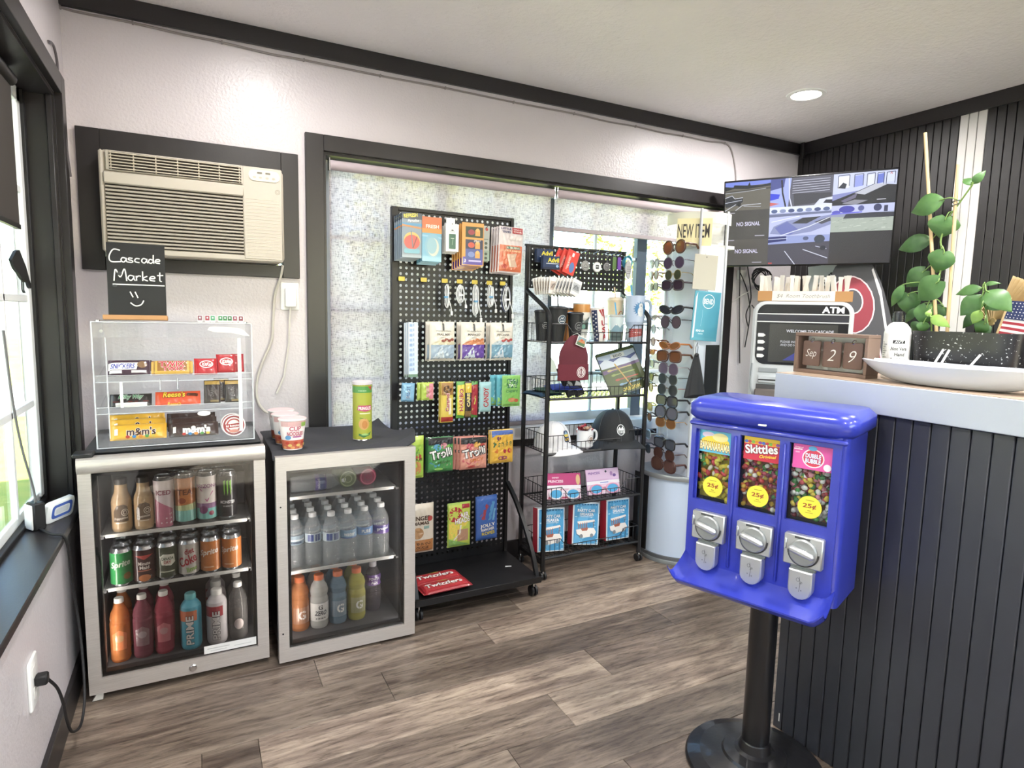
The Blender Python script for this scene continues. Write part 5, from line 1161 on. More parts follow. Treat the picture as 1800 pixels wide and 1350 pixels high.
hk2 = MB(); hk2.tube(bez([(0, 0, .006), (0, -.006, 0), (0, -.05, -.002), (0, -.085, .001), (0, -.092, .010)], 5), .0016, CHROME, 6); hk2o = None
def rhook(x, z):
    global hk2o
    h = hk2.build('peg_hook', RACK) if hk2o is None else hk2o.copy()
    if hk2o is None: hk2o = h
    else: C.objects.link(h); h.parent = RACK
    h.location = (x, RB - .004, z)
for x, z in ((1.497, 1.575), (1.545, 1.592), (1.605, 1.590), (1.745, 1.590), (1.812, 1.590), (1.872, 1.590), (1.915, 1.588), (1.95, 1.588), (2.005, 1.585), (1.50, 1.44), (1.565, 1.44)): rhook(x, z)
# medicine boxes, red packs
for i, (x, y, z, l) in enumerate(((1.533, 2.600, 1.490, 'front navy blue Advil box hanging on the rack header'), (1.520, 2.640, 1.525, 'rear navy blue Advil box behind the front one'))):
    o = thing('medicine_box', l, 'box', (x, y, z), (0, 0, .0), 'Advil boxes'); MB().box(-.046, -.012, 0, .046, .012, .062, PM('1f3358', .35), .001).build('carton', o)
    p = Print(flat((0, -.012, .031)), .2); p.t('Advil', .010, .012, .022, 'e9d83f', .062, bold=.04).r(-.03, -.006, .04, -.003, 'c9d0dc').r(-.046, -.031, .046, -.022, '16243f').e(.032, -.016, .008, .006, '8fb0d4'); p.done(o)
for i, (x, y, rz, l) in enumerate(((1.668, 2.600, .32, 'front red travel pack with a blue picture on the rack header'), (1.652, 2.620, .40, 'middle red travel pack on the rack header'), (1.634, 2.640, .47, 'rear red travel pack on the rack header'))):
    o = thing('travel_pack', l, 'packet', (x, y, 1.585), (0, rz, 0), 'red travel packs'); MB().box(-.034, -.003, -.118, .034, .003, 0, PM('d8453c', .4), .001).build('card', o)
    p = Print(flat((0, -.003, 0)), .2); p.r(-.006, -.03, .006, -.012, 'f2e6e2').e(.010, -.082, .014, .026, '5a7ab0', rot=.1).r(-.022, -.10, -.014, -.03, 'ec8d80').t('TRAVEL', -.012, -.062, .008, 'f6eae6', .06, rot=PI/2); p.done(o)
def keychain(label, x, r, ztop, col, shape=0):
    o = thing('keychain', label, 'keychain', (x, 2.610, ztop), group='keychains on the rack header')
    MB().tube([(0, .012*cos(q), -.010 + .012*sin(q)) if False else (.011*cos(q), 0, -.008 + .011*sin(q)) for q in [2*PI*i/14 for i in range(14)]], .0012, CHROME, 5, closed=True).build('ring', o)
    m_ = MB()
    for k in range(3): m_.tube([(.003*cos(q)*(1 if k % 2 else .3), .003*cos(q)*(.3 if k % 2 else 1), -.024 - .009*k + .0058*sin(q)) for q in [2*PI*i/8 for i in range(8)]], .0009, CHROME, 4, closed=True)
    m_.build('chain', o); zc = -.048 - r
    d = MB(); d.lathe([(0, -.002), (r*.9, -.002), (r, 0), (r*.9, .002), (0, .002)], PM(col, .3, .6), 26, (0, 0, 0), axis='y'); d.build('medallion', o).location = (0, 0, zc)
    p = Print(flat((0, -.002, zc)), .2)
    if shape == 0: p.o(0, 0, r*.86, r*.86, .0015, '6f6f70').line([(-r*.5, -r*.2), (0, r*.4), (r*.5, -r*.2)], .002, '6f6f70').r(-r*.5, -r*.45, r*.5, -r*.3, '6f6f70')
    elif shape == 1: p.e(0, 0, r*.85, r*.85, 'e4e4e2').p(rrect(-r*.38, -r*.4, r*.38, r*.42, .003), '4a4e50').r(-r*.25, r*.0, r*.25, r*.2, 'b9bcb8')
    else: p.o(0, r*.2, r*.5, r*.4, .002, '5c5c5e').o(-r*.3, -r*.3, r*.35, r*.35, .002, '5c5c5e').o(r*.3, -r*.3, r*.35, r*.35, .002, '5c5c5e')
    p.done(o, 'emblem')
keychain('round silver keychain with a mountain, leftmost of the keychains', 1.742, .025, 1.592, 'b9b9b8')
keychain('round silver keychain with a dark square emblem, second from the left', 1.812, .026, 1.590, 'cfcfce', 1)
keychain('small silver keychain with looped rings, third from the left', 1.872, .021, 1.590, '9a9a9b', 2)
for x, c, l in ((1.921, '5f7f4a', 'green carabiner strap on the rack header'), (1.952, '7a4fae', 'purple carabiner strap on the rack header')):
    o = thing('strap', l, 'strap', (x, 2.615, 1.585)); MB().prism(rrect(-.010, -.075, .010, -.012, .006), -.003, .003, PM(c, .5), 'y').build('loop', o, fixn=True); MB().tube([(.006*cos(q), 0, -.006 + .007*sin(q)) for q in [2*PI*i/10 for i in range(10)]], .0012, CHROME, 4, closed=True).build('ring', o)
o = thing('foot_charm', 'grey rubber sandal charm hanging beside the teal lanyard', 'charm', (1.998, 2.60, 1.552), (0, -.05, 0))
MB().prism([(.022*cos(q)*(1 if sin(q) > 0 else .8), -.040 + .048*sin(q)) for q in [2*PI*i/20 for i in range(20)]], -.004, .004, PM('a7a8aa', .6), 'y', .002).build('sole', o, fixn=True)
p = Print(flat((0, -.004, -.04)), .2)
for k in range(4): p.r(-.012, -.02+.011*k, .012, -.017+.011*k, '6f7072')
p.done(o, 'engraving')
o = thing('lanyard', 'teal looped lanyard at the right end of the rack header', 'lanyard', (2.018, 2.625, 1.585)); m_ = MB()
for k in range(3): m_.tube([((.022+.004*k)*cos(q), .004*k, -.035 + (.036-.003*k)*sin(q)) for q in [2*PI*i/18 for i in range(18)]], .0035, PM('3f94b4', .5), 5, closed=True)
m_.build('cord', o)
# fanned sticker cards
rg3 = random.Random(5)
for g, (x, n, zt, lab_) in enumerate(((1.492, 7, 1.448, 'white sticker card from the left in the left bundle on the rack'), (1.575, 9, 1.440, 'white sticker card from the left in the right fanned bundle'))):
    base = None
    for k in range(n):
        loc = (x - .03 + .011*k, 2.585 - .010*k if g else 2.60 - .009*k, zt); rot = (0, .55 - .03*k if g else -.25 + .06*k, .25)
        if base is None:
            base = thing('sticker_card', 'first ' + lab_, 'card', loc, rot, 'sticker cards on the rack'); MB().box(-.032, -.0006, -.078, .032, .0006, 0, PM('e8e6e2', .5)).build('card', base)
            p = Print(flat((0, -.0006, 0)), .2); p.r(-.026, -.060, .026, -.018, ('c9bdb4', 'b9bcc0')[g]).r(-.018, -.052, .018, -.030, ('a8988e', '8d9094')[g]).line([(-.02, -.05), (0, -.026), (.02, -.05)], .003, '5f6266'); p.done(base)
        else: dup(base, loc, rot, label=ORD[k] + ' ' + lab_)
# ---- tumblers on the top shelf
zs = RS[0] + .0035
def tumbler(label, x, y, rt, rb, h, col, loc_rot=(0, 0, 0), lid='222224', straw=None, name='tumbler', prof=None):
    o = thing(name, label, 'tumbler', (x, y, zs), loc_rot)
    pf = prof or [(0, 0), (rb*.92, 0), (rb, .004), (rt, h*.90), (rt, h*.91)]
    MB().lathe(pf, PM(col, .4), 28).build('cup', o)
    if lid: MB().lathe([(rt*1.05, h*.905), (rt*1.07, h*.93), (rt*1.02, h*.97), (rt*.7, h), (0, h)], PM(lid, .35) if isinstance(lid, str) else lid, 28).build('lid', o)
    if straw: MB().tube([(0, 0, h*.98), (straw[1], 0, h + straw[2])], .0035, PM(straw[0], .4), 8).build('straw', o)
    return o, Print(onto_cyl(lathe_r(pf)), .01, mat=SOFT)
def seal(p, z, r, bg='26282a', fg='d9dcdc', dx=0):
    p.e(dx, z, r, r, fg).e(dx, z, r*.90, r*.90, bg).line([(dx-r*.6, z-r*.1), (dx-r*.2, z+r*.4), (dx, z+r*.1), (dx+r*.25, z+r*.5), (dx+r*.6, z-r*.1)], r*.14, fg).r(dx-r*.55, z-r*.5, dx+r*.55, z-r*.3, fg)
o, p = tumbler('black tumbler with lid at the far left of the top shelf', 1.452 + .045, 2.600, .038, .026, .150, '27282a'); seal(p, .075, .016); p.done(o, 'emblem')
o, p = tumbler('tall black tumbler with a round white mountain emblem', 1.545, 2.535, .047, .030, .168, '2a2b2d', straw=('2a2a2c', -.006, .055)); seal(p, .105, .021, '4a5f70', 'e4e8ea'); p.done(o, 'emblem')
o, p = tumbler('shorter black tumbler with a dark round emblem at the basket front', 1.625, 2.505, .038, .027, .142, '1f2022'); seal(p, .075, .020, '2c2d2f', '9a9c9c'); p.done(o, 'emblem')
o, p = tumbler('orange tumbler half hidden behind the black ones', 1.635, 2.615, .040, .030, .165, 'c98a4a')
o, p = tumbler('orange, white and black tumbler with a clear lid', 1.705, 2.575, .044, .030, .205, 'dcdad4', lid=GL('e9ecee', 1.4, .05, .25), prof=[(0, 0), (.029, 0), (.031, .004), (.0365, .10), (.0425, .115), (.044, .185), (.044, .187)])
p.r(-.08, .142, .08, .180, 'd9903f').r(-.08, .058, .08, .092, '3a4446').p([(-.06, .092), (-.03, .118), (-.005, .098), (.02, .122), (.06, .092)], '7d8a88').r(-.05, .03, .05, .056, 'c9cdc8').e(-.008, .072, .010, .012, '6fa89a'); p.done(o, 'landscape')
o, p = tumbler('white tumbler with red and blue USA flag print leaning left', 1.800, 2.545, .038, .030, .180, 'e9e6e2', (0, -.16, 0), lid=None)
MB().lathe([(.038, .164), (.039, .168), (.036, .172), (0, .172)], PM('dfe0de', .3), 24).build('lid', o)
p.r(-.052, .004, -.022, .160, '2d3a66').p([(.0, .16), (.018, .16), (.026, .10), (.020, .10)], 'c23a3c').p([(-.014, .16), (-.004, .16), (.010, .125), (.004, .125)], 'c23a3c')
for k in range(7): p.e(-.030, .018+.02*k, .004, .004, 'f0eeee').e(-.042, .028+.02*k, .004, .004, 'f0eeee')
for k, ch in enumerate('USA'): p.t(ch, .008, .092-.034*k, .028, 'bf2f3a', .024, bold=.05)
p.done(o, 'flag_print')
o, p = tumbler('clear tumbler with a blue mountain picture and a blue straw', 1.888, 2.535, .038, .030, .135, 'c9d6da', lid=GL('e6eef2', 1.4, .05, .25), straw=('58a8d8', -.012, .06))
p.r(-.06, .004, .06, .055, '5a6a6a').p([(-.05, .05), (-.02, .09), (.0, .068), (.02, .098), (.055, .05)], '7fa6b8').p([(-.026, .082), (-.02, .09), (-.012, .08)], 'f2f4f4').p([(.012, .086), (.02, .098), (.03, .082)], 'f2f4f4').r(-.05, .02, .05, .03, '3f5352'); p.done(o, 'landscape')
o, p = tumbler('tan tumbler with an orange swirl and straw behind the big mug', 1.945, 2.625, .042, .032, .225, 'd3bfa0', straw=('d8bfa0', -.010, .05), lid='d9c9ae'); p.o(.01, .13, .018, .024, .005, 'd06a38').e(.0, .105, .016, .016, 'd98a55').r(-.06, .004, .06, .06, 'b5433c'); p.done(o, 'artwork')
o, p = tumbler('large pale blue handled travel mug with a blue hedgehog and red base band', 2.000, 2.530, .050, .036, .235, 'b9c8e0', lid=None, straw=None, name='travel_mug', prof=[(0, 0), (.034, 0), (.036, .004), (.038, .075), (.048, .10), (.051, .225), (.051, .232), (.046, .232), (.045, .20), (0, .20)])
MB().tube(bez([(.048, 0, .205), (.080, 0, .208), (.098, 0, .19), (.098, 0, .135), (.088, 0, .108), (.046, 0, .100)], 5), .0085, PM('b9c8e0', .4), 8).build('handle', o)
MB().tube([(-.012, .005, .18), (-.028, .005, .285)], .0045, PM('5fa4d8', .4), 8).build('straw', o)
for k in range(18):
    q = 2*PI*k/18; p.p([(-.004+.026*cos(q-.16), .165+.026*sin(q-.16)), (-.004+.040*cos(q), .165+.040*sin(q)), (-.004+.026*cos(q+.16), .165+.026*sin(q+.16))], '3f86c4')
p.e(-.004, .165, .029, .030, '3f86c4').e(-.004, .152, .016, .026, 'dfe4ea').e(-.004, .182, .011, .012, 'dfe4ea').e(-.004, .180, .003, .003, '2a3a52').r(-.075, .006, .075, .066, 'b8c2d2').p([(-.05, .066), (.05, .066), (.05, .036), (-.05, .02)], 'c2453c').r(-.028, .044, .010, .050, 'f0e6e2'); p.done(o, 'artwork')
# ---- beanie
o = thing('knit_beanie', 'maroon knit beanie with a round patch hanging on the rack front', 'hat', (1.574, 2.430, .975))
def bn(i, j):
    z = .0 + .205*j; k = 1-max(0, (j-.45)/.55)**2.2*.80; q = 2*PI*i
    rib = 1 + (.012*sin(q*46))*1
    return Vector((.080*k*cos(q)*rib, .022*k*sin(q)*rib, z))
m_ = MB(); m_.grid(bn, 92, 14, PM('5f2530', .85, bump=.5, bscale=300)); m_.build('crown', o, angle=80)
def bc(i, j): q = 2*PI*i; rib = 1 + .012*sin(q*46); return Vector((.084*cos(q)*rib, .027*sin(q)*rib, .075*j - .004))
m_ = MB(); m_.grid(bc, 92, 6, PM('6a2834', .85, bump=.5, bscale=300)); m_.build('cuff', o, angle=80)
p = Print(flat((.026, -.028, .034)), .2); p.e(0, 0, .024, .026, 'e9e2e0').o(0, 0, .021, .023, .003, '7a3a42').o(0, 0, .013, .015, .003, '6a2a34').r(-.003, -.018, .003, .018, '6a2a34'); p.done(o, 'patch')
g = MB().box(-.026, -.001, -.045, .026, .001, 0, WHT).build('hang_tag', o); g.location = (.028, -.030, .198); g.rotation_euler = (0, .35, 0)
p = Print(flat((0, -.001, -.022)), .2); p.r(-.023, -.020, .023, .019, '8aa0a8').r(-.023, -.020, .023, -.006, '5f7a5a').p([(-.02, -.006), (-.006, .010), (.002, -.002), (.012, .012), (.022, -.006)], 'c98a5a').e(0, .006, .006, .005, 'd0603f'); p.done(g, 'tag_print')
MB().tube([(.03, -.02, .198), (.012, -.005, .215), (.0, .02, .168 + .035)], .0012, WHT, 4).build('tag_string', o)
# ---- second shelf: shirts, socks, metal sign
z2 = RS[1] + .0075
for i, (x, y, dz, c, rz, l) in enumerate(((1.510, 2.60, 0, '33506a', .2, 'dark teal folded shirt at the left of the second shelf'), (1.545, 2.57, .018, '3f5a4a', .1, 'green folded shirt under the blue one'), (1.590, 2.545, .034, '3346a0', -.25, 'royal blue folded shirt on top of the pile'))):
    m_ = MB(); rr = random.Random(i)
    m_.grid(lambda a, b: Vector(((a-.5)*.15, (b-.5)*.15, .016 - .011*((2*a-1)**6+(2*b-1)**6)/1.3 + .002*sin(a*11+i)*sin(b*9))), 14, 14, PM(c, .85, bump=.3, bscale=200)); m_.grid(lambda a, b: Vector(((a-.5)*.152, (b-.5)*.152, .001)), 4, 4, PM(c, .85), True)
    m_.grid(lambda a, b: Vector(((a-.5)*.15, -.075 - .004*sin(b*PI), .005*b)), 8, 3, PM(c, .85), True)
    s_ = m_.build('folded_shirt', angle=70); s_.location = (x, y, z2 + dz - .001); s_.rotation_euler = (0, 0, rz); tag(s_, l, 'shirt', 'folded shirts')
for i, (x, y, l) in enumerate(((1.608, 2.485, 'left black sock pack with white marks in the second basket'), (1.655, 2.485, 'right black sock pack with white marks in the second basket'))):
    o = thing('sock_pack', l, 'socks', (x, y, z2), (math.radians(-22), -.25, 0), 'black sock packs')
    _, mp = pack('knit', o, .052, .150, .030, PM('222224', .8, bump=.3, bscale=200), 'b', .0008); _.location = (0, .0, .075)
    p = Print(lambda u, v, w: mp(u, v, w) + Vector((0, 0, .075)), .008, w0=.0012); p.p([(-.018, .01), (.0, .032), (.006, .012), (.018, .028), (.020, .0)], 'd9dada').p([(-.018, -.02), (.0, .0), (.018, -.016), (.016, -.03)], 'c2c4c4').r(-.016, -.05, .016, -.044, '8a8c8c'); p.done(o)
o = thing('metal_sign', 'colourful tin sign reading Bend Oregon leaning in the second basket', 'sign', (1.952, 2.492, z2 + .036), (math.radians(-26), -.24, -.10))
m_ = MB(); m_.prism(rrect(-.115, -.030, .115, .205, .012), -.002, .002, PM('3a4434', .4), 'y'); m_.build('plate', o, fixn=True)
p = Print(flat((0, -.002, .088)), .3); p.p(rrect(-.110, -.113, .110, .112, .010), '56633f')
p.r(-.110, .030, .110, .100, '5f6a94').p([(-.110, .10), (.110, .10), (.110, .078), (.05, .066), (-.01, .082), (-.06, .068), (-.110, .085)], 'b9c8dc').p([(-.11, .06), (-.07, .078), (-.03, .055), (.02, .072), (.07, .05), (.11, .068), (.11, .03), (-.11, .03)], 'c9d2dc').p([(-.11, .02), (.11, .035), (.11, .02), (-.11, .0)], '6a5a7a')
for k, c in enumerate(('b5a878', '8a9a5a', 'a85a4a', '7f9fb8')): p.r(-.075+.01*k, .012-.028*k, .060+.008*k, .018-.028*k, c).e(-.07+.012*k, .015-.028*k, .014, .006, c)
p.line([(-.03, .045), (.015, -.09)], .007, 'b99a5a').r(-.035, .072, .045, .094, 'e3e6e6').t('BEND', .005, .083, .014, '4a5460', .05, bold=.03, space=1.2).t('OREGON', .010, -.098, .018, 'd9c45a', .105, bold=.03, space=1.2).o(0, 0, .112, .112, .0, '3a4434'); p.done(o, 'picture')
# ---- third shelf: caps and a mug
z3 = RS[2] + .0075
def cap(label, x, y, col, s, rz, rx=0, badge=None, brim=1):
    o = thing('baseball_cap', label, 'cap', (x, y, z3), (rx, 0, rz)); m_ = MB(); mt = PM(col, .85, bump=.35, bscale=220)
    def dm(i, j):
        q = 2*PI*i; t = j*PI/2; k = cos(t)**.85; zz = .125*s*sin(t)
        return Vector((.088*s*k*cos(q), .098*s*k*sin(q), .004 + zz + .012*s*max(0, -sin(q))*sin(2*t)))
    m_.grid(dm, 32, 12, mt); m_.build('crown', o, angle=80)
    MB().ball((0, 0, .128*s), .006*s, mt, 10, 6).build('button', o)
    b = MB()
    def br(i, j):
        a = (i-.5)*PI*.92; r0 = .094*s; r1 = r0 + .072*s*j*cos(a)**.7 if cos(a) > 0 else r0
        return Vector((r1*sin(a)*.93, -r1*cos(a)-.002, .012*s - .016*s*j*j - .020*s*abs(sin(a))**2*j))
    b.grid(br, 22, 6, mt, True); b.grid(lambda i, j: br(i, j) - Vector((0, 0, .003)), 22, 6, mt); b.build('brim', o, angle=70)
    for k in range(6):
        q = 2*PI*k/6 + PI/6; m2 = MB(); m2.tube([dm((q/(2*PI)) % 1, t/10)*1.005 for t in range(0, 10)], .0009, PM('55565a' if col != 'e8e8ea' else 'd0d0d2', .8), 4); m2.build('seam', o)
    if badge:
        def mp(u, v, w): q = -PI/2 + u/(.095*s); t = math.asin(min(.98, v/(.125*s))); k = cos(t)**.85; return Vector(((.088*s*k+w)*cos(q), (.098*s*k+w)*sin(q), .004+.125*s*sin(t)+.012*s*max(0, -sin(q))*sin(2*t)))
        p = Print(mp, .006, w0=.0016); badge(p, s); p.done(o, 'embroidered_patch')
    return o
def b1(p, s): p.p(rrect(-.022, .030, .016, .078, .010), '3d4f6e').r(-.020, .052, .014, .062, 'd9c25a').p([(-.018, .062), (-.004, .076), (.012, .062)], '8fb0c8').r(-.017, .036, .011, .046, 'c9a84a')
def b2(p, s): p.o(.0, .060, .024, .024, .003, 'dfe2e2').p([(-.020, .058), (-.008, .074), (0, .064), (.010, .076), (.020, .058)], 'dfe2e2').r(-.022, .046, .022, .056, 'dfe2e2').t('BEND', 0, .051, .007, '2a2b2d', .034, bold=.03)
cap('white baseball cap with a navy and gold patch', 1.560, 2.575, 'e8e8ea', .98, .35, 0, b1)
o = cap('black baseball cap with a round white mountain patch', 1.925, 2.575, '2c2d2f', 1.30, -.28, math.radians(-4), b2)
o = thing('coffee_mug', 'white ceramic mug with a round emblem filled with wrapped candies', 'mug', (1.712, 2.515, z3), (0, 0, .1))
MB().lathe([(0, .004), (.030, .004), (.032, 0), (.041, .008), (.042, .086), (.043, .088), (.039, .088), (.038, .012), (0, .012)], PM('e9eaec', .2, coat=.4), 28).build('body', o)
MB().tube(bez([(.040, 0, .074), (.062, 0, .078), (.074, 0, .060), (.070, 0, .032), (.040, 0, .018)], 5), .006, PM('e9eaec', .2, coat=.4), 8).build('handle', o)
p = Print(onto_cyl(.0415), .008, w0=.0008); p.o(.004, .045, .020, .020, .002, '9a8a82').o(.004, .045, .012, .012, .003, 'b59a8a').r(-.002, .034, .010, .056, 'b59a8a'); p.done(o, 'emblem')
for i in range(7):
    rr = random.Random(i+20); t_ = thing('wrapped_candy', 'small wrapped %s candy heaped in the white mug' % ('pink', 'brown', 'red', 'rose', 'maroon', 'tan', 'white')[i], 'candy', (1.712 + .022*cos(i*.9), 2.515 + .022*sin(i*.9), z3 + .083 + .008*(i % 3)), (rr.uniform(-.4, .4), rr.uniform(-.4, .4), rr.uniform(0, 3)), 'wrapped candies in the mug')
    c_ = ('b5606a', '7a4a3a', 'a83a42', 'c98a90', '6f2f34', 'b5947a', 'e3ddd8')[i]; m_ = MB(); m_.ball((0, 0, 0), (.013, .009, .008), PM(c_, .3), 10, 6); m_.build('sweet', t_)
    m_ = MB(); m_.cyl((.010, 0, 0), (.022, 0, .002), .003, .009, PM(c_, .3), 8, False); m_.cyl((-.010, 0, 0), (-.022, 0, .002), .003, .009, PM(c_, .3), 8, False); m_.build('wrapper_twist', t_)
# ---- fourth shelf: toy glasses sets
z4 = RS[3] + .0075
for i, (x, c1, c2, l) in enumerate(((1.600, 'b03a72', 'c2457e', 'magenta princess toy glasses set in the fourth basket'), (1.842, 'd9b0d8', 'e6c6e4', 'lilac toy glasses set in the fourth basket'))):
    o = thing('toy_glasses_set', l, 'toy', (x, 2.515, z4), (math.radians(-16), .07 if i == 0 else 0, -.05))
    MB().box(-.098, -.004, .0, .098, .004, .128, PM(c1, .4), .002).build('backing_card', o)
    p = Print(flat((0, -.004, 0)), .3); p.r(-.098, .072, .098, .126, c2).r(-.098, .050, .098, .068, 'ece8ee').r(-.096, .002, .096, .048, 'e6cfdc')
    if i == 0: p.t('PRINCESS', -.045, .088, .013, 'f4dfec', .085, bold=.03).t('DISNEY', -.045, .106, .008, 'f4dfec', .04, bold=.02).e(.082, .095, .012, .026, 'd9b98a').r(-.090, .004, .090, .012, 'b03a5a')
    else: p.t('PRINCESS', -.050, .108, .012, '8a5aa8', .07, bold=.03).e(.02, .112, .006, .006, '4a4a5a').e(.052, .100, .008, .012, 'b58ac0').e(.07, .09, .01, .008, '7a5a9a').r(-.02, .056, .03, .060, '7a8ac8')
    p.done(o)
    fr = MB(); le = []
    for sx in (-1, 1):
        fr.tube([(sx*.048 + .036*cos(q), -.010, .026 + .024*sin(q)) for q in [2*PI*k/20 for k in range(20)]], .004, PM('e9e4ec' if i == 0 else 'e6a8c4', .3), 6, closed=True)
        m_ = MB(); m_.prism([(sx*.048 + .034*cos(2*PI*k/20), .026 + .022*sin(2*PI*k/20)) for k in range(20)], -.0115, -.0085, PM('5fb0e0', .15, coat=.5), 'y'); m_.build('lens', o, fixn=True)
    fr.tube([(-.014, -.010, .030), (0, -.010, .034), (.014, -.010, .030)], .004, PM('e9e4ec' if i == 0 else 'e6a8c4', .3), 6); fr.build('glasses_frame', o)
# ---- bottom shelf: speaker boxes
z5 = RS[4] + .0075
for i, (x, y, rz, rx, l) in enumerate(((1.527, 2.525, -.10, -10, 'left party car speaker box with a red spine'), (1.732, 2.530, -.16, -12, 'middle party car speaker box with a red spine'), (1.935, 2.535, .0, -4, 'right party car speaker box with a red spine'))):
    if i: dup(spk, (x, y, z5), (math.radians(rx), (0, .10, .02)[i], rz), label=l + ' on the bottom shelf'); continue
    spk = o = thing('speaker_box', l + ' on the bottom shelf', 'box', (x, y, z5), (math.radians(rx), .06, rz), 'party car speaker boxes')
    MB().box(-.074, -.026, 0, .074, .026, .212, PM('dfe8ee', .4), .0015).build('carton', o); MB().box(-.0752, -.0265, 0, -.0742, .0265, .212, PM('b5283c', .4)).build('spine', o)
    p = Print(flat((0, -.026, .106)), .4); p.r(-.066, -.100, .068, .100, '4f9fd0').p([(-.066, -.1), (-.02, -.1), (.03, .1), (-.03, .1)], '68b2de')
    rr = random.Random(2)
    for k in range(26): p.e(rr.uniform(-.06, .062), rr.uniform(-.095, .095), rr.uniform(.003, .008), rr.uniform(.002, .004), rr.choice(('8fcbe8', '3f8fc4', 'a9d8ee')), 8)
    for k in range(8): p.e(-.056+.016*k, .096, .005, .004, '2f6f9c', 8)
    p.t('PARTY CAR', .0, .066, .015, 'f3f6f8', .098, bold=.05).t('SPEAKER', .002, .047, .015, 'f3f6f8', .076, bold=.05).r(-.034, .033, .038, .036, 'd3e6f0')
    p.p([(-.05, .010), (.046, .022), (.050, .012), (-.044, -.004)], 'f0ebe6')
    for k in range(5): p.line([(-.044+.012*k, .002+.0015*k), (-.040+.011*k, -.026)], .003, 'b5684a')
    p.line([(.044, .014), (.040, -.02)], .003, '8a5a44').p([(-.056, -.030), (-.01, -.022), (.044, -.020), (.056, -.040), (.046, -.060), (-.01, -.070), (-.050, -.052)], 'efeae4').e(.032, -.058, .009, .010, '8a8f94').e(-.026, -.062, .009, .010, '8a8f94').p([(-.03, -.024), (.012, -.018), (.006, -.034), (-.022, -.036)], 'a8604a'); p.done(o)

# ================================================================== roller shades on the back window
def shade(label, x0, x1, zb_, y=YB + .030):
    o = thing('window_blind', label, 'blind', (0, 0, 0))
    MB().cyl((x0 + .004, y - .022, 1.886), (x1 - .004, y - .022, 1.886), .021, .021, PM('b3a6ab', .7), 20).build('roll', o)
    MB().box(x0 + .006, y - .0006, zb_, x1 - .006, y + .0006, 1.886, M_SHADE).build('fabric', o)
    MB().box(x0 + .006, y - .006, zb_ - .018, x1 - .006, y + .006, zb_ + .004, PM('9f9597', .6), .003).build('hem_bar', o)
    for x in (x0, x1 - .004): MB().box(x, y - .036, 1.862, x + .004, y - .004, 1.914, CHROME).build('bracket', o)
shade('long pale woven roller shade pulled down behind the pegboard', .530, 1.648, .715)
shade('short pale woven roller shade rolled up above the wire rack', 1.660, 2.818, 1.722)

# ================================================================== sunglasses tower
o = TOW = thing('sunglasses_tower', 'tall white sunglasses display tower on a curved base', 'display stand', (0, 0, 0))
PANW = PM('dfe4ee', .4); SIL = PM('9aa0a4', .35, .5); BRN = PM('3a2a26', .5, bump=.2)
base = [(2.205, 2.295)] + [(2.205 - .105*sin(t*PI/2*1.0)*1.0 if False else 2.335 - .225*cos(a), 2.475 + .205*sin(a)) for a in [math.radians(d) for d in range(-52, 60, 8)] for t in (0,)] + [(2.46, 2.655), (2.46, 2.295)]
base = base[::-1]
def shr(k): return [(2.33 + (x-2.33)*k, 2.475 + (y-2.475)*k) for x, y in base]
MB().prism(shr(1.06), .0, .022, SIL, 'z', .003).build('plinth', o, fixn=True); MB().prism(shr(1.0), .022, .445, PM('c9d6ea', .4), 'z').build('base_drum', o, fixn=True, angle=30)
MB().prism(shr(1.05), .022, .040, PM('6f7276', .4, .4), 'z').build('base_band', o, fixn=True)
MB().box(2.212, 2.288, .040, 2.462, 2.2948, .445, BRN, .001).build('side_panel', o); MB().box(2.104, 2.49, .04, 2.109, 2.60, .445, BLK).build('side_edge', o)
MB().prism(shr(1.075), .445, .470, PM('a9adb0', .3, .5), 'z', .004).build('base_top', o, fixn=True)
MB().prism([(2.20, 2.305), (2.37, 2.305), (2.37, 2.66), (2.29, 2.66), (2.20, 2.53)], .470, 1.62, PANW, 'z').build('core', o, fixn=True, smooth=False)
for x, y in ((2.198, 2.303), (2.372, 2.303), (2.198, 2.532)): MB().box(x - .006, y - .006, .470, x + .006, y + .006, 1.80 if x > 2.3 or y < 2.4 else 1.62, PM('c9ccd0', .4), .002).build('corner_post', o)
MB().box(2.118, 2.380, .475, 2.124, 2.402, 1.66, M_ACRYL).build('nose_rail', o); MB().box(2.150, 2.600, .475, 2.156, 2.622, 1.60, M_ACRYL).build('nose_rail', o)
hd = MB(); hd.prism([(2.16, 2.32), (2.44, 2.315), (2.44, 2.60), (2.20, 2.60)], 1.62, 1.636, PM('e3e2da', .4), 'z'); hd.build('header_base', o, fixn=True)
hd = MB()
def hdf(i, j): a = math.radians(150 + 150*i); return Vector((2.32 + .175*cos(a), 2.44 + .145*sin(a), 1.735 + .055*j))
hd.grid(hdf, 24, 2, PM('e6e6da', .35)); hd.grid(lambda i, j: hdf(i, j)*1.0 + Vector((.003, .003, 0)), 24, 2, PM('e6e6da', .35), True); hd.build('header_crown', o)
MB().box(2.23, 2.33, 1.636, 2.38, 2.42, 1.79, PM('cfd0cc', .45)).build('header_box', o)
sg = MB().box(-.082, -.002, -.066, .082, .002, .066, PM('ece3b4', .5)).build('header_sign', o); sg.location = (2.182, 2.330, 1.688); sg.rotation_euler = (0, 0, math.radians(-40))
p = Print(flat((0, -.002, 0)), .3); p.t('NEW ITEM', -.004, .006, .066, '3a3634', .150, bold=.01); p.done(sg, 'sign_lettering')
lns = lambda h: GL(h, 1.5, .05, .55, h)
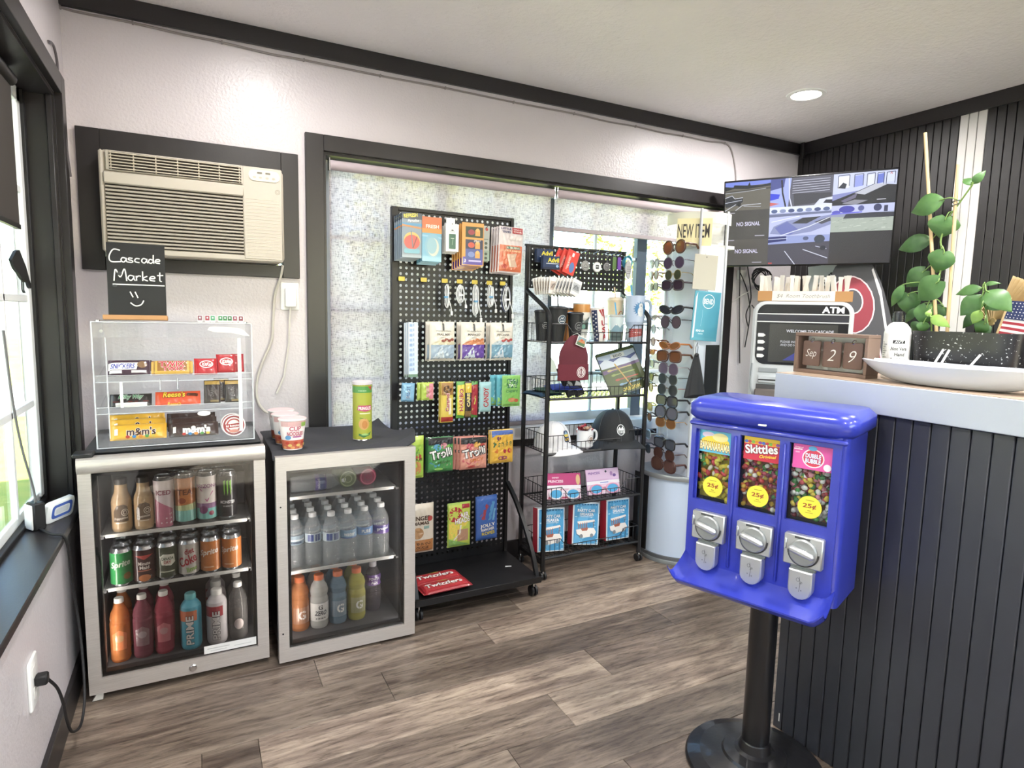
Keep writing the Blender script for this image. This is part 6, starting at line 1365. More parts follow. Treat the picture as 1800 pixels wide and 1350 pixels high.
def glasses(label, fc, lc, shape, loc, rz, s=1.0, thin=False, tc=None, group='sunglasses on the tower'):
    o = thing('sunglasses', label, 'sunglasses', loc, (0, 0, rz), group)
    fm = PM(fc, .3, .6 if thin else 0, coat=.3); r = (.0016 if thin else .0034)*s
    N_ = 20
    def ol(q):
        c_, s_ = cos(q), sin(q)
        if shape == 0: return (.026*c_, .025*s_)
        if shape == 1: return (.029*math.copysign(abs(c_)**.6, c_), .021*math.copysign(abs(s_)**.6, s_))
        if shape == 2: return (.031*c_, .015*s_ + .006*c_)
        return (.030*c_, .026*math.copysign(abs(s_)**.8, s_) - .003*c_*c_)
    for sx in (-1, 1):
        pts = [((sx*(.034) + sx*ol(2*PI*k/N_)[0])*s, 0, ol(2*PI*k/N_)[1]*s) for k in range(N_)]
        MB().tube(pts, r, fm, 6, closed=True).build('lens_rim', o)
        m_ = MB(); pp = [(x, z) for x, _, z in pts]
        if sx < 0: pp = pp[::-1]
        m_.prism(pp, -.0008, .0008, lns(lc), 'y'); m_.build('lens', o, fixn=True)
        MB().tube([(sx*.063*s, .001, .010*s), (sx*.067*s, .012, .010*s), (sx*.068*s, .060, .008*s), (sx*.067*s, .078, -.006*s)], [r*1.2, r*1.3, r*1.1, r*1.4], PM(tc or fc, .35), 6).build('temple', o)
    MB().tube([(-.009*s, 0, .006*s), (0, -.002, .010*s), (.009*s, 0, .006*s)], r, fm, 6).build('bridge', o)
    return o
GR = [(1.617, '5a3a2c', 'a06a4e', 0, 1.12, False, 'brown tortoise round sunglasses with amber lenses, topmost on the tower'), (1.541, '6a6470', '6a5a72', 0, 1.0, True, 'thin rimmed round sunglasses with mauve lenses, second row of the tower'),
      (1.482, 'a08a5a', '5a5f4a', 0, .85, True, 'small gold rimmed round sunglasses with green lenses, third row'), (1.432, '3a3238', '5a4a58', 1, 1.05, False, 'dark rectangular sunglasses with grey violet lenses, fourth row'),
      (1.311, '242428', '4a4a52', 2, 1.1, False, 'narrow black cat-eye sunglasses below the empty slot'), (1.250, '2f2c30', '7a6a74', 0, 1.08, True, 'large thin rimmed sunglasses with mauve gradient lenses'),
      (1.132, 'a86a3a', 'b0784a', 2, 1.0, False, 'honey tortoise sunglasses with tan lenses and a thick temple'), (1.079, '5a3a2c', '9a6a4a', 1, 1.15, False, 'big brown square sunglasses with brown gradient lenses'),
      (1.017, '8a7a88', '8a7a90', 3, 1.0, True, 'thin rimmed sunglasses with lilac lenses in the middle of the tower'), (.964, '6a6e70', '5f6668', 0, .98, True, 'silver rimmed round sunglasses with slate lenses'),
      (.910, '5f6264', '5a6062', 0, 1.0, True, 'grey rimmed round sunglasses with pink temples'), (.854, '28282a', '6a6a72', 1, 1.1, False, 'black wide square sunglasses below the round grey ones'),
      (.795, '2a2a2c', '8a8a96', 3, 1.1, False, 'black oversized sunglasses with blue grey gradient lenses'), (.742, 'b08a5a', 'a0724a', 3, .95, True, 'gold rimmed sunglasses with brown lenses near the tower base'),
      (.635, '222226', '70747e', 1, 1.1, False, 'black sunglasses with chequered temples above the two lowest pairs'), (.578, '4a2f2a', '6a4a42', 0, 1.1, True, 'thin brown sunglasses second from the bottom of the tower'), (.524, '4a2a24', '7a5a50', 3, 1.15, False, 'dark tortoise scroll-temple sunglasses lowest on the tower')]
TA = math.radians(-88)
for i, (z, fc, lc, sh, s, th, l) in enumerate(GR): glasses(l, fc, lc, sh, (2.112, 2.388, z), TA + .05*sin(i*2.1), s*1.12, th, 'c9929a' if i == 10 else None)
TB = math.radians(-106)
GB = [(1.55, '8a8a90', 'b0a8a4', 0), (1.49, '8a5a50', '9a8a86', 0), (1.43, '5a5458', '8a8488', 1), (1.27, 'b09a9a', 'b8a8a0', 2), (1.21, '9a9aa0', 'b0b0b4', 0), (1.145, '7a4a34', '8a6a5a', 0), (1.09, 'b5673a', 'b5784a', 2), (1.03, '8f8f98', 'c0bcb8', 1), (.96, '6f6a4a', '7f7a4a', 0), (.905, '8a7f4a', 'a89a4a', 0), (.80, 'b8a87a', 'b09a6a', 3), (.745, '4a3a34', '9a6a4a', 0), (.65, '9aa0a4', 'b0b8bc', 3), (.575, '3f4448', '6a7074', 3)]
NB = ('pale grey', 'rosy', 'smoky', 'beige', 'silver', 'brown', 'orange', 'light grey', 'olive', 'yellow olive', 'gold', 'dark brown', 'pewter', 'black grey')
for (z, fc, lc, sh), nm in zip(GB, NB): glasses('%s sunglasses seen edge-on in the left column of the tower' % nm, fc, lc, sh, (2.148, 2.575, z), TB, .92, False, group='left column sunglasses')
# hanging cards and pouch in front of the corner
def hcard(name, label, cat, x, z1, w, h, col, mk=None, t=.004, ry=.04, rz=-.25, y=2.270):
    o = thing(name, label, cat, (x, y, z1), (0, ry, rz)); MB().box(-w/2, -t/2, -h, w/2, t/2, 0, PM(col, .5), .001).build('card', o)
    MB().tube([(0, .003, -.008), (0, .010, .006), (0, .026, .004)], .0015, CHROME, 5).build('hook', o)
    if mk: p = Print(flat((0, -t/2, 0)), .3); mk(p, w, h); p.done(o)
    return o
hcard('blank_card', 'blank beige card hanging on the sunglasses tower', 'card', 2.213, 1.578, .124, .168, 'c2bfb2', lambda p, w, h: p.e(0, -.012, .004, .004, '8a887e'))
def mkb(p, w, h): p.r(-w*.42, -h*.94, w*.46, -h*.03, '4f9fb8').o(.006, -.048, .033, .035, .003, 'e4eef0').t('BEND', .006, -.048, .026, 'e4eef0', .052, bold=.03, space=1.05).line([(-.022, -.09), (-.020, -.12), (-.024, -.17)], .0015, '8fc4d4').t('BEND OR', -.024, -h*.80, .010, 'e8f2f4', .044, bold=.03).r(-.034, -h*.87, -.008, -h*.855, 'bfe0e8').p([(-w*.46, -.03), (-w*.40, -.006), (-w*.40, -h*.94), (-w*.46, -h*.96)], 'd9dee4')
hcard('tea_towel_pack', 'teal packaged Bend towel hanging below the beige card', 'towel', 2.236, 1.402, .140, .240, '5aa6bc', mkb, .008, .06)
o = thing('drawstring_pouch', 'black cloth drawstring pouch hanging on the sunglasses tower', 'pouch', (2.176, 2.262, 1.150)); m_ = MB()
def pf(i, j):
    q = 2*PI*i; z = -.055 - .205*j; k = .012 + .052*j**.9; fl = 1 + .18*sin(q*3)*(1-j*.4) + .06*sin(q*7)
    return Vector((k*cos(q)*fl + .006*j, k*.30*sin(q)*fl, z - .012*sin(q)*j))
m_.grid(pf, 40, 14, PM('26272a', .8, bump=.3, bscale=150), True); m_.add([pf(i/40, 1) for i in range(40)], [tuple(range(40))], PM('1c1d1f', .8)); m_.build('bag', o, angle=75)
MB().tube([(-.004, 0, -.06), (-.008, 0, -.02), (.0, 0, .005), (.006, 0, -.02), (.004, 0, -.06)], .0015, BLK2, 5).build('drawstring', o); MB().ball((0, 0, -.058), (.014, .008, .012), BLK2, 10, 6).build('gather', o)
# pairs on the right side of the tower
RS_ = [(1.620, 'dfe3e6', 'cfd6da'), (1.555, 'e3e6e8', 'b9c4ca'), (1.49, 'dfe3e6', 'c9d0d4'), (1.42, 'e6e8ea', 'c2cacf'), (1.34, 'd9dde0', '8a9094'), (1.27, 'dcdfe2', '9aa0a4'), (1.115, '2a2b2e', '4a5054'), (1.06, '7fb4bc', '3a4044'), (1.0, 'd98a90', 'c97a84'), (.935, 'e3e3e0', '4a4a4c'), (.86, '2c2c2e', '55565a'), (.79, 'dedcd8', '6a6a6c')]
RN = ('topmost white', 'second white', 'third white', 'fourth white', 'pale grey', 'silver', 'black', 'light teal', 'pink', 'white and black', 'glossy black', 'ivory')
for (z, fc, lc), nm in zip(RS_, RN): glasses('%s sunglasses on the right side of the tower' % nm, fc, lc, 1, (2.405, 2.395, z), math.radians(68), .72, group='right side sunglasses')
MB().box(2.275, 2.300, .62, 2.362, 2.304, 1.14, BLK2).build('side_backing', TOW)

# ================================================================== television
tvw, tvh = .840, .475
o = TV = thing('television', 'wall-mounted flat television showing six security camera views', 'television', (2.939, 2.313, 1.805), (math.radians(9.87), 0, math.radians(-56.86)))
MB().box(-tvw/2, 0, -tvh/2, tvw/2, .035, tvh/2, PM('121214', .35), .004).build('housing', o)
MB().box(-.20, .035, -.15, .20, .060, .15, BLK2, .004).build('rear_cover', o)
MB().tube([(0, .06, 0), (.05, .22, .03), (0, .39, .055)], .02, BLK2, 4).build('wall_arm', o)
p = Print(flat((0, 0, 0)), .4, w0=.0005, dw=.0001, mat=lambda h: EM(h, .52))
ix, iz = tvw/2 - .008, tvh/2 - .010
p.r(-ix, -iz, ix, iz, '1e1d20')
X1, X2 = -ix + .238, ix - .282
def pane(x0, z0, x1, z1, c): p.r(x0, z0, x1, z1, c); return lambda a, b: (x0+(x1-x0)*a, z0+(z1-z0)*b)
def pp(f, pts, c): p.p([f(a, b) for a, b in pts], c)
def ln(f, pts, t, c): p.line([f(a, b) for a, b in pts], t, c)
A = pane(-ix, .075, X1, iz, '6b675e'); pp(A, [(0, .82), (1, .88), (1, 1), (0, 1)], '7f90e6'); pp(A, [(0, .70), (.2, .78), (.5, .74), (1, .80), (1, .90), (.8, .84), (.56, .86), (.54, .98), (.50, .86), (.2, .9), (.18, .82), (0, .86)], '24272c'); pp(A, [(0, .60), (1, .70), (1, .76), (0, .68)], '4a4842')
pp(A, [(0, .25), (.02, .45), (.16, .52), (.22, .40), (.40, .42), (.40, .30), (.3, .18), (.02, .12)], '33353c'); ln(A, [(.0, .46), (.16, .53), (.22, .42), (.40, .45)], .003, 'd3d6e6'); ln(A, [(0, .28), (.38, .36)], .003, 'c6cadc'); ln(A, [(.0, .0), (.25, .22)], .003, 'd9dcea'); ln(A, [(.24, .0), (.40, .18), (.80, .20)], .003, 'd9dcea'); ln(A, [(.42, .14), (.80, .10)], .002, 'd9dcea'); p.e(*A(.32, .22), .010, .012, '1c1d22'); ln(A, [(.0, .62), (.5, .66), (.9, .72)], .003, 'b9bcc6')
B = pane(-ix, -.085, X1, .075, '4a4846'); p.t('NO SIGNAL', -ix + .128, .000, .022, 'dcd8f4', .125, bold=.02); Cc = pane(-ix, -iz, X1, -.085, '57534f'); p.t('NO SIGNAL', -ix + .122, -.150, .022, 'dcd8f4', .122, bold=.02)
for a, b in ((-ix+.005, .060), (-ix+.005, -.090), (-ix+.165, -.068), (-ix+.155, -.215)): p.r(a, b, a + .05, b + .004, 'b9b6c6')
D = pane(X1, .080, X2, iz, '5c5c6c'); pp(D, [(0, 0), (.30, 0), (.34, 1), (0, 1)], 'aab6ee'); pp(D, [(0, .6), (.22, .7), (.24, 1), (0, 1)], '4a5296'); ln(D, [(.18, .95), (.20, .5), (.26, .0)], .008, '1f2026'); ln(D, [(.30, 1), (.32, .3), (.36, .0)], .006, 'd9dcf2'); pp(D, [(.40, .02), (.98, .12), (.98, .40), (.38, .46)], '3f3f4a')
for k in range(6): ln(D, [(.36, .46+.085*k), (.95, .50+.08*k)], .0025, 'd3d6ea')
pp(D, [(.72, 0), (1, .0), (1, .26), (.80, .20)], 'dfe4f6'); pp(D, [(.86, .06), (1, .03), (1, .16), (.90, .17)], '2a2c3a'); pp(D, [(0, .25), (.14, .3), (.16, .45), (0, .5)], '3a4ae0'); pp(D, [(.0, .05), (.16, .12), (.0, .18)], 'd06a6a')
E_ = pane(X2, .070, ix, iz, '8a90c8'); pp(E_, [(0, .35), (1, .55), (1, 1), (0, 1)], 'cfd6f4')
for k, (a, b) in enumerate(((.08, .26), (.34, .48), (.54, .66), (.70, .80), (.84, .97))): pp(E_, [(a, .52+.06*k*.5), (b, .55+.06*k*.5), (b, .92), (a, .90)], ('f0f2fa', '9aa6ea', 'e6eafa', '6f7fd6', 'd9e0fa')[k]); ln(E_, [(a, .55), (a, .94), (b, .95), (b, .6)], .003, '2f3350')
pp(E_, [(0, 0), (1, .0), (1, .55), (.66, .62), (.35, .38), (0, .15)], '25262e'); pp(E_, [(.35, .36), (.68, .62), (.86, .58), (.52, .30)], 'c6c9d6'); pp(E_, [(.14, .14), (.40, .36), (.38, .22), (.2, .08)], '6f6a86'); pp(E_, [(.16, .05), (.38, .0), (.58, .12), (.36, .16)], '8f8f9c'); p.t('^', ix - .026, iz - .014, .010, 'd0705a'); p.r(ix - .08, .088, ix - .04, .092, 'c9c9d6'); pp(E_, [(.08, .55), (.16, .72), (.22, .66), (.20, .52)], '2c3040')
F_ = pane(X1, -.075, X2, .080, 'c2c9ee'); pp(F_, [(0, .80), (1, .84), (1, 1), (0, 1)], 'e6ecfc')
for k in range(7): p.e(*F_(.08+.14*k, .86), .016, .010, ('5a6a96', '8a96be', '4a5684')[k % 3])
pp(F_, [(0, .66), (1, .72), (1, .79), (0, .76)], '6f7698'); pp(F_, [(.02, .1), (.08, .34), (.30, .52), (.60, .60), (.86, .62), (1, .66), (1, .34), (.7, .12), (.34, .02)], '8f96c0'); pp(F_, [(.38, .42), (.55, .60), (.84, .62), (.62, .40)], '3a3c42'); pp(F_, [(.74, .44), (.98, .60), (1, .46), (.86, .36)], '4a4c58'); pp(F_, [(.1, .3), (.3, .5), (.5, .2), (.36, .04), (.2, .06)], '7078b8'); ln(F_, [(.04, .5), (.5, .66)], .004, 'f0f2fc'); ln(F_, [(.66, .3), (.98, .58)], .004, 'e6eafa'); ln(F_, [(.2, .02), (.66, .3)], .005, 'dfe4fa')
G_ = pane(X2, -.065, ix, .070, '9aa0ba'); pp(G_, [(0, 0), (1, 0), (1, .52), (0, .58)], 'aeb8ae')
rr = random.Random(9)
for k in range(40): a, b = rr.uniform(.02, .92), rr.uniform(.03, .5); ln(G_, [(a, b), (a + .06, b + .015)], .002, rr.choice(('d3dcd0', '8f9a90', 'c2ccc0')))
pp(G_, [(.2, .50), (1, .50), (1, .66), (.4, .70), (.24, .66)], '3a3c48'); pp(G_, [(0, .66), (1, .70), (1, 1), (0, 1)], 'c6ccf0'); p.e(*G_(.25, .84), .036, .018, '4a4ab0'); p.e(*G_(.08, .74), .02, .010, '5a5ac0'); p.e(*G_(.74, .86), .018, .018, '3a3e66'); p.e(*G_(.48, .86), .014, .014, '5a609a'); pp(G_, [(.84, .70), (.9, .70), (.9, .92), (.84, .92)], '3a3c5a'); ln(G_, [(0, .68), (.5, .72)], .006, '6a6ae0')
H_ = pane(X1, -iz, X2, -.075, '4c4a58'); pp(H_, [(0, .72), (1, .78), (1, 1), (0, 1)], '9aa6da'); pp(H_, [(0, .78), (.3, .84), (.3, 1), (0, .98)], '2a3070'); p.e(*H_(.84, .86), .026, .022, '3f4656'); p.e(*H_(.62, .9), .014, .010, '5a6284'); ln(H_, [(.28, .48), (.46, .0)], .004, 'dcdff2'); ln(H_, [(.58, .52), (.98, .20)], .004, 'dcdff2'); ln(H_, [(.78, .62), (.96, .52)], .003, 'c9cce6'); ln(H_, [(.0, .9), (.32, .92)], .003, 'd6dcf6'); p.r(X1 + .004, -iz + .004, X1 + .024, -iz + .012, 'b5504f'); p.e(*H_(.9, .55), .014, .012, '2c2e3a')
pane(X2, -iz, ix, -.065, '37363a')
p.done(o, 'screen_picture')

# ================================================================== cash machine
o = ATM = thing('cash_machine', 'white and black cash machine standing behind the counter', 'cash machine', (2.385, 1.850, .112), (0, 0, math.radians(-50)))
ATM.scale = (.857, .857, .917)
MB().box(-.245, .002, -.122, .245, .46, .84, PM('d3d6d8', .4), .01).build('cabinet', o)
m_ = MB(); m_.prism(rrect(-.237, .80, .237, 1.356, .06, 8), .0, .40, PM('cdd1d4', .35), 'y', .012); m_.build('head', o, fixn=True)
m_ = MB(); m_.prism(rrect(-.214, 1.048, .214, 1.340, .045, 8), -.004, .0, PM('1c1c20', .25), 'y'); m_.build('fascia', o, fixn=True)
p = Print(flat((0, -.004, 0)), .4); p.r(-.214, 1.292, .214, 1.297, 'd9dbdd').r(-.214, 1.254, .214, 1.259, 'd9dbdd').r(-.212, 1.2595, .212, 1.2915, '33343c')
p.done(o, 'fascia_lines')
p = Print(flat((.02, -.0045, 1.155)), .4, mat=lambda h: EM(h, .45)); p.r(-.17, -.095, .148, .092, '44443f').p([(-.10, -.085), (.10, -.085), (.10, -.03), (-.04, -.045)], '4a4f9c').t('WELCOME TO CASCADE', .02, .058, .014, 'e3e3ea', .22, bold=.03).t('PLEASE INSERT YOUR CARD', -.020, .006, .011, 'c9c9d2', .19, bold=.02).t('AND DO NOT REMOVE IT', -.030, -.010, .011, 'c9c9d2', .17, bold=.02); p.done(o, 'screen')
p = Print(flat((.140, -.0045, 1.317)), .4, mat=lambda h: EM(h, 1.0)); p.t('ATM', 0, 0, .030, 'ffffff', .10, bold=.05); p.done(o, 'lit_letters')
for k in range(4): MB().prism([(-.206, 1.192-.034*k), (-.204, 1.182-.034*k), (-.178, 1.182-.034*k), (-.168, 1.190-.034*k), (-.178, 1.199-.034*k), (-.204, 1.199-.034*k)], -.010, -.004, PM('dcdde0', .35), 'y').build('side_button', o, fixn=True)
MB().box(-.192, -.008, 1.008, -.10, 0, 1.030, PM('8f9498', .4), .002).build('card_slot', o); MB().box(-.192, -.016, .955, -.098, 0, .992, PM('b9bec2', .35), .004).build('receipt_slot', o); MB().box(-.190, -.018, .968, -.10, -.016, .974, BLK2).build('slot_gap', o)
MB().box(-.205, -.030, .885, -.03, 0, .925, PM('6a625e', .5), .006).build('keypad_shelf', o); MB().box(-.20, -.004, .925, -.03, 0, .948, PM('4a4848', .5)).build('keypad', o)
MB().tube(bez([(-.225, -.004, 1.05), (-.225, -.004, .93), (-.19, -.006, .868), (-.12, -.006, .860), (-.105, -.006, .84), (-.105, -.006, .80)], 5), .005, PM('8f9498', .4), 6).build('moulding', o)
MB().box(-.06, -.003, .812, .10, .0, .824, PM('9aa4a8', .4)).build('label_strip', o); MB().ball((-.07, -.006, .805), .012, PM('d9d6c9', .4), 10, 6).build('lock', o)
# open carton of wrapped sticks on the cash machine
o = thing('cardboard_box', 'shallow brown cardboard box with a white handwritten label on the cash machine', 'box', (2.398, 1.858, 1.357), (0, 0, math.radians(-50)))
o.scale = (.857, 1, .95)
m_ = MB(); K = PM('b5895a', .8); m_.box(-.222, .0, 0, .222, .003, .046, K).box(-.222, .15, 0, .222, .153, .046, K).box(-.222, .003, 0, -.219, .15, .046, K).box(.219, .003, 0, .222, .15, .046, K).box(-.219, .003, 0, .219, .15, .003, K); m_.build('carton', o, smooth=False)
p = Print(flat((0, 0, .023)), .4); p.r(-.152, -.022, .142, .023, 'e4e0d8').t('$4  Room Toothbrush', -.005, .0, .020, '8a8884', .25, shear=.3, bold=-.004); p.done(o, 'handwritten_label')
rg4 = random.Random(11); base = None
WR = GL('f4f4f2', 1.4, .15, .7, 'e9e8e2')
for k in range(26):
    lx, ly = -.178 + .0142*k, .035 + .045*(k % 3); cw, sw = cos(math.radians(-50)), sin(math.radians(-50))
    loc = (2.398 + lx*cw - ly*sw, 1.858 + lx*sw + ly*cw, 1.361); rot = (rg4.uniform(-.25, .25), rg4.uniform(-.12, .12), math.radians(-50) + rg4.uniform(-.5, .5))
    if base is None:
        base = thing('wrapped_stick', 'first white plastic-wrapped stick from the left in the cardboard box', 'stick', loc, rot, 'wrapped sticks in the cardboard box')
        m_ = MB(); m_.box(-.008, -.002, 0, .008, .002, .106, WR); m_.box(-.010, -.0006, .100, .010, .0006, .112, WR); m_.build('wrapper', base); MB().box(-.003, -.0008, .006, .003, .0008, .098, PM('f2f1ec', .5)).build('stick', base)
    else: dup(base, loc, rot, label=ORD[k] + ' white plastic-wrapped stick from the left in the cardboard box')
# boards leaning in the corner
def board(label, x, y, rz, ry, L, wd, loops):
    o = thing('skateboard_deck', label, 'board', (x, y, .0), (math.radians(-7), ry, rz)); pts = []
    for k in range(40):
        q = 2*PI*k/40; c_, s_ = cos(q), sin(q); pts.append((wd/2*math.copysign(abs(c_)**.55, c_), L/2 + L/2*math.copysign(abs(s_)**(.55 if abs(s_) < .9 else .55), s_)))
    m_ = MB(); m_.prism(pts, 0, .012, PM('47474b', .5, bump=.2, bscale=25), 'y', .002); m_.build('deck', o, fixn=True); p = Print(flat((0, 0, 0)), .5)
    loops(p, L, wd); p.done(o, 'graphic'); return o
def gr1(p, L, w):
    p.p([(.10, L*.62), (.112, L*.62), (.118, L*.88), (.098, L*.955), (.090, L*.95), (.106, L*.86)], 'd3d0d2').e(-.028, 1.415, .108, .158, 'd9c6ca').e(-.028, 1.415, .101, .151, '8c3642').e(-.020, 1.432, .050, .070, 'd9c6ca').e(-.020, 1.432, .043, .063, '4a4a4e')
    p.p([(-.075, 1.238), (.07, 1.232), (.074, .86), (.05, .80), (.02, .86)], 'd9c6ca').p([(-.066, 1.230), (.062, 1.225), (.066, .87), (.048, .82), (.028, .87)], '8c3642').p([(-.10, .70), (.10, .70), (.06, .2), (-.06, .2)], '8c3642')
board('dark grey board with a big red looped letter leaning behind the cash machine', 3.135, 1.745, math.radians(-62), math.radians(-13), 1.66, .29, gr1)
def gr2(p, L, w): p.line([(-.09, L*.2), (-.02, L*.9)], .012, 'c9c6c8').e(.02, L*.80, .07, .12, '9a3a46').e(.02, L*.80, .05, .09, '2a2a2c').p([(-.03, L*.6), (.09, L*.66), (.08, L*.4), (0, L*.4)], '9a3a46')
board('black and red board standing behind the looped-letter board', 3.215, 2.02, math.radians(-62), math.radians(-10), 1.50, .26, gr2)
o = thing('open_sign', 'white and black sign lettered OPEN tucked under the television', 'sign', (3.20, 2.32, 1.40), (0, -.10, math.radians(-62)))
MB().box(-.10, -.004, -.05, .10, .004, .19, PM('b9bcc0', .5), .002).build('panel', o); p = Print(flat((0, -.004, .07)), .3); p.p([(-.10, -.12), (.10, -.12), (.10, -.05), (-.02, -.12)], '1c1c20').t('OPEN', .0, .03, .045, '1f1f22', .15, rot=.75, bold=.03).p([(.05, .12), (.10, .12), (.10, .04)], '26324a'); p.done(o)
# tangle of cables under the television
o = thing('cable_tangle', 'tangle of black cables hanging under the television on the wall', 'cables', (0, 0, 0))
rg5 = random.Random(4); m_ = MB()
for k in range(5): m_.tube([(3.04 + (.055+.006*k)*cos(q), 2.66 + .012*sin(2*q+k), 1.515 + (.042+.006*k)*sin(q)) for q in [2*PI*i/16 for i in range(16)]], .004, BLK2, 5, closed=True)
m_.build('coil', o)
for pts in ([(2.93, 2.73, 1.62), (2.95, 2.74, 1.50), (2.97, 2.75, 1.36), (2.99, 2.755, 1.2), (3.01, 2.755, 1.0)], [(2.96, 2.70, 1.60), (3.0, 2.70, 1.46), (3.03, 2.72, 1.38), (3.02, 2.74, 1.30), (3.05, 2.74, 1.22)], [(3.05, 2.65, 1.48), (3.08, 2.66, 1.40), (3.06, 2.68, 1.32), (3.02, 2.70, 1.36)], [(2.95, 2.74, 1.55), (3.02, 2.74, 1.44), (3.06, 2.745, 1.30), (3.04, 2.75, 1.10)]): MB().tube(bez(pts, 6), .0035, BLK2, 6).build('cable', o)
MB().box(2.95, YB - .03, 1.51, 3.00, YB, 1.57, PM('dedcd8', .4), .003).build('socket_block', o); MB().tube(bez([(2.90, 2.76, 1.36), (2.98, 2.74, 1.42), (3.08, 2.70, 1.47)], 6), .003, PM('c9c6c2', .5), 6).build('white_cable', o)

# ================================================================== counter
CF = 1.587
o = CNT = thing('sales_counter', 'dark charcoal sales counter faced with vertical beaded boards', 'counter', (0, 0, 0))
MB().box(CF + .010, -.95, 0, 1.84, 1.226, 1.030, PM('26272d', .5)).build('carcass', o)
b0 = None; y = 1.2277; k = 0
while y > -.94:
    wd = .0305 if k == 0 else .0436
    if k == 0: MB().box(CF, 1.2277 - .0305, 0, CF + .010, 1.2277, 1.030, M_NAVY, .0015).build('board', o)
    else:
        if b0 is None: b0 = q = MB().box(0, .0011, 0, .010, .0425, 1.030, M_NAVY, .0022).build('board', o)
        else: q = b0.copy(); C.objects.link(q); q.parent = o
        q.location = (CF, y - wd, 0)
    y -= wd; k += 1
MB().box(CF - .0006, 1.2045, .026, CF, 1.2085, .052, PM('e6e6e4', .6)).build('paint_chip', o)
CTW = wall_mat('counter_edge', 'bfc8d4', 'b8c1ce', .4, 60, .1)
o = thing('counter_top', 'thick white-edged counter ledge with a tan wooden top', 'countertop', (0, 0, 0))
MB().box(1.574, -.97, 1.032, 1.905, 1.300, 1.1115, CTW, .002).build('slab', o); MB().box(1.576, -.968, 1.1115, 1.903, 1.298, 1.113, PM('b09a86', .45, bump=.2), .0).build('wood_top', o)
ZK = 1.1132
# ---- perpetual calendar
o = thing('calendar_block', 'small wooden flip calendar frame showing Sep 2 9 on the counter', 'calendar', (1.662, 1.190, ZK), (0, 0, -PI/2))
WD = PM('7d675a', .6, bump=.4, bscale=30); W2 = PM('6d564c', .6, bump=.4, bscale=40); hw, hh, dp = .118, .122, .055
MB().box(-hw, 0, 0, hw, dp, .010, WD, .001).build('frame_bottom', o); MB().box(-hw, 0, hh - .010, hw, dp, hh, WD, .001).build('frame_top', o)
MB().box(-hw, 0, .010, -hw + .010, dp, hh - .010, WD, .001).build('frame_side', o); MB().box(hw - .010, 0, .010, hw, dp, hh - .010, WD, .001).build('frame_side', o)
MB().box(-hw + .010, dp - .006, .010, hw - .010, dp - .002, hh - .010, PM('e6e4dc', .6)).build('backing', o)
for x, tx in ((-.066, 'Sep'), (.002, '2'), (.068, '9')):
    m_ = MB(); m_.prism(rrect(x - .029, .022, x + .029, .098, .006), .010, .015, W2, 'y', .001); t_ = m_.build('tile', o, fixn=True)
    p = Print(flat((x, .010, .058)), .3); p.t(tx, 0, 0, .034 if len(tx) == 1 else .030, 'efece6', .036 if len(tx) > 1 else None, shear=.35, bold=-.012); p.done(t_, 'lettering')
    MB().tube([(x + .005*cos(q), .012 + .004*sin(q), .100 + .006*sin(q)) for q in [2*PI*i/12 for i in range(12)]], .001, CHROME, 5, closed=True).build('ring', t_)
# ---- sanitizer bottle
o = thing('sanitizer_bottle', 'white plastic hand sanitizer bottle with black and clear cap on the counter', 'bottle', (1.775, 1.062, ZK), (0, 0, math.radians(-55)))
MB().lathe([(0, 0), (.031, 0), (.034, .004), (.034, .128), (.031, .142), (.022, .154), (.013, .160), (.012, .168)], PM('f0f0ee', .35, coat=.2), 28).build('body', o)
MB().lathe([(.0135, .160), (.0135, .186), (.012, .190), (0, .190)], PM('1f1f22', .3), 20).build('cap', o); MB().lathe([(.016, .158), (.016, .184)], M_CLEAR, 20).build('cap_shroud', o)
p = Print(onto_cyl(.0342), .01); p.r(-.012, .100, .018, .109, '2a2a2c').t('AVT', .003, .1045, .006, 'f0f0ee', .022, bold=.03).t('Aloe Vera', .003, .086, .010, '5a5a5a', .040).t('Hand', .006, .070, .010, '5a5a5a', .024).t('Sanitizer', .004, .055, .010, '5a5a5a', .038).t('Gel', -.002, .036, .012, '6a6a6a', .018)
for k in range(13): p.r(-.040, .030+.006*k, -.034 + .004*(k % 3), .032+.006*k, '9a9c9e')
p.done(o)
# ---- boat-shaped bowl with straws
o = thing('boat_bowl', 'long white boat-shaped ceramic bowl on the counter ledge', 'bowl', (1.675, .862, ZK)); BW = PM('c9d0d9', .2, coat=.4); m_ = MB()
def bo(i, j, ins=0.0):
    a = 2*PI*i; t = j; L_, B_, H_ = .232 - ins, .078 - ins*.9, .056
    k = .30 + .70*t**.55; kx = .30 + .70*t**.45
    y_ = L_*k*sin(a); x_ = B_*kx*cos(a)*(1 - .35*abs(sin(a))**6); return Vector((x_, y_, ins*.6 + H_*t**1.5 - .004*t*(1-abs(sin(a)))))
m_.grid(lambda i, j: bo(i, j), 48, 10, BW); m_.grid(lambda i, j: bo(i, j, .005), 48, 10, BW, True)
m_.grid(lambda i, j: bo(i, 1, .005*j), 48, 1, BW); m_.add([bo(i/48, 0) for i in range(48)], [tuple(reversed(range(48)))], BW); m_.add([bo(i/48, 0, .005) for i in range(48)], [tuple(range(48))], BW); m_.build('bowl', o, angle=50)
for i, (ya, za, yb, zb2) in enumerate(((.925, 1.122, .893, 1.206), (.912, 1.122, .879, 1.206), (.860, 1.122, .809, 1.198))):
    s_ = MB().tube([(1.675 + .01*i, ya, za + .003), (1.690, yb, zb2)], .0028, PM('f0f0ee', .4), 8).build('paper_stick'); tag(s_, ('left', 'middle', 'right')[i] + ' white paper stick poking out of the boat bowl', 'stick', 'paper sticks in the bowl')
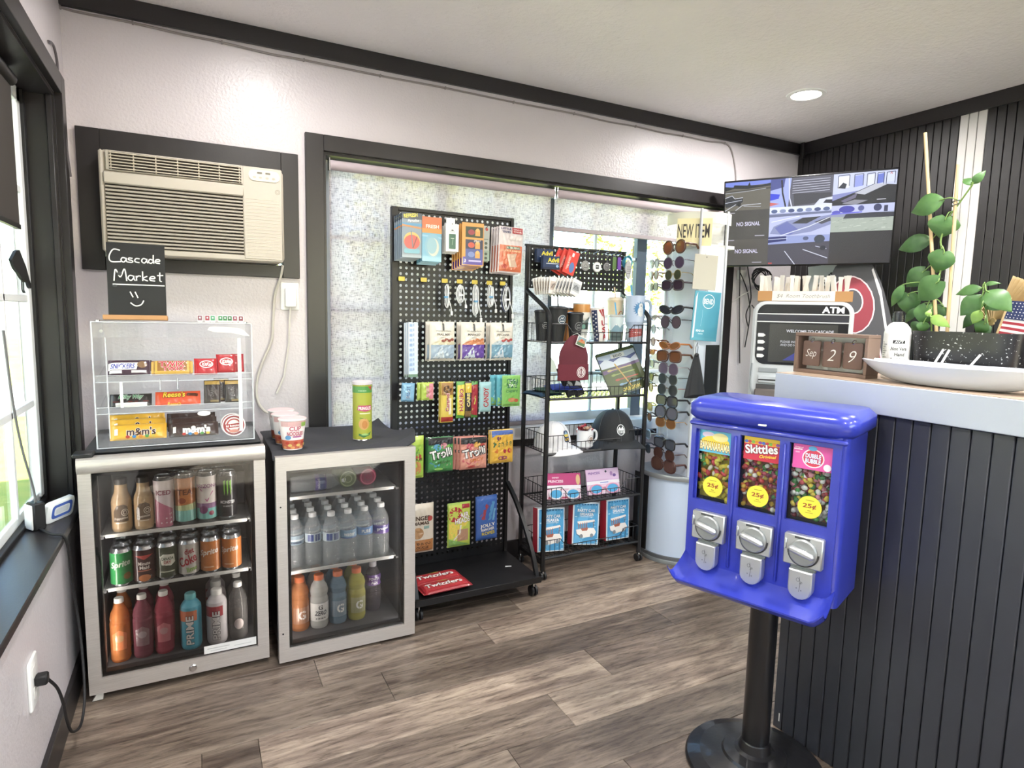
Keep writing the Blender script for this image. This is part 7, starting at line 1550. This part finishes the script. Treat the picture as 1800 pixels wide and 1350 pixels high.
# ---- planter with two vines
o = POT = thing('planter', 'black speckled trough planter with climbing vines on the counter', 'planter', (1.825, .901, ZK)); m_ = MB()
def potm():
    m, nt, b = new_mat('speckled_black_pot'); mp = texmap(nt, (1, 1, 1)); n1 = noise(nt, mp, 160, 2, .5); r_ = ramp(nt, ((.0, '1c1c20'), (.655, '1f1f23'), (.70, 'c9c9cc')))
    nt.links.new(n1.outputs['Fac'], r_.inputs[0]); nt.links.new(r_.outputs[0], b.inputs['Base Color']); b.inputs['Roughness'].default_value = .3; return m
PT = potm()
def po(i, j, k=1.0):
    a = 2*PI*i; c_, s_ = cos(a), sin(a); w_ = (.046 + .010*j)*k; l_ = (.121 + .012*j) - (.008 if k < 1 else 0)
    return Vector((w_*math.copysign(abs(c_)**.5, c_), l_*math.copysign(abs(s_)**.35, s_), .137*j))
m_.grid(lambda i, j: po(i, j), 44, 6, PT); m_.add([po(i/44, 0) for i in range(44)], [tuple(reversed(range(44)))], PT); m_.grid(lambda i, j: po(i, 1, 1-.14*j), 44, 1, PT); m_.grid(lambda i, j: po(i, 1-.25*j, .86), 44, 2, PT); m_.build('pot', o, angle=50)
MB().add([po(i/44, .9, .87) for i in range(44)], [tuple(range(44))], PM('3a2f26', .95, bump=.8, bscale=80)).build('soil', o)
def leaf_mat(c1, c2):
    m, nt, b = new_mat('leaf_' + c1); mp = texmap(nt, (1, 1, 1)); n1 = noise(nt, mp, 28, 3, .5); r_ = ramp(nt, ((.35, c1), (.7, c2))); nt.links.new(n1.outputs['Fac'], r_.inputs[0]); nt.links.new(r_.outputs[0], b.inputs['Base Color'])
    b.inputs['Roughness'].default_value = .42; b.inputs['Subsurface Weight'].default_value = .0; b.inputs['Transmission Weight'].default_value = 0; return m
LG = leaf_mat('446b38', '577f46'); LB = leaf_mat('7a9f4a', '8fb358'); LD = leaf_mat('385a32', '496e3c')
def leaf(parent, x, by, bz, ty, tz, w, m, rr):
    B = Vector((x, by, bz)); T_ = Vector((x + rr.uniform(-.012, .006), ty, tz)); ax = T_ - B; L_ = ax.length
    n_ = Vector((-.86 + rr.uniform(-.15, .15), -.45 + rr.uniform(-.2, .2), .25 + rr.uniform(-.2, .25))); n_ = (n_ - ax*(n_.dot(ax)/ax.length_squared)).normalized(); s_ = n_.cross(ax).normalized()
    heart = w/L_ > .75; g = MB()
    prof = [(0, .30), (.06, .62), (.15, .86), (.28, 1.0), (.42, .98), (.56, .84), (.70, .62), (.83, .36), (.93, .14), (1.0, .0)] if heart else [(0, .06), (.08, .42), (.18, .74), (.32, .97), (.46, 1.0), (.60, .88), (.74, .64), (.86, .36), (.95, .14), (1, 0)]
    vs_ = []
    for t, hw_ in prof:
        c_ = B + ax*t + n_*(L_*.10*sin(PI*t) - .012*t*t)
        lobe = ax*(-.10*max(0, 1-t/.16)) if heart else Vector()
        for q in (-1, -.5, 0, .5, 1): vs_.append(c_ + s_*(w/2*hw_*q) + n_*(-.10*w*(abs(q)**1.5) + (.0 if q else -.05*w)) + lobe*abs(q))
    fs = [(r_*5+k, r_*5+k+1, (r_+1)*5+k+1, (r_+1)*5+k) for r_ in range(len(prof)-1) for k in range(4)]
    g.add(vs_, fs, m); g.add([v - n_*.0007 for v in vs_], [tuple(reversed(f)) for f in fs], m)
    lf = g.build('leaf', parent, angle=85); return B, ax, n_
L1 = [(1.79, 0.983, 1.602, 1.072, 1.581, 0.0604), (1.79, 0.972, 1.553, 0.986, 1.499, 0.0751), (1.81, 1.013, 1.502, 1.104, 1.482, 0.0509), (1.79, 0.968, 1.463, 0.988, 1.408, 0.0687), (1.81, 1.025, 1.417, 1.076, 1.372, 0.056), (1.77, 0.964, 1.385, 1.025, 1.333, 0.0712), (1.81, 1.063, 1.354, 1.057, 1.291, 0.0572), (1.79, 1.067, 1.38, 1.099, 1.315, 0.0267), (1.82, 1.043, 1.315, 1.071, 1.27, 0.0229), (1.79, 0.998, 1.32, 1.004, 1.264, 0.0585), (1.81, 0.966, 1.317, 0.984, 1.292, 0.042), (1.76, 0.971, 1.291, 0.922, 1.267, 0.0293), (1.81, 1.027, 1.268, 1.048, 1.247, 0.0356), (1.79, 1.003, 1.274, 1.0, 1.247, 0.0318), (1.76, 0.978, 1.291, 0.972, 1.306, 0.0165), (1.79, 0.916, 1.628, 0.945, 1.655, 0.0216), (1.79, 0.916, 1.629, 0.892, 1.658, 0.0229)]
L2 = [(1.79, 0.869, 1.364, 0.934, 1.353, 0.0293), (1.79, 0.867, 1.347, 0.911, 1.293, 0.0483), (1.77, 0.85, 1.357, 0.789, 1.311, 0.0534), (1.82, 0.88, 1.343, 0.821, 1.316, 0.0483), (1.79, 0.865, 1.372, 0.833, 1.379, 0.0127), (1.77, 0.857, 1.307, 0.874, 1.271, 0.0267), (1.82, 0.884, 1.307, 0.919, 1.261, 0.0293), (1.79, 0.854, 1.275, 0.873, 1.25, 0.0369), (1.81, 0.865, 1.269, 0.847, 1.251, 0.0254)]
def vine(label, leaves, stem, bright):
    o = thing('vine_plant', label, 'plant', (0, 0, 0), group='vines in the black planter'); rr = random.Random(len(leaves)); SG = PM('7a9a52', .5)
    MB().tube(bez(stem, 6), .0024, SG, 6).build('stem', o); sp = bez(stem, 12)
    for i, l in enumerate(leaves):
        B, ax, n_ = leaf(o, *l, LB if i in bright else (LD if l[0] > 1.80 else LG), rr)
        near = min(sp, key=lambda q: (q - B - Vector((0, 0, .02))).length)
        MB().tube(bez([near, near*.5 + B*.5 + Vector((-.002, 0, .006)), B, B + ax*.12], 4), .0014, SG, 5).build('leaf_stalk', o)
vine('tall heart-leaved vine climbing a bamboo stick in the planter', L1, [(1.815, .993, 1.235), (1.81, .996, 1.30), (1.805, .990, 1.352), (1.80, .979, 1.397), (1.80, .980, 1.464), (1.80, .985, 1.498), (1.80, .972, 1.551), (1.80, .954, 1.579), (1.79, .916, 1.628)], (11, 14))
vine('shorter bushy vine at the right end of the planter', L2, [(1.825, .854, 1.235), (1.82, .868, 1.296), (1.81, .867, 1.339), (1.795, .865, 1.372)], (5,))
for pts, l in (([(1.795, 1.050, 1.789), (1.805, .967, 1.19)], 'long pale bamboo stick leaning left in the planter'), ([(1.795, .958, 1.687), (1.815, .952, 1.19)], 'upright pale bamboo stick tied to the vine')): tag(MB().tube(pts, .0045, PM('d9bd8f', .6), 8).build('bamboo_stick'), l, 'stick', 'bamboo sticks')
tag(MB().tube([(1.797 + .008*cos(q), .955 + .008*sin(q), 1.578 + .0015*q) for q in [k*.7 for k in range(18)]], .0012, PM('3a3a3c', .5), 5).build('plant_tie'), 'dark wire tie binding the vine to the upright bamboo stick', 'wire')
# ---- fans and flag
def fan(label, c, r, a0, a1, yaw, n=12):
    o = thing('paper_fan', label, 'fan', c, (0, 0, yaw)); m_ = MB(); vs_ = [(0, 0, 0)]
    for k in range(2*n+1): a = a0 + (a1-a0)*k/(2*n); vs_.append((r*cos(a), -.006 if k % 2 else .006, r*sin(a)*(1.0 if k % 2 else .97)))
    m_.add(vs_, [(0, k+1, k+2) for k in range(2*n)], PM('d9c49a', .7)); m_.add([(x, y+.0012, z) for x, y, z in vs_], [(0, k+2, k+1) for k in range(2*n)], PM('d9c49a', .7)); m_.build('pleats', o, smooth=False); MB().cyl((0, -.004, 0), (0, .004, 0), .006, .006, PM('c2a878', .6), 10).build('pivot', o)
fan('tan pleated paper fan standing open at the right end of the planter', (1.845, .862, 1.283), .118, math.radians(15), math.radians(75), -PI/2)
fan('small tan pleated fan tucked among the right vine leaves', (1.850, .868, 1.275), .050, math.radians(60), math.radians(150), -PI/2, 9)
o = thing('small_flag', 'small American flag on a stick at the right end of the planter', 'flag', (1.818, .852, 1.19), (0, 0, -PI/2)); MB().tube([(0, 0, 0), (.036, 0, .150)], .0028, PM('d9bd8f', .6), 6).build('pole', o)
m_ = MB(); RD, WT, BL = PM('b03a48', .7), PM('eeecec', .7), PM('2f3a66', .7)
def fl(a, b): return Vector((.014 + .024*b*1.05 + .125*a, .005*sin(a*7), .060 + .082*b - .030*a*(1-b)*.4 - .01*a))
for k in range(13): m_.grid(lambda a, b, k=k: fl(a, (k+b)/13), 12, 1, RD if k % 2 == 0 else WT); m_.grid(lambda a, b, k=k: fl(a, (k+b)/13) + Vector((0, .0008, 0)), 12, 1, RD if k % 2 == 0 else WT, True)
m_.build('cloth', o, angle=80); m_ = MB(); m_.grid(lambda a, b: fl(a*.42, .46 + .54*b) - Vector((0, .0009, 0)), 6, 4, BL)
for r_ in range(6):
    for c_ in range(7): q = fl(.03+.058*c_, .51+.085*r_) - Vector((0, .0014, 0)); m_.add([q + Vector((-.0016, 0, 0)), q + Vector((0, 0, -.0016)), q + Vector((.0016, 0, 0)), q + Vector((0, 0, .0016))], [(0, 1, 2, 3)], WT)
m_.build('star_canton', o, smooth=False)

# ================================================================== candy vending machine
VY = math.radians(-69.5)
o = VM = thing('candy_machine', 'blue triple candy vending machine on a black pole stand', 'vending machine', (1.298, 1.102, 0), (0, 0, VY))
BLU = PM('333eac', .30, coat=.4); BLD = PM('2b36aa', .35)
W2_ = .192
def vplate(pts_out, holes, y0, y1, m): pass
m_ = MB()  # front plate pieces between the windows
cols = ((-.179, -.079), (-.054, .048), (.072, .172))
m_.box(-W2_, 0, .967, W2_, .012, .994, BLU).box(-W2_, 0, .566, W2_, .012, .768, BLU)
xs = [-W2_] + [v for c_ in cols for v in c_] + [W2_]
for k in range(0, 8, 2): m_.box(xs[k], 0, .768, xs[k+1], .012, .967, BLU)
m_.build('front_panel', o, smooth=False)
m_ = MB(); m_.prism(rrect(-W2_, .012, W2_ + .018, .205, .03, 6), .566, .992, BLU, 'z'); 
m_ = MB(); sh = rrect(-W2_, .006, W2_ + .012, .205, .022, 6)
n_ = len(sh); vs_ = [(x, y, z) for z in (.566, .992) for x, y in sh]; fs = []
for i in range(n_):
    j = (i+1) % n_
    if sh[i][1] < .0061 and sh[j][1] < .0061: continue
    fs.append((i, j, n_+j, n_+i))
fs += [tuple(reversed(range(n_)))]; m_.add(vs_, fs, BLU); m_.build('cabinet', o)
MB().box(-W2_ + .012, .075, .62, W2_ - .0, .080, .985, PM('1c1d2a', .6)).build('inner_partition', o)
for x in (-.0665, .060): MB().box(x - .004, .0125, .62, x + .004, .075, .985, PM('1c1d2a', .6)).build('bin_divider', o)
m_ = MB(); m_.prism(rrect(-.208, -.016, .222, .222, .045, 8), .990, 1.052, BLU, 'z', .016); m_.build('lid', o, fixn=True, angle=55)
MB().box(-.196, -.010, .9775, .205, .004, .9895, BLU, .004).build('lid_seam', o); MB().box(-.004, -.019, 1.000, .018, -.0155, 1.006, CHROME, .001).build('latch', o)
for x in (-.066, .0605): MB().box(x - .004, -.006, .598, x + .004, .001, .962, BLU, .003).build('rib', o)
CAND = [['e6cf3a', 'e6cf3a', 'd9c23a', 'e9d95a', 'd0404a', '4a9a4a', 'e9e2cc', 'e08a3a', 'd97a8a'], ['c23a3c', 'e0b43a', '9a2f3a', 'e9e2d6', '4a8a44', 'd9772f', 'b54a5a', 'e6d05a', '7a2f4a'], ['c24a4c', 'e9e6dc', '4a9a4a', 'e3c94a', 'd98a94', '8a2f34', 'e9e6dc', '3f7f3f']]
STK = [('5fb8d8', 'BANANARAMA', 'e9c83a', '7a4a1f'), ('c9304a', 'Skittles', 'f4f0ee', '5a1f2a'), ('e05aa8', 'DUBBLE BUBBLE', 'f2eef4', 'd84a9a')]
rv = random.Random(21)
for i, (x0, x1) in enumerate(cols):
    cx = (x0+x1)/2
    MB().box(x0 - .003, .0125, .764, x1 + .003, .0145, .970, GL('f2f5f7', 1.4, .02)).build('window_pane', o)
    # heap of sweets: too many to count
    m_ = MB(); cm = [PM(c, .25, coat=.4) for c in CAND[i]]
    for k in range(210):
        z = .768 + .150*rv.random()**.85; ymax = .030 + .032*(.93 - z)/.16; yy_ = rv.uniform(.0245, max(.028, ymax)); xx_ = rv.uniform(x0 + .003, x1 - .003)
        a_ = rv.uniform(0, PI); b_ = rv.uniform(-.6, .6); m_.xf = Matrix.Translation((xx_, yy_, z)) @ Matrix.Rotation(a_, 4, 'Y') @ Matrix.Rotation(b_, 4, 'X')
        low = z < .79 and i == 0
        m_.ball((0, 0, 0), ((.0105, .0062, .0060), (.0076, .0076, .0060), (.0088, .0068, .0066))[i], cm[0] if low else rv.choice(cm), 7, 5)
    m_.xf = None; s_ = m_.build('sweets', o, angle=80); s_['kind'] = 'stuff'
    m_ = MB(); m_.box(x0, .046, .768, x1, .070, .905, PM(CAND[i][0] if i == 0 else 'a86a4a', .6)); m_.build('sweets_bulk', o, smooth=False)
    c0, tx, tc, hc = STK[i]; p = Print(flat((cx + .002, .012, .934)), .3, w0=.0004)
    p.r(-.046, -.031, .046, .030, c0)
    if i == 0: p.e(-.02, .018, .018, .008, 'd9c9e0').e(.0, .0, .04, .016, 'e9d04a').e(.014, .014, .022, .012, 'e6dc9a').t(tx, 0, -.013, .022, 'f6ecb8', .086, bold=.03, halo='8a4f14', hw=.06, rot=-.03)
    if i == 1:
        p.r(-.046, .012, .046, .030, 'e6c43a')
        for k in range(10): p.e(-.04+.009*k, .022+.005*((k*3) % 3-1), .005, .004, ('4a6ac0', 'c23a44', '7ab04a', 'e08a2f', '8a4aa0')[k % 5])
        p.t('Skittles', 0, .001, .024, tc, .084, bold=.05, halo=hc, rot=.12).t('Original', .018, -.018, .011, 'f0d24a', .044, shear=.3, bold=.02, rot=.1)
    if i == 2: p.e(.002, -.002, .026, .024, 'f4e6f0').e(.002, -.002, .023, .021, 'd0405a').t('DUBBLE', .002, .004, .011, 'f6f2f6', .036, bold=.06, halo='5a7ad0').t('BUBBLE', .002, -.009, .011, 'f6f2f6', .036, bold=.06, halo='5a7ad0').e(.0, .023, .010, .006, '5fb0e0').e(.036, -.020, .009, .009, 'f0eaf0').r(-.044, .016, -.024, .019, 'f6dcec').r(-.040, .008, -.030, .012, 'f2a0c8').t('Original', -.032, .022, .004, 'f6eef4', .02)
    p.done(o, 'brand_sticker')
    p = Print(flat((cx + (.002, .0, .004)[i], .0122, .808)), .3, w0=.0005); p.e(0, 0, .0285, .0285, 'efe04a', 28).t('25¢', 0, .002, .014, '9a4a2a', .032, bold=.03).r(-.010, .016, .010, .018, 'b5a03a').r(-.004, -.010, .004, -.0085, '8a6a2a').r(-.009, -.015, .009, -.0135, 'b5a03a'); p.done(o, 'price_sticker')
    # coin mechanism and chute
    mx_ = (-.121, .004, .127)[i]; MT = PM('c6c9ca', .34, .7, bump=.15, bscale=80)
    MB().box(mx_ - .046, -.020, .662, mx_ + .046, .0, .741, MT, .003).build('coin_plate', o)
    m_ = MB(); m_.lathe([(.0335, 0), (.0335, .006), (.030, .009), (0, .009)], PM('a2a5a6', .38, .6), 28, (mx_ + .002, -.020, .701), axis='y'); m_.build('coin_dial', o)
    m_ = MB(); m_.tube([(mx_ + .002 + .036*cos(q), -.021, .701 + .036*sin(q)) for q in [PI + PI*k/16 for k in range(17)]], .0018, PM('3a3b3d', .5), 5); m_.build('coin_guide', o)
    h_ = MB().box(-.031, -.016, -.0085, .031, 0, .0085, MT, .006).build('turn_handle', o)
    h_.location = (mx_ + .002, -.029, .704); h_.rotation_euler = (0, math.radians(14), 0)
    MB().box(mx_ - .020, -.023, .733, mx_ + .016, -.0195, .738, PM('55575a', .4, .5), .001).build('coin_slot', o); MB().box(mx_ - .0445, -.0245, .70, mx_ - .038, -.0195, .728, MT, .002).build('coin_return', o)
    MB().box(mx_ - .030, -.012, .650, mx_ + .031, 0, .664, PM('7d8082', .4, .5), .002).build('chute_hood', o)
    m_ = MB(); sp = [(mx_ - .027, .655), (mx_ - .027, .607)] + [(mx_ + .001 - .028*cos(q), .607 - .026*sin(q)) for q in [PI*k/10 for k in range(1, 10)]] + [(mx_ + .029, .607), (mx_ + .029, .655)]
    m_.prism(sp, -.030, .0, MT, 'y', .003); m_.build('chute_door', o, fixn=True)
    p = Print(flat((mx_ + .001, -.030, .622)), .3); p.line([(0, -.020), (.002, .0), (-.001, .018)], .0012, '6a6d70').o(-.004, .010, .004, .005, .001, '6a6d70').o(.004, .004, .003, .003, .0008, '6a6d70').e(-.006, -.012, .0015, .0015, '6a6d70', 8).e(.005, -.016, .0015, .0015, '6a6d70', 8).line([(.0, .0), (.006, .006)], .0012, '6a6d70'); p.done(o, 'engraving')
# catch tray
m_ = MB()
def tr_(i, j):
    u = -1 + 2*i; t = j; wx = (.196 + .004*t) * (1 if t < .9 else 1); y_ = .004 - .112*t; z_ = .592 - .046*(1-(1-t)**2) + (.024*max(0, (t-.72)/.28)**1.5)
    e_ = max(0, (abs(u)-.86)/.14); return Vector((u*wx + .006, y_*(1 if e_ < .001 else 1 - .06*e_*t), z_ + .026*e_**1.5))
m_.grid(tr_, 40, 14, BLU, True); m_.grid(lambda i, j: tr_(i, j) - Vector((0, 0, .004)), 40, 14, BLU); m_.grid(lambda i, j: tr_(i, 1) - Vector((0, 0, .004*j)), 40, 1, BLU, True); m_.build('catch_tray', o, angle=60)
MB().cyl((.006, .100, .012), (.006, .100, .568), .037, .037, PM('17171a', .3, coat=.3), 32).build('pole', o)
MB().box(-.08, .03, .556, .09, .17, .566, BLK2, .002).build('mounting_plate', o)
MB().lathe([(.190, .0), (.190, .006), (.185, .012), (.15, .024), (.09, .034), (.085, .040), (.055, .046), (.045, .052), (.040, .075), (.038, .078)], PM('1b1b1e', .32, bump=.25, bscale=70, coat=.3), 48, (.006, .100, 0)).build('base', o)

# ================================================================== outside
def ground_mat(name, a, b_, sc):
    m, nt, b = new_mat(name); mp = texmap(nt, (1, 1, 1)); n1 = noise(nt, mp, sc, 5, .6); r_ = ramp(nt, ((.35, a), (.65, b_))); nt.links.new(n1.outputs['Fac'], r_.inputs[0]); nt.links.new(r_.outputs[0], b.inputs['Base Color']); b.inputs['Roughness'].default_value = .9; return m
struct(MB().box(-25, -25, -.30, 30, 45, -.16, ground_mat('concrete', 'b3aea4', 'c9c4ba', 3)).build('pavement'))
struct(MB().box(-6, YB + .16, -.16, 22, 9.5, -.12, ground_mat('lawn_grass', '93a048', 'b9b45a', 6)).build('lawn'))
struct(MB().box(-20, 13.5, -.16, 30, 30, -.10, ground_mat('meadow_grass', '8f9a4a', 'b5b060', 2)).build('meadow'))
struct(MB().box(-1.40, -3.0, 2.42, XL - .155, 3.3, 2.52, PM('8a8580', .8)).build('roof_eave'))  # overhang added out of view to keep high sky off the left window
def tree(label, x, y, h, r, c1, seed):
    o = thing('tree', label, 'tree', (x, y, -.16)); rr = random.Random(seed)
    MB().tube(bez([(0, 0, 0), (.05, 0, h*.3), (-.03, .04, h*.6), (0, 0, h*.85)], 4), [.14 - .008*k for k in range(13)], PM('6a5646', .9), 8).build('trunk', o)
    m_ = MB(); vs_, fs = [], []
    for k in range(2600):
        while True:
            p_ = Vector((rr.uniform(-1, 1), rr.uniform(-1, 1), rr.uniform(-1, 1)))
            if .35 < p_.length < 1: break
        k_ = 1 + .25*sin(p_.x*5+seed)*sin(p_.z*6); c_ = Vector((p_.x*r*k_, p_.y*r*k_, h*.62 + p_.z*h*.40)); a_ = Vector((rr.gauss(0, 1), rr.gauss(0, 1), rr.gauss(0, 1))).normalized(); b_ = a_.orthogonal().normalized(); s_ = rr.uniform(.06, .13)
        i0 = len(vs_); vs_ += [c_ - a_*s_, c_ + b_*s_*.6, c_ + a_*s_, c_ - b_*s_*.6]; fs.append((i0, i0+1, i0+2, i0+3))
    m_.add(vs_, fs, PM(c1, .7)); f_ = m_.build('foliage', o, smooth=False); f_['kind'] = 'stuff'
tree('yellow green tree nearest the window behind the wire rack', 4.9, 15.0, 5.2, 1.7, 'b5b54a', 1)
tree('olive green tree beyond the lawn left of the rack', 1.2, 18.0, 6.0, 2.0, '9aa648', 2)
tree('green tree beyond the lawn seen past the sunglasses tower', 12.2, 15.5, 5.6, 2.0, 'a3ad4c', 3)
tree('distant green tree above the short roller shade', 9.6, 20.0, 7.0, 2.4, '94a24a', 4)
tree('golden leaved tree outside the left window', -3.4, 6.8, 4.0, 1.3, 'a8ad55', 5)
o = thing('parked_van', 'pale blue and white van parked beyond the lawn', 'van', (7.4, 11.3, -.16), (0, 0, .05)); VW = PM('cfd9e2', .35)
m_ = MB(); m_.prism([(-2.4, .35), (2.4, .35), (2.4, .95), (1.7, 1.1), (1.2, 1.9), (-2.3, 1.95), (-2.4, 1.6)][::1], -.9, .9, VW, 'y', .05); m_.build('body', o, fixn=True)
for x in (-1.5, -.3): MB().box(x - .45, -.915, 1.15, x + .45, -.90, 1.65, PM('5a6670', .2)).build('side_window', o)
MB().prism([(.4, 1.15), (1.45, 1.15), (1.08, 1.68), (.4, 1.68)], -.915, -.90, PM('5a6670', .2), 'y').build('side_window', o, fixn=True)
for x in (-1.5, 1.5):
    for y in (-.85, .85): MB().cyl((x, y - .1, .34), (x, y + .1, .34), .34, .34, BLK, 20).build('wheel', o)
MB().box(-2.4, -.912, .62, 2.3, -.90, .72, PM('8fa6b8', .4)).build('stripe', o)

o = thing('neighbour_building', 'pale stucco building beyond the left window', 'building', (-5.2, 1.0, -.16))  # building added to block sky light from the left window
MB().box(-3, -9, 0, 0, 9, 4.6, wall_mat('stucco', 'aaa59b', 'a09b90', .9, 20, .2)).build('wall', o); MB().box(-3.2, -9.2, 4.6, .25, 9.2, 4.8, PM('8a8580', .7)).build('roof', o)
for y in (-6, -2.5, 1.0, 4.5):
    f_ = MB().box(.0, y - .7, 1.1, .05, y + .7, 2.5, PM('eeeeec', .5), .01).build('window', o); MB().box(.04, y - .62, 1.18, .06, y + .62, 2.42, PM('6a7680', .15)).build('pane', f_)

for x, y, l in ((-2.6, -4.6, 'dense green tree beside the building corner behind the viewer'), (-2.2, -9.6, 'farther green tree beside the building corner behind the viewer')): tree(l, x, y, 4.6, 1.7, '6f8a48', int(-y))  # unseen trees added to cut low sky light through the left window
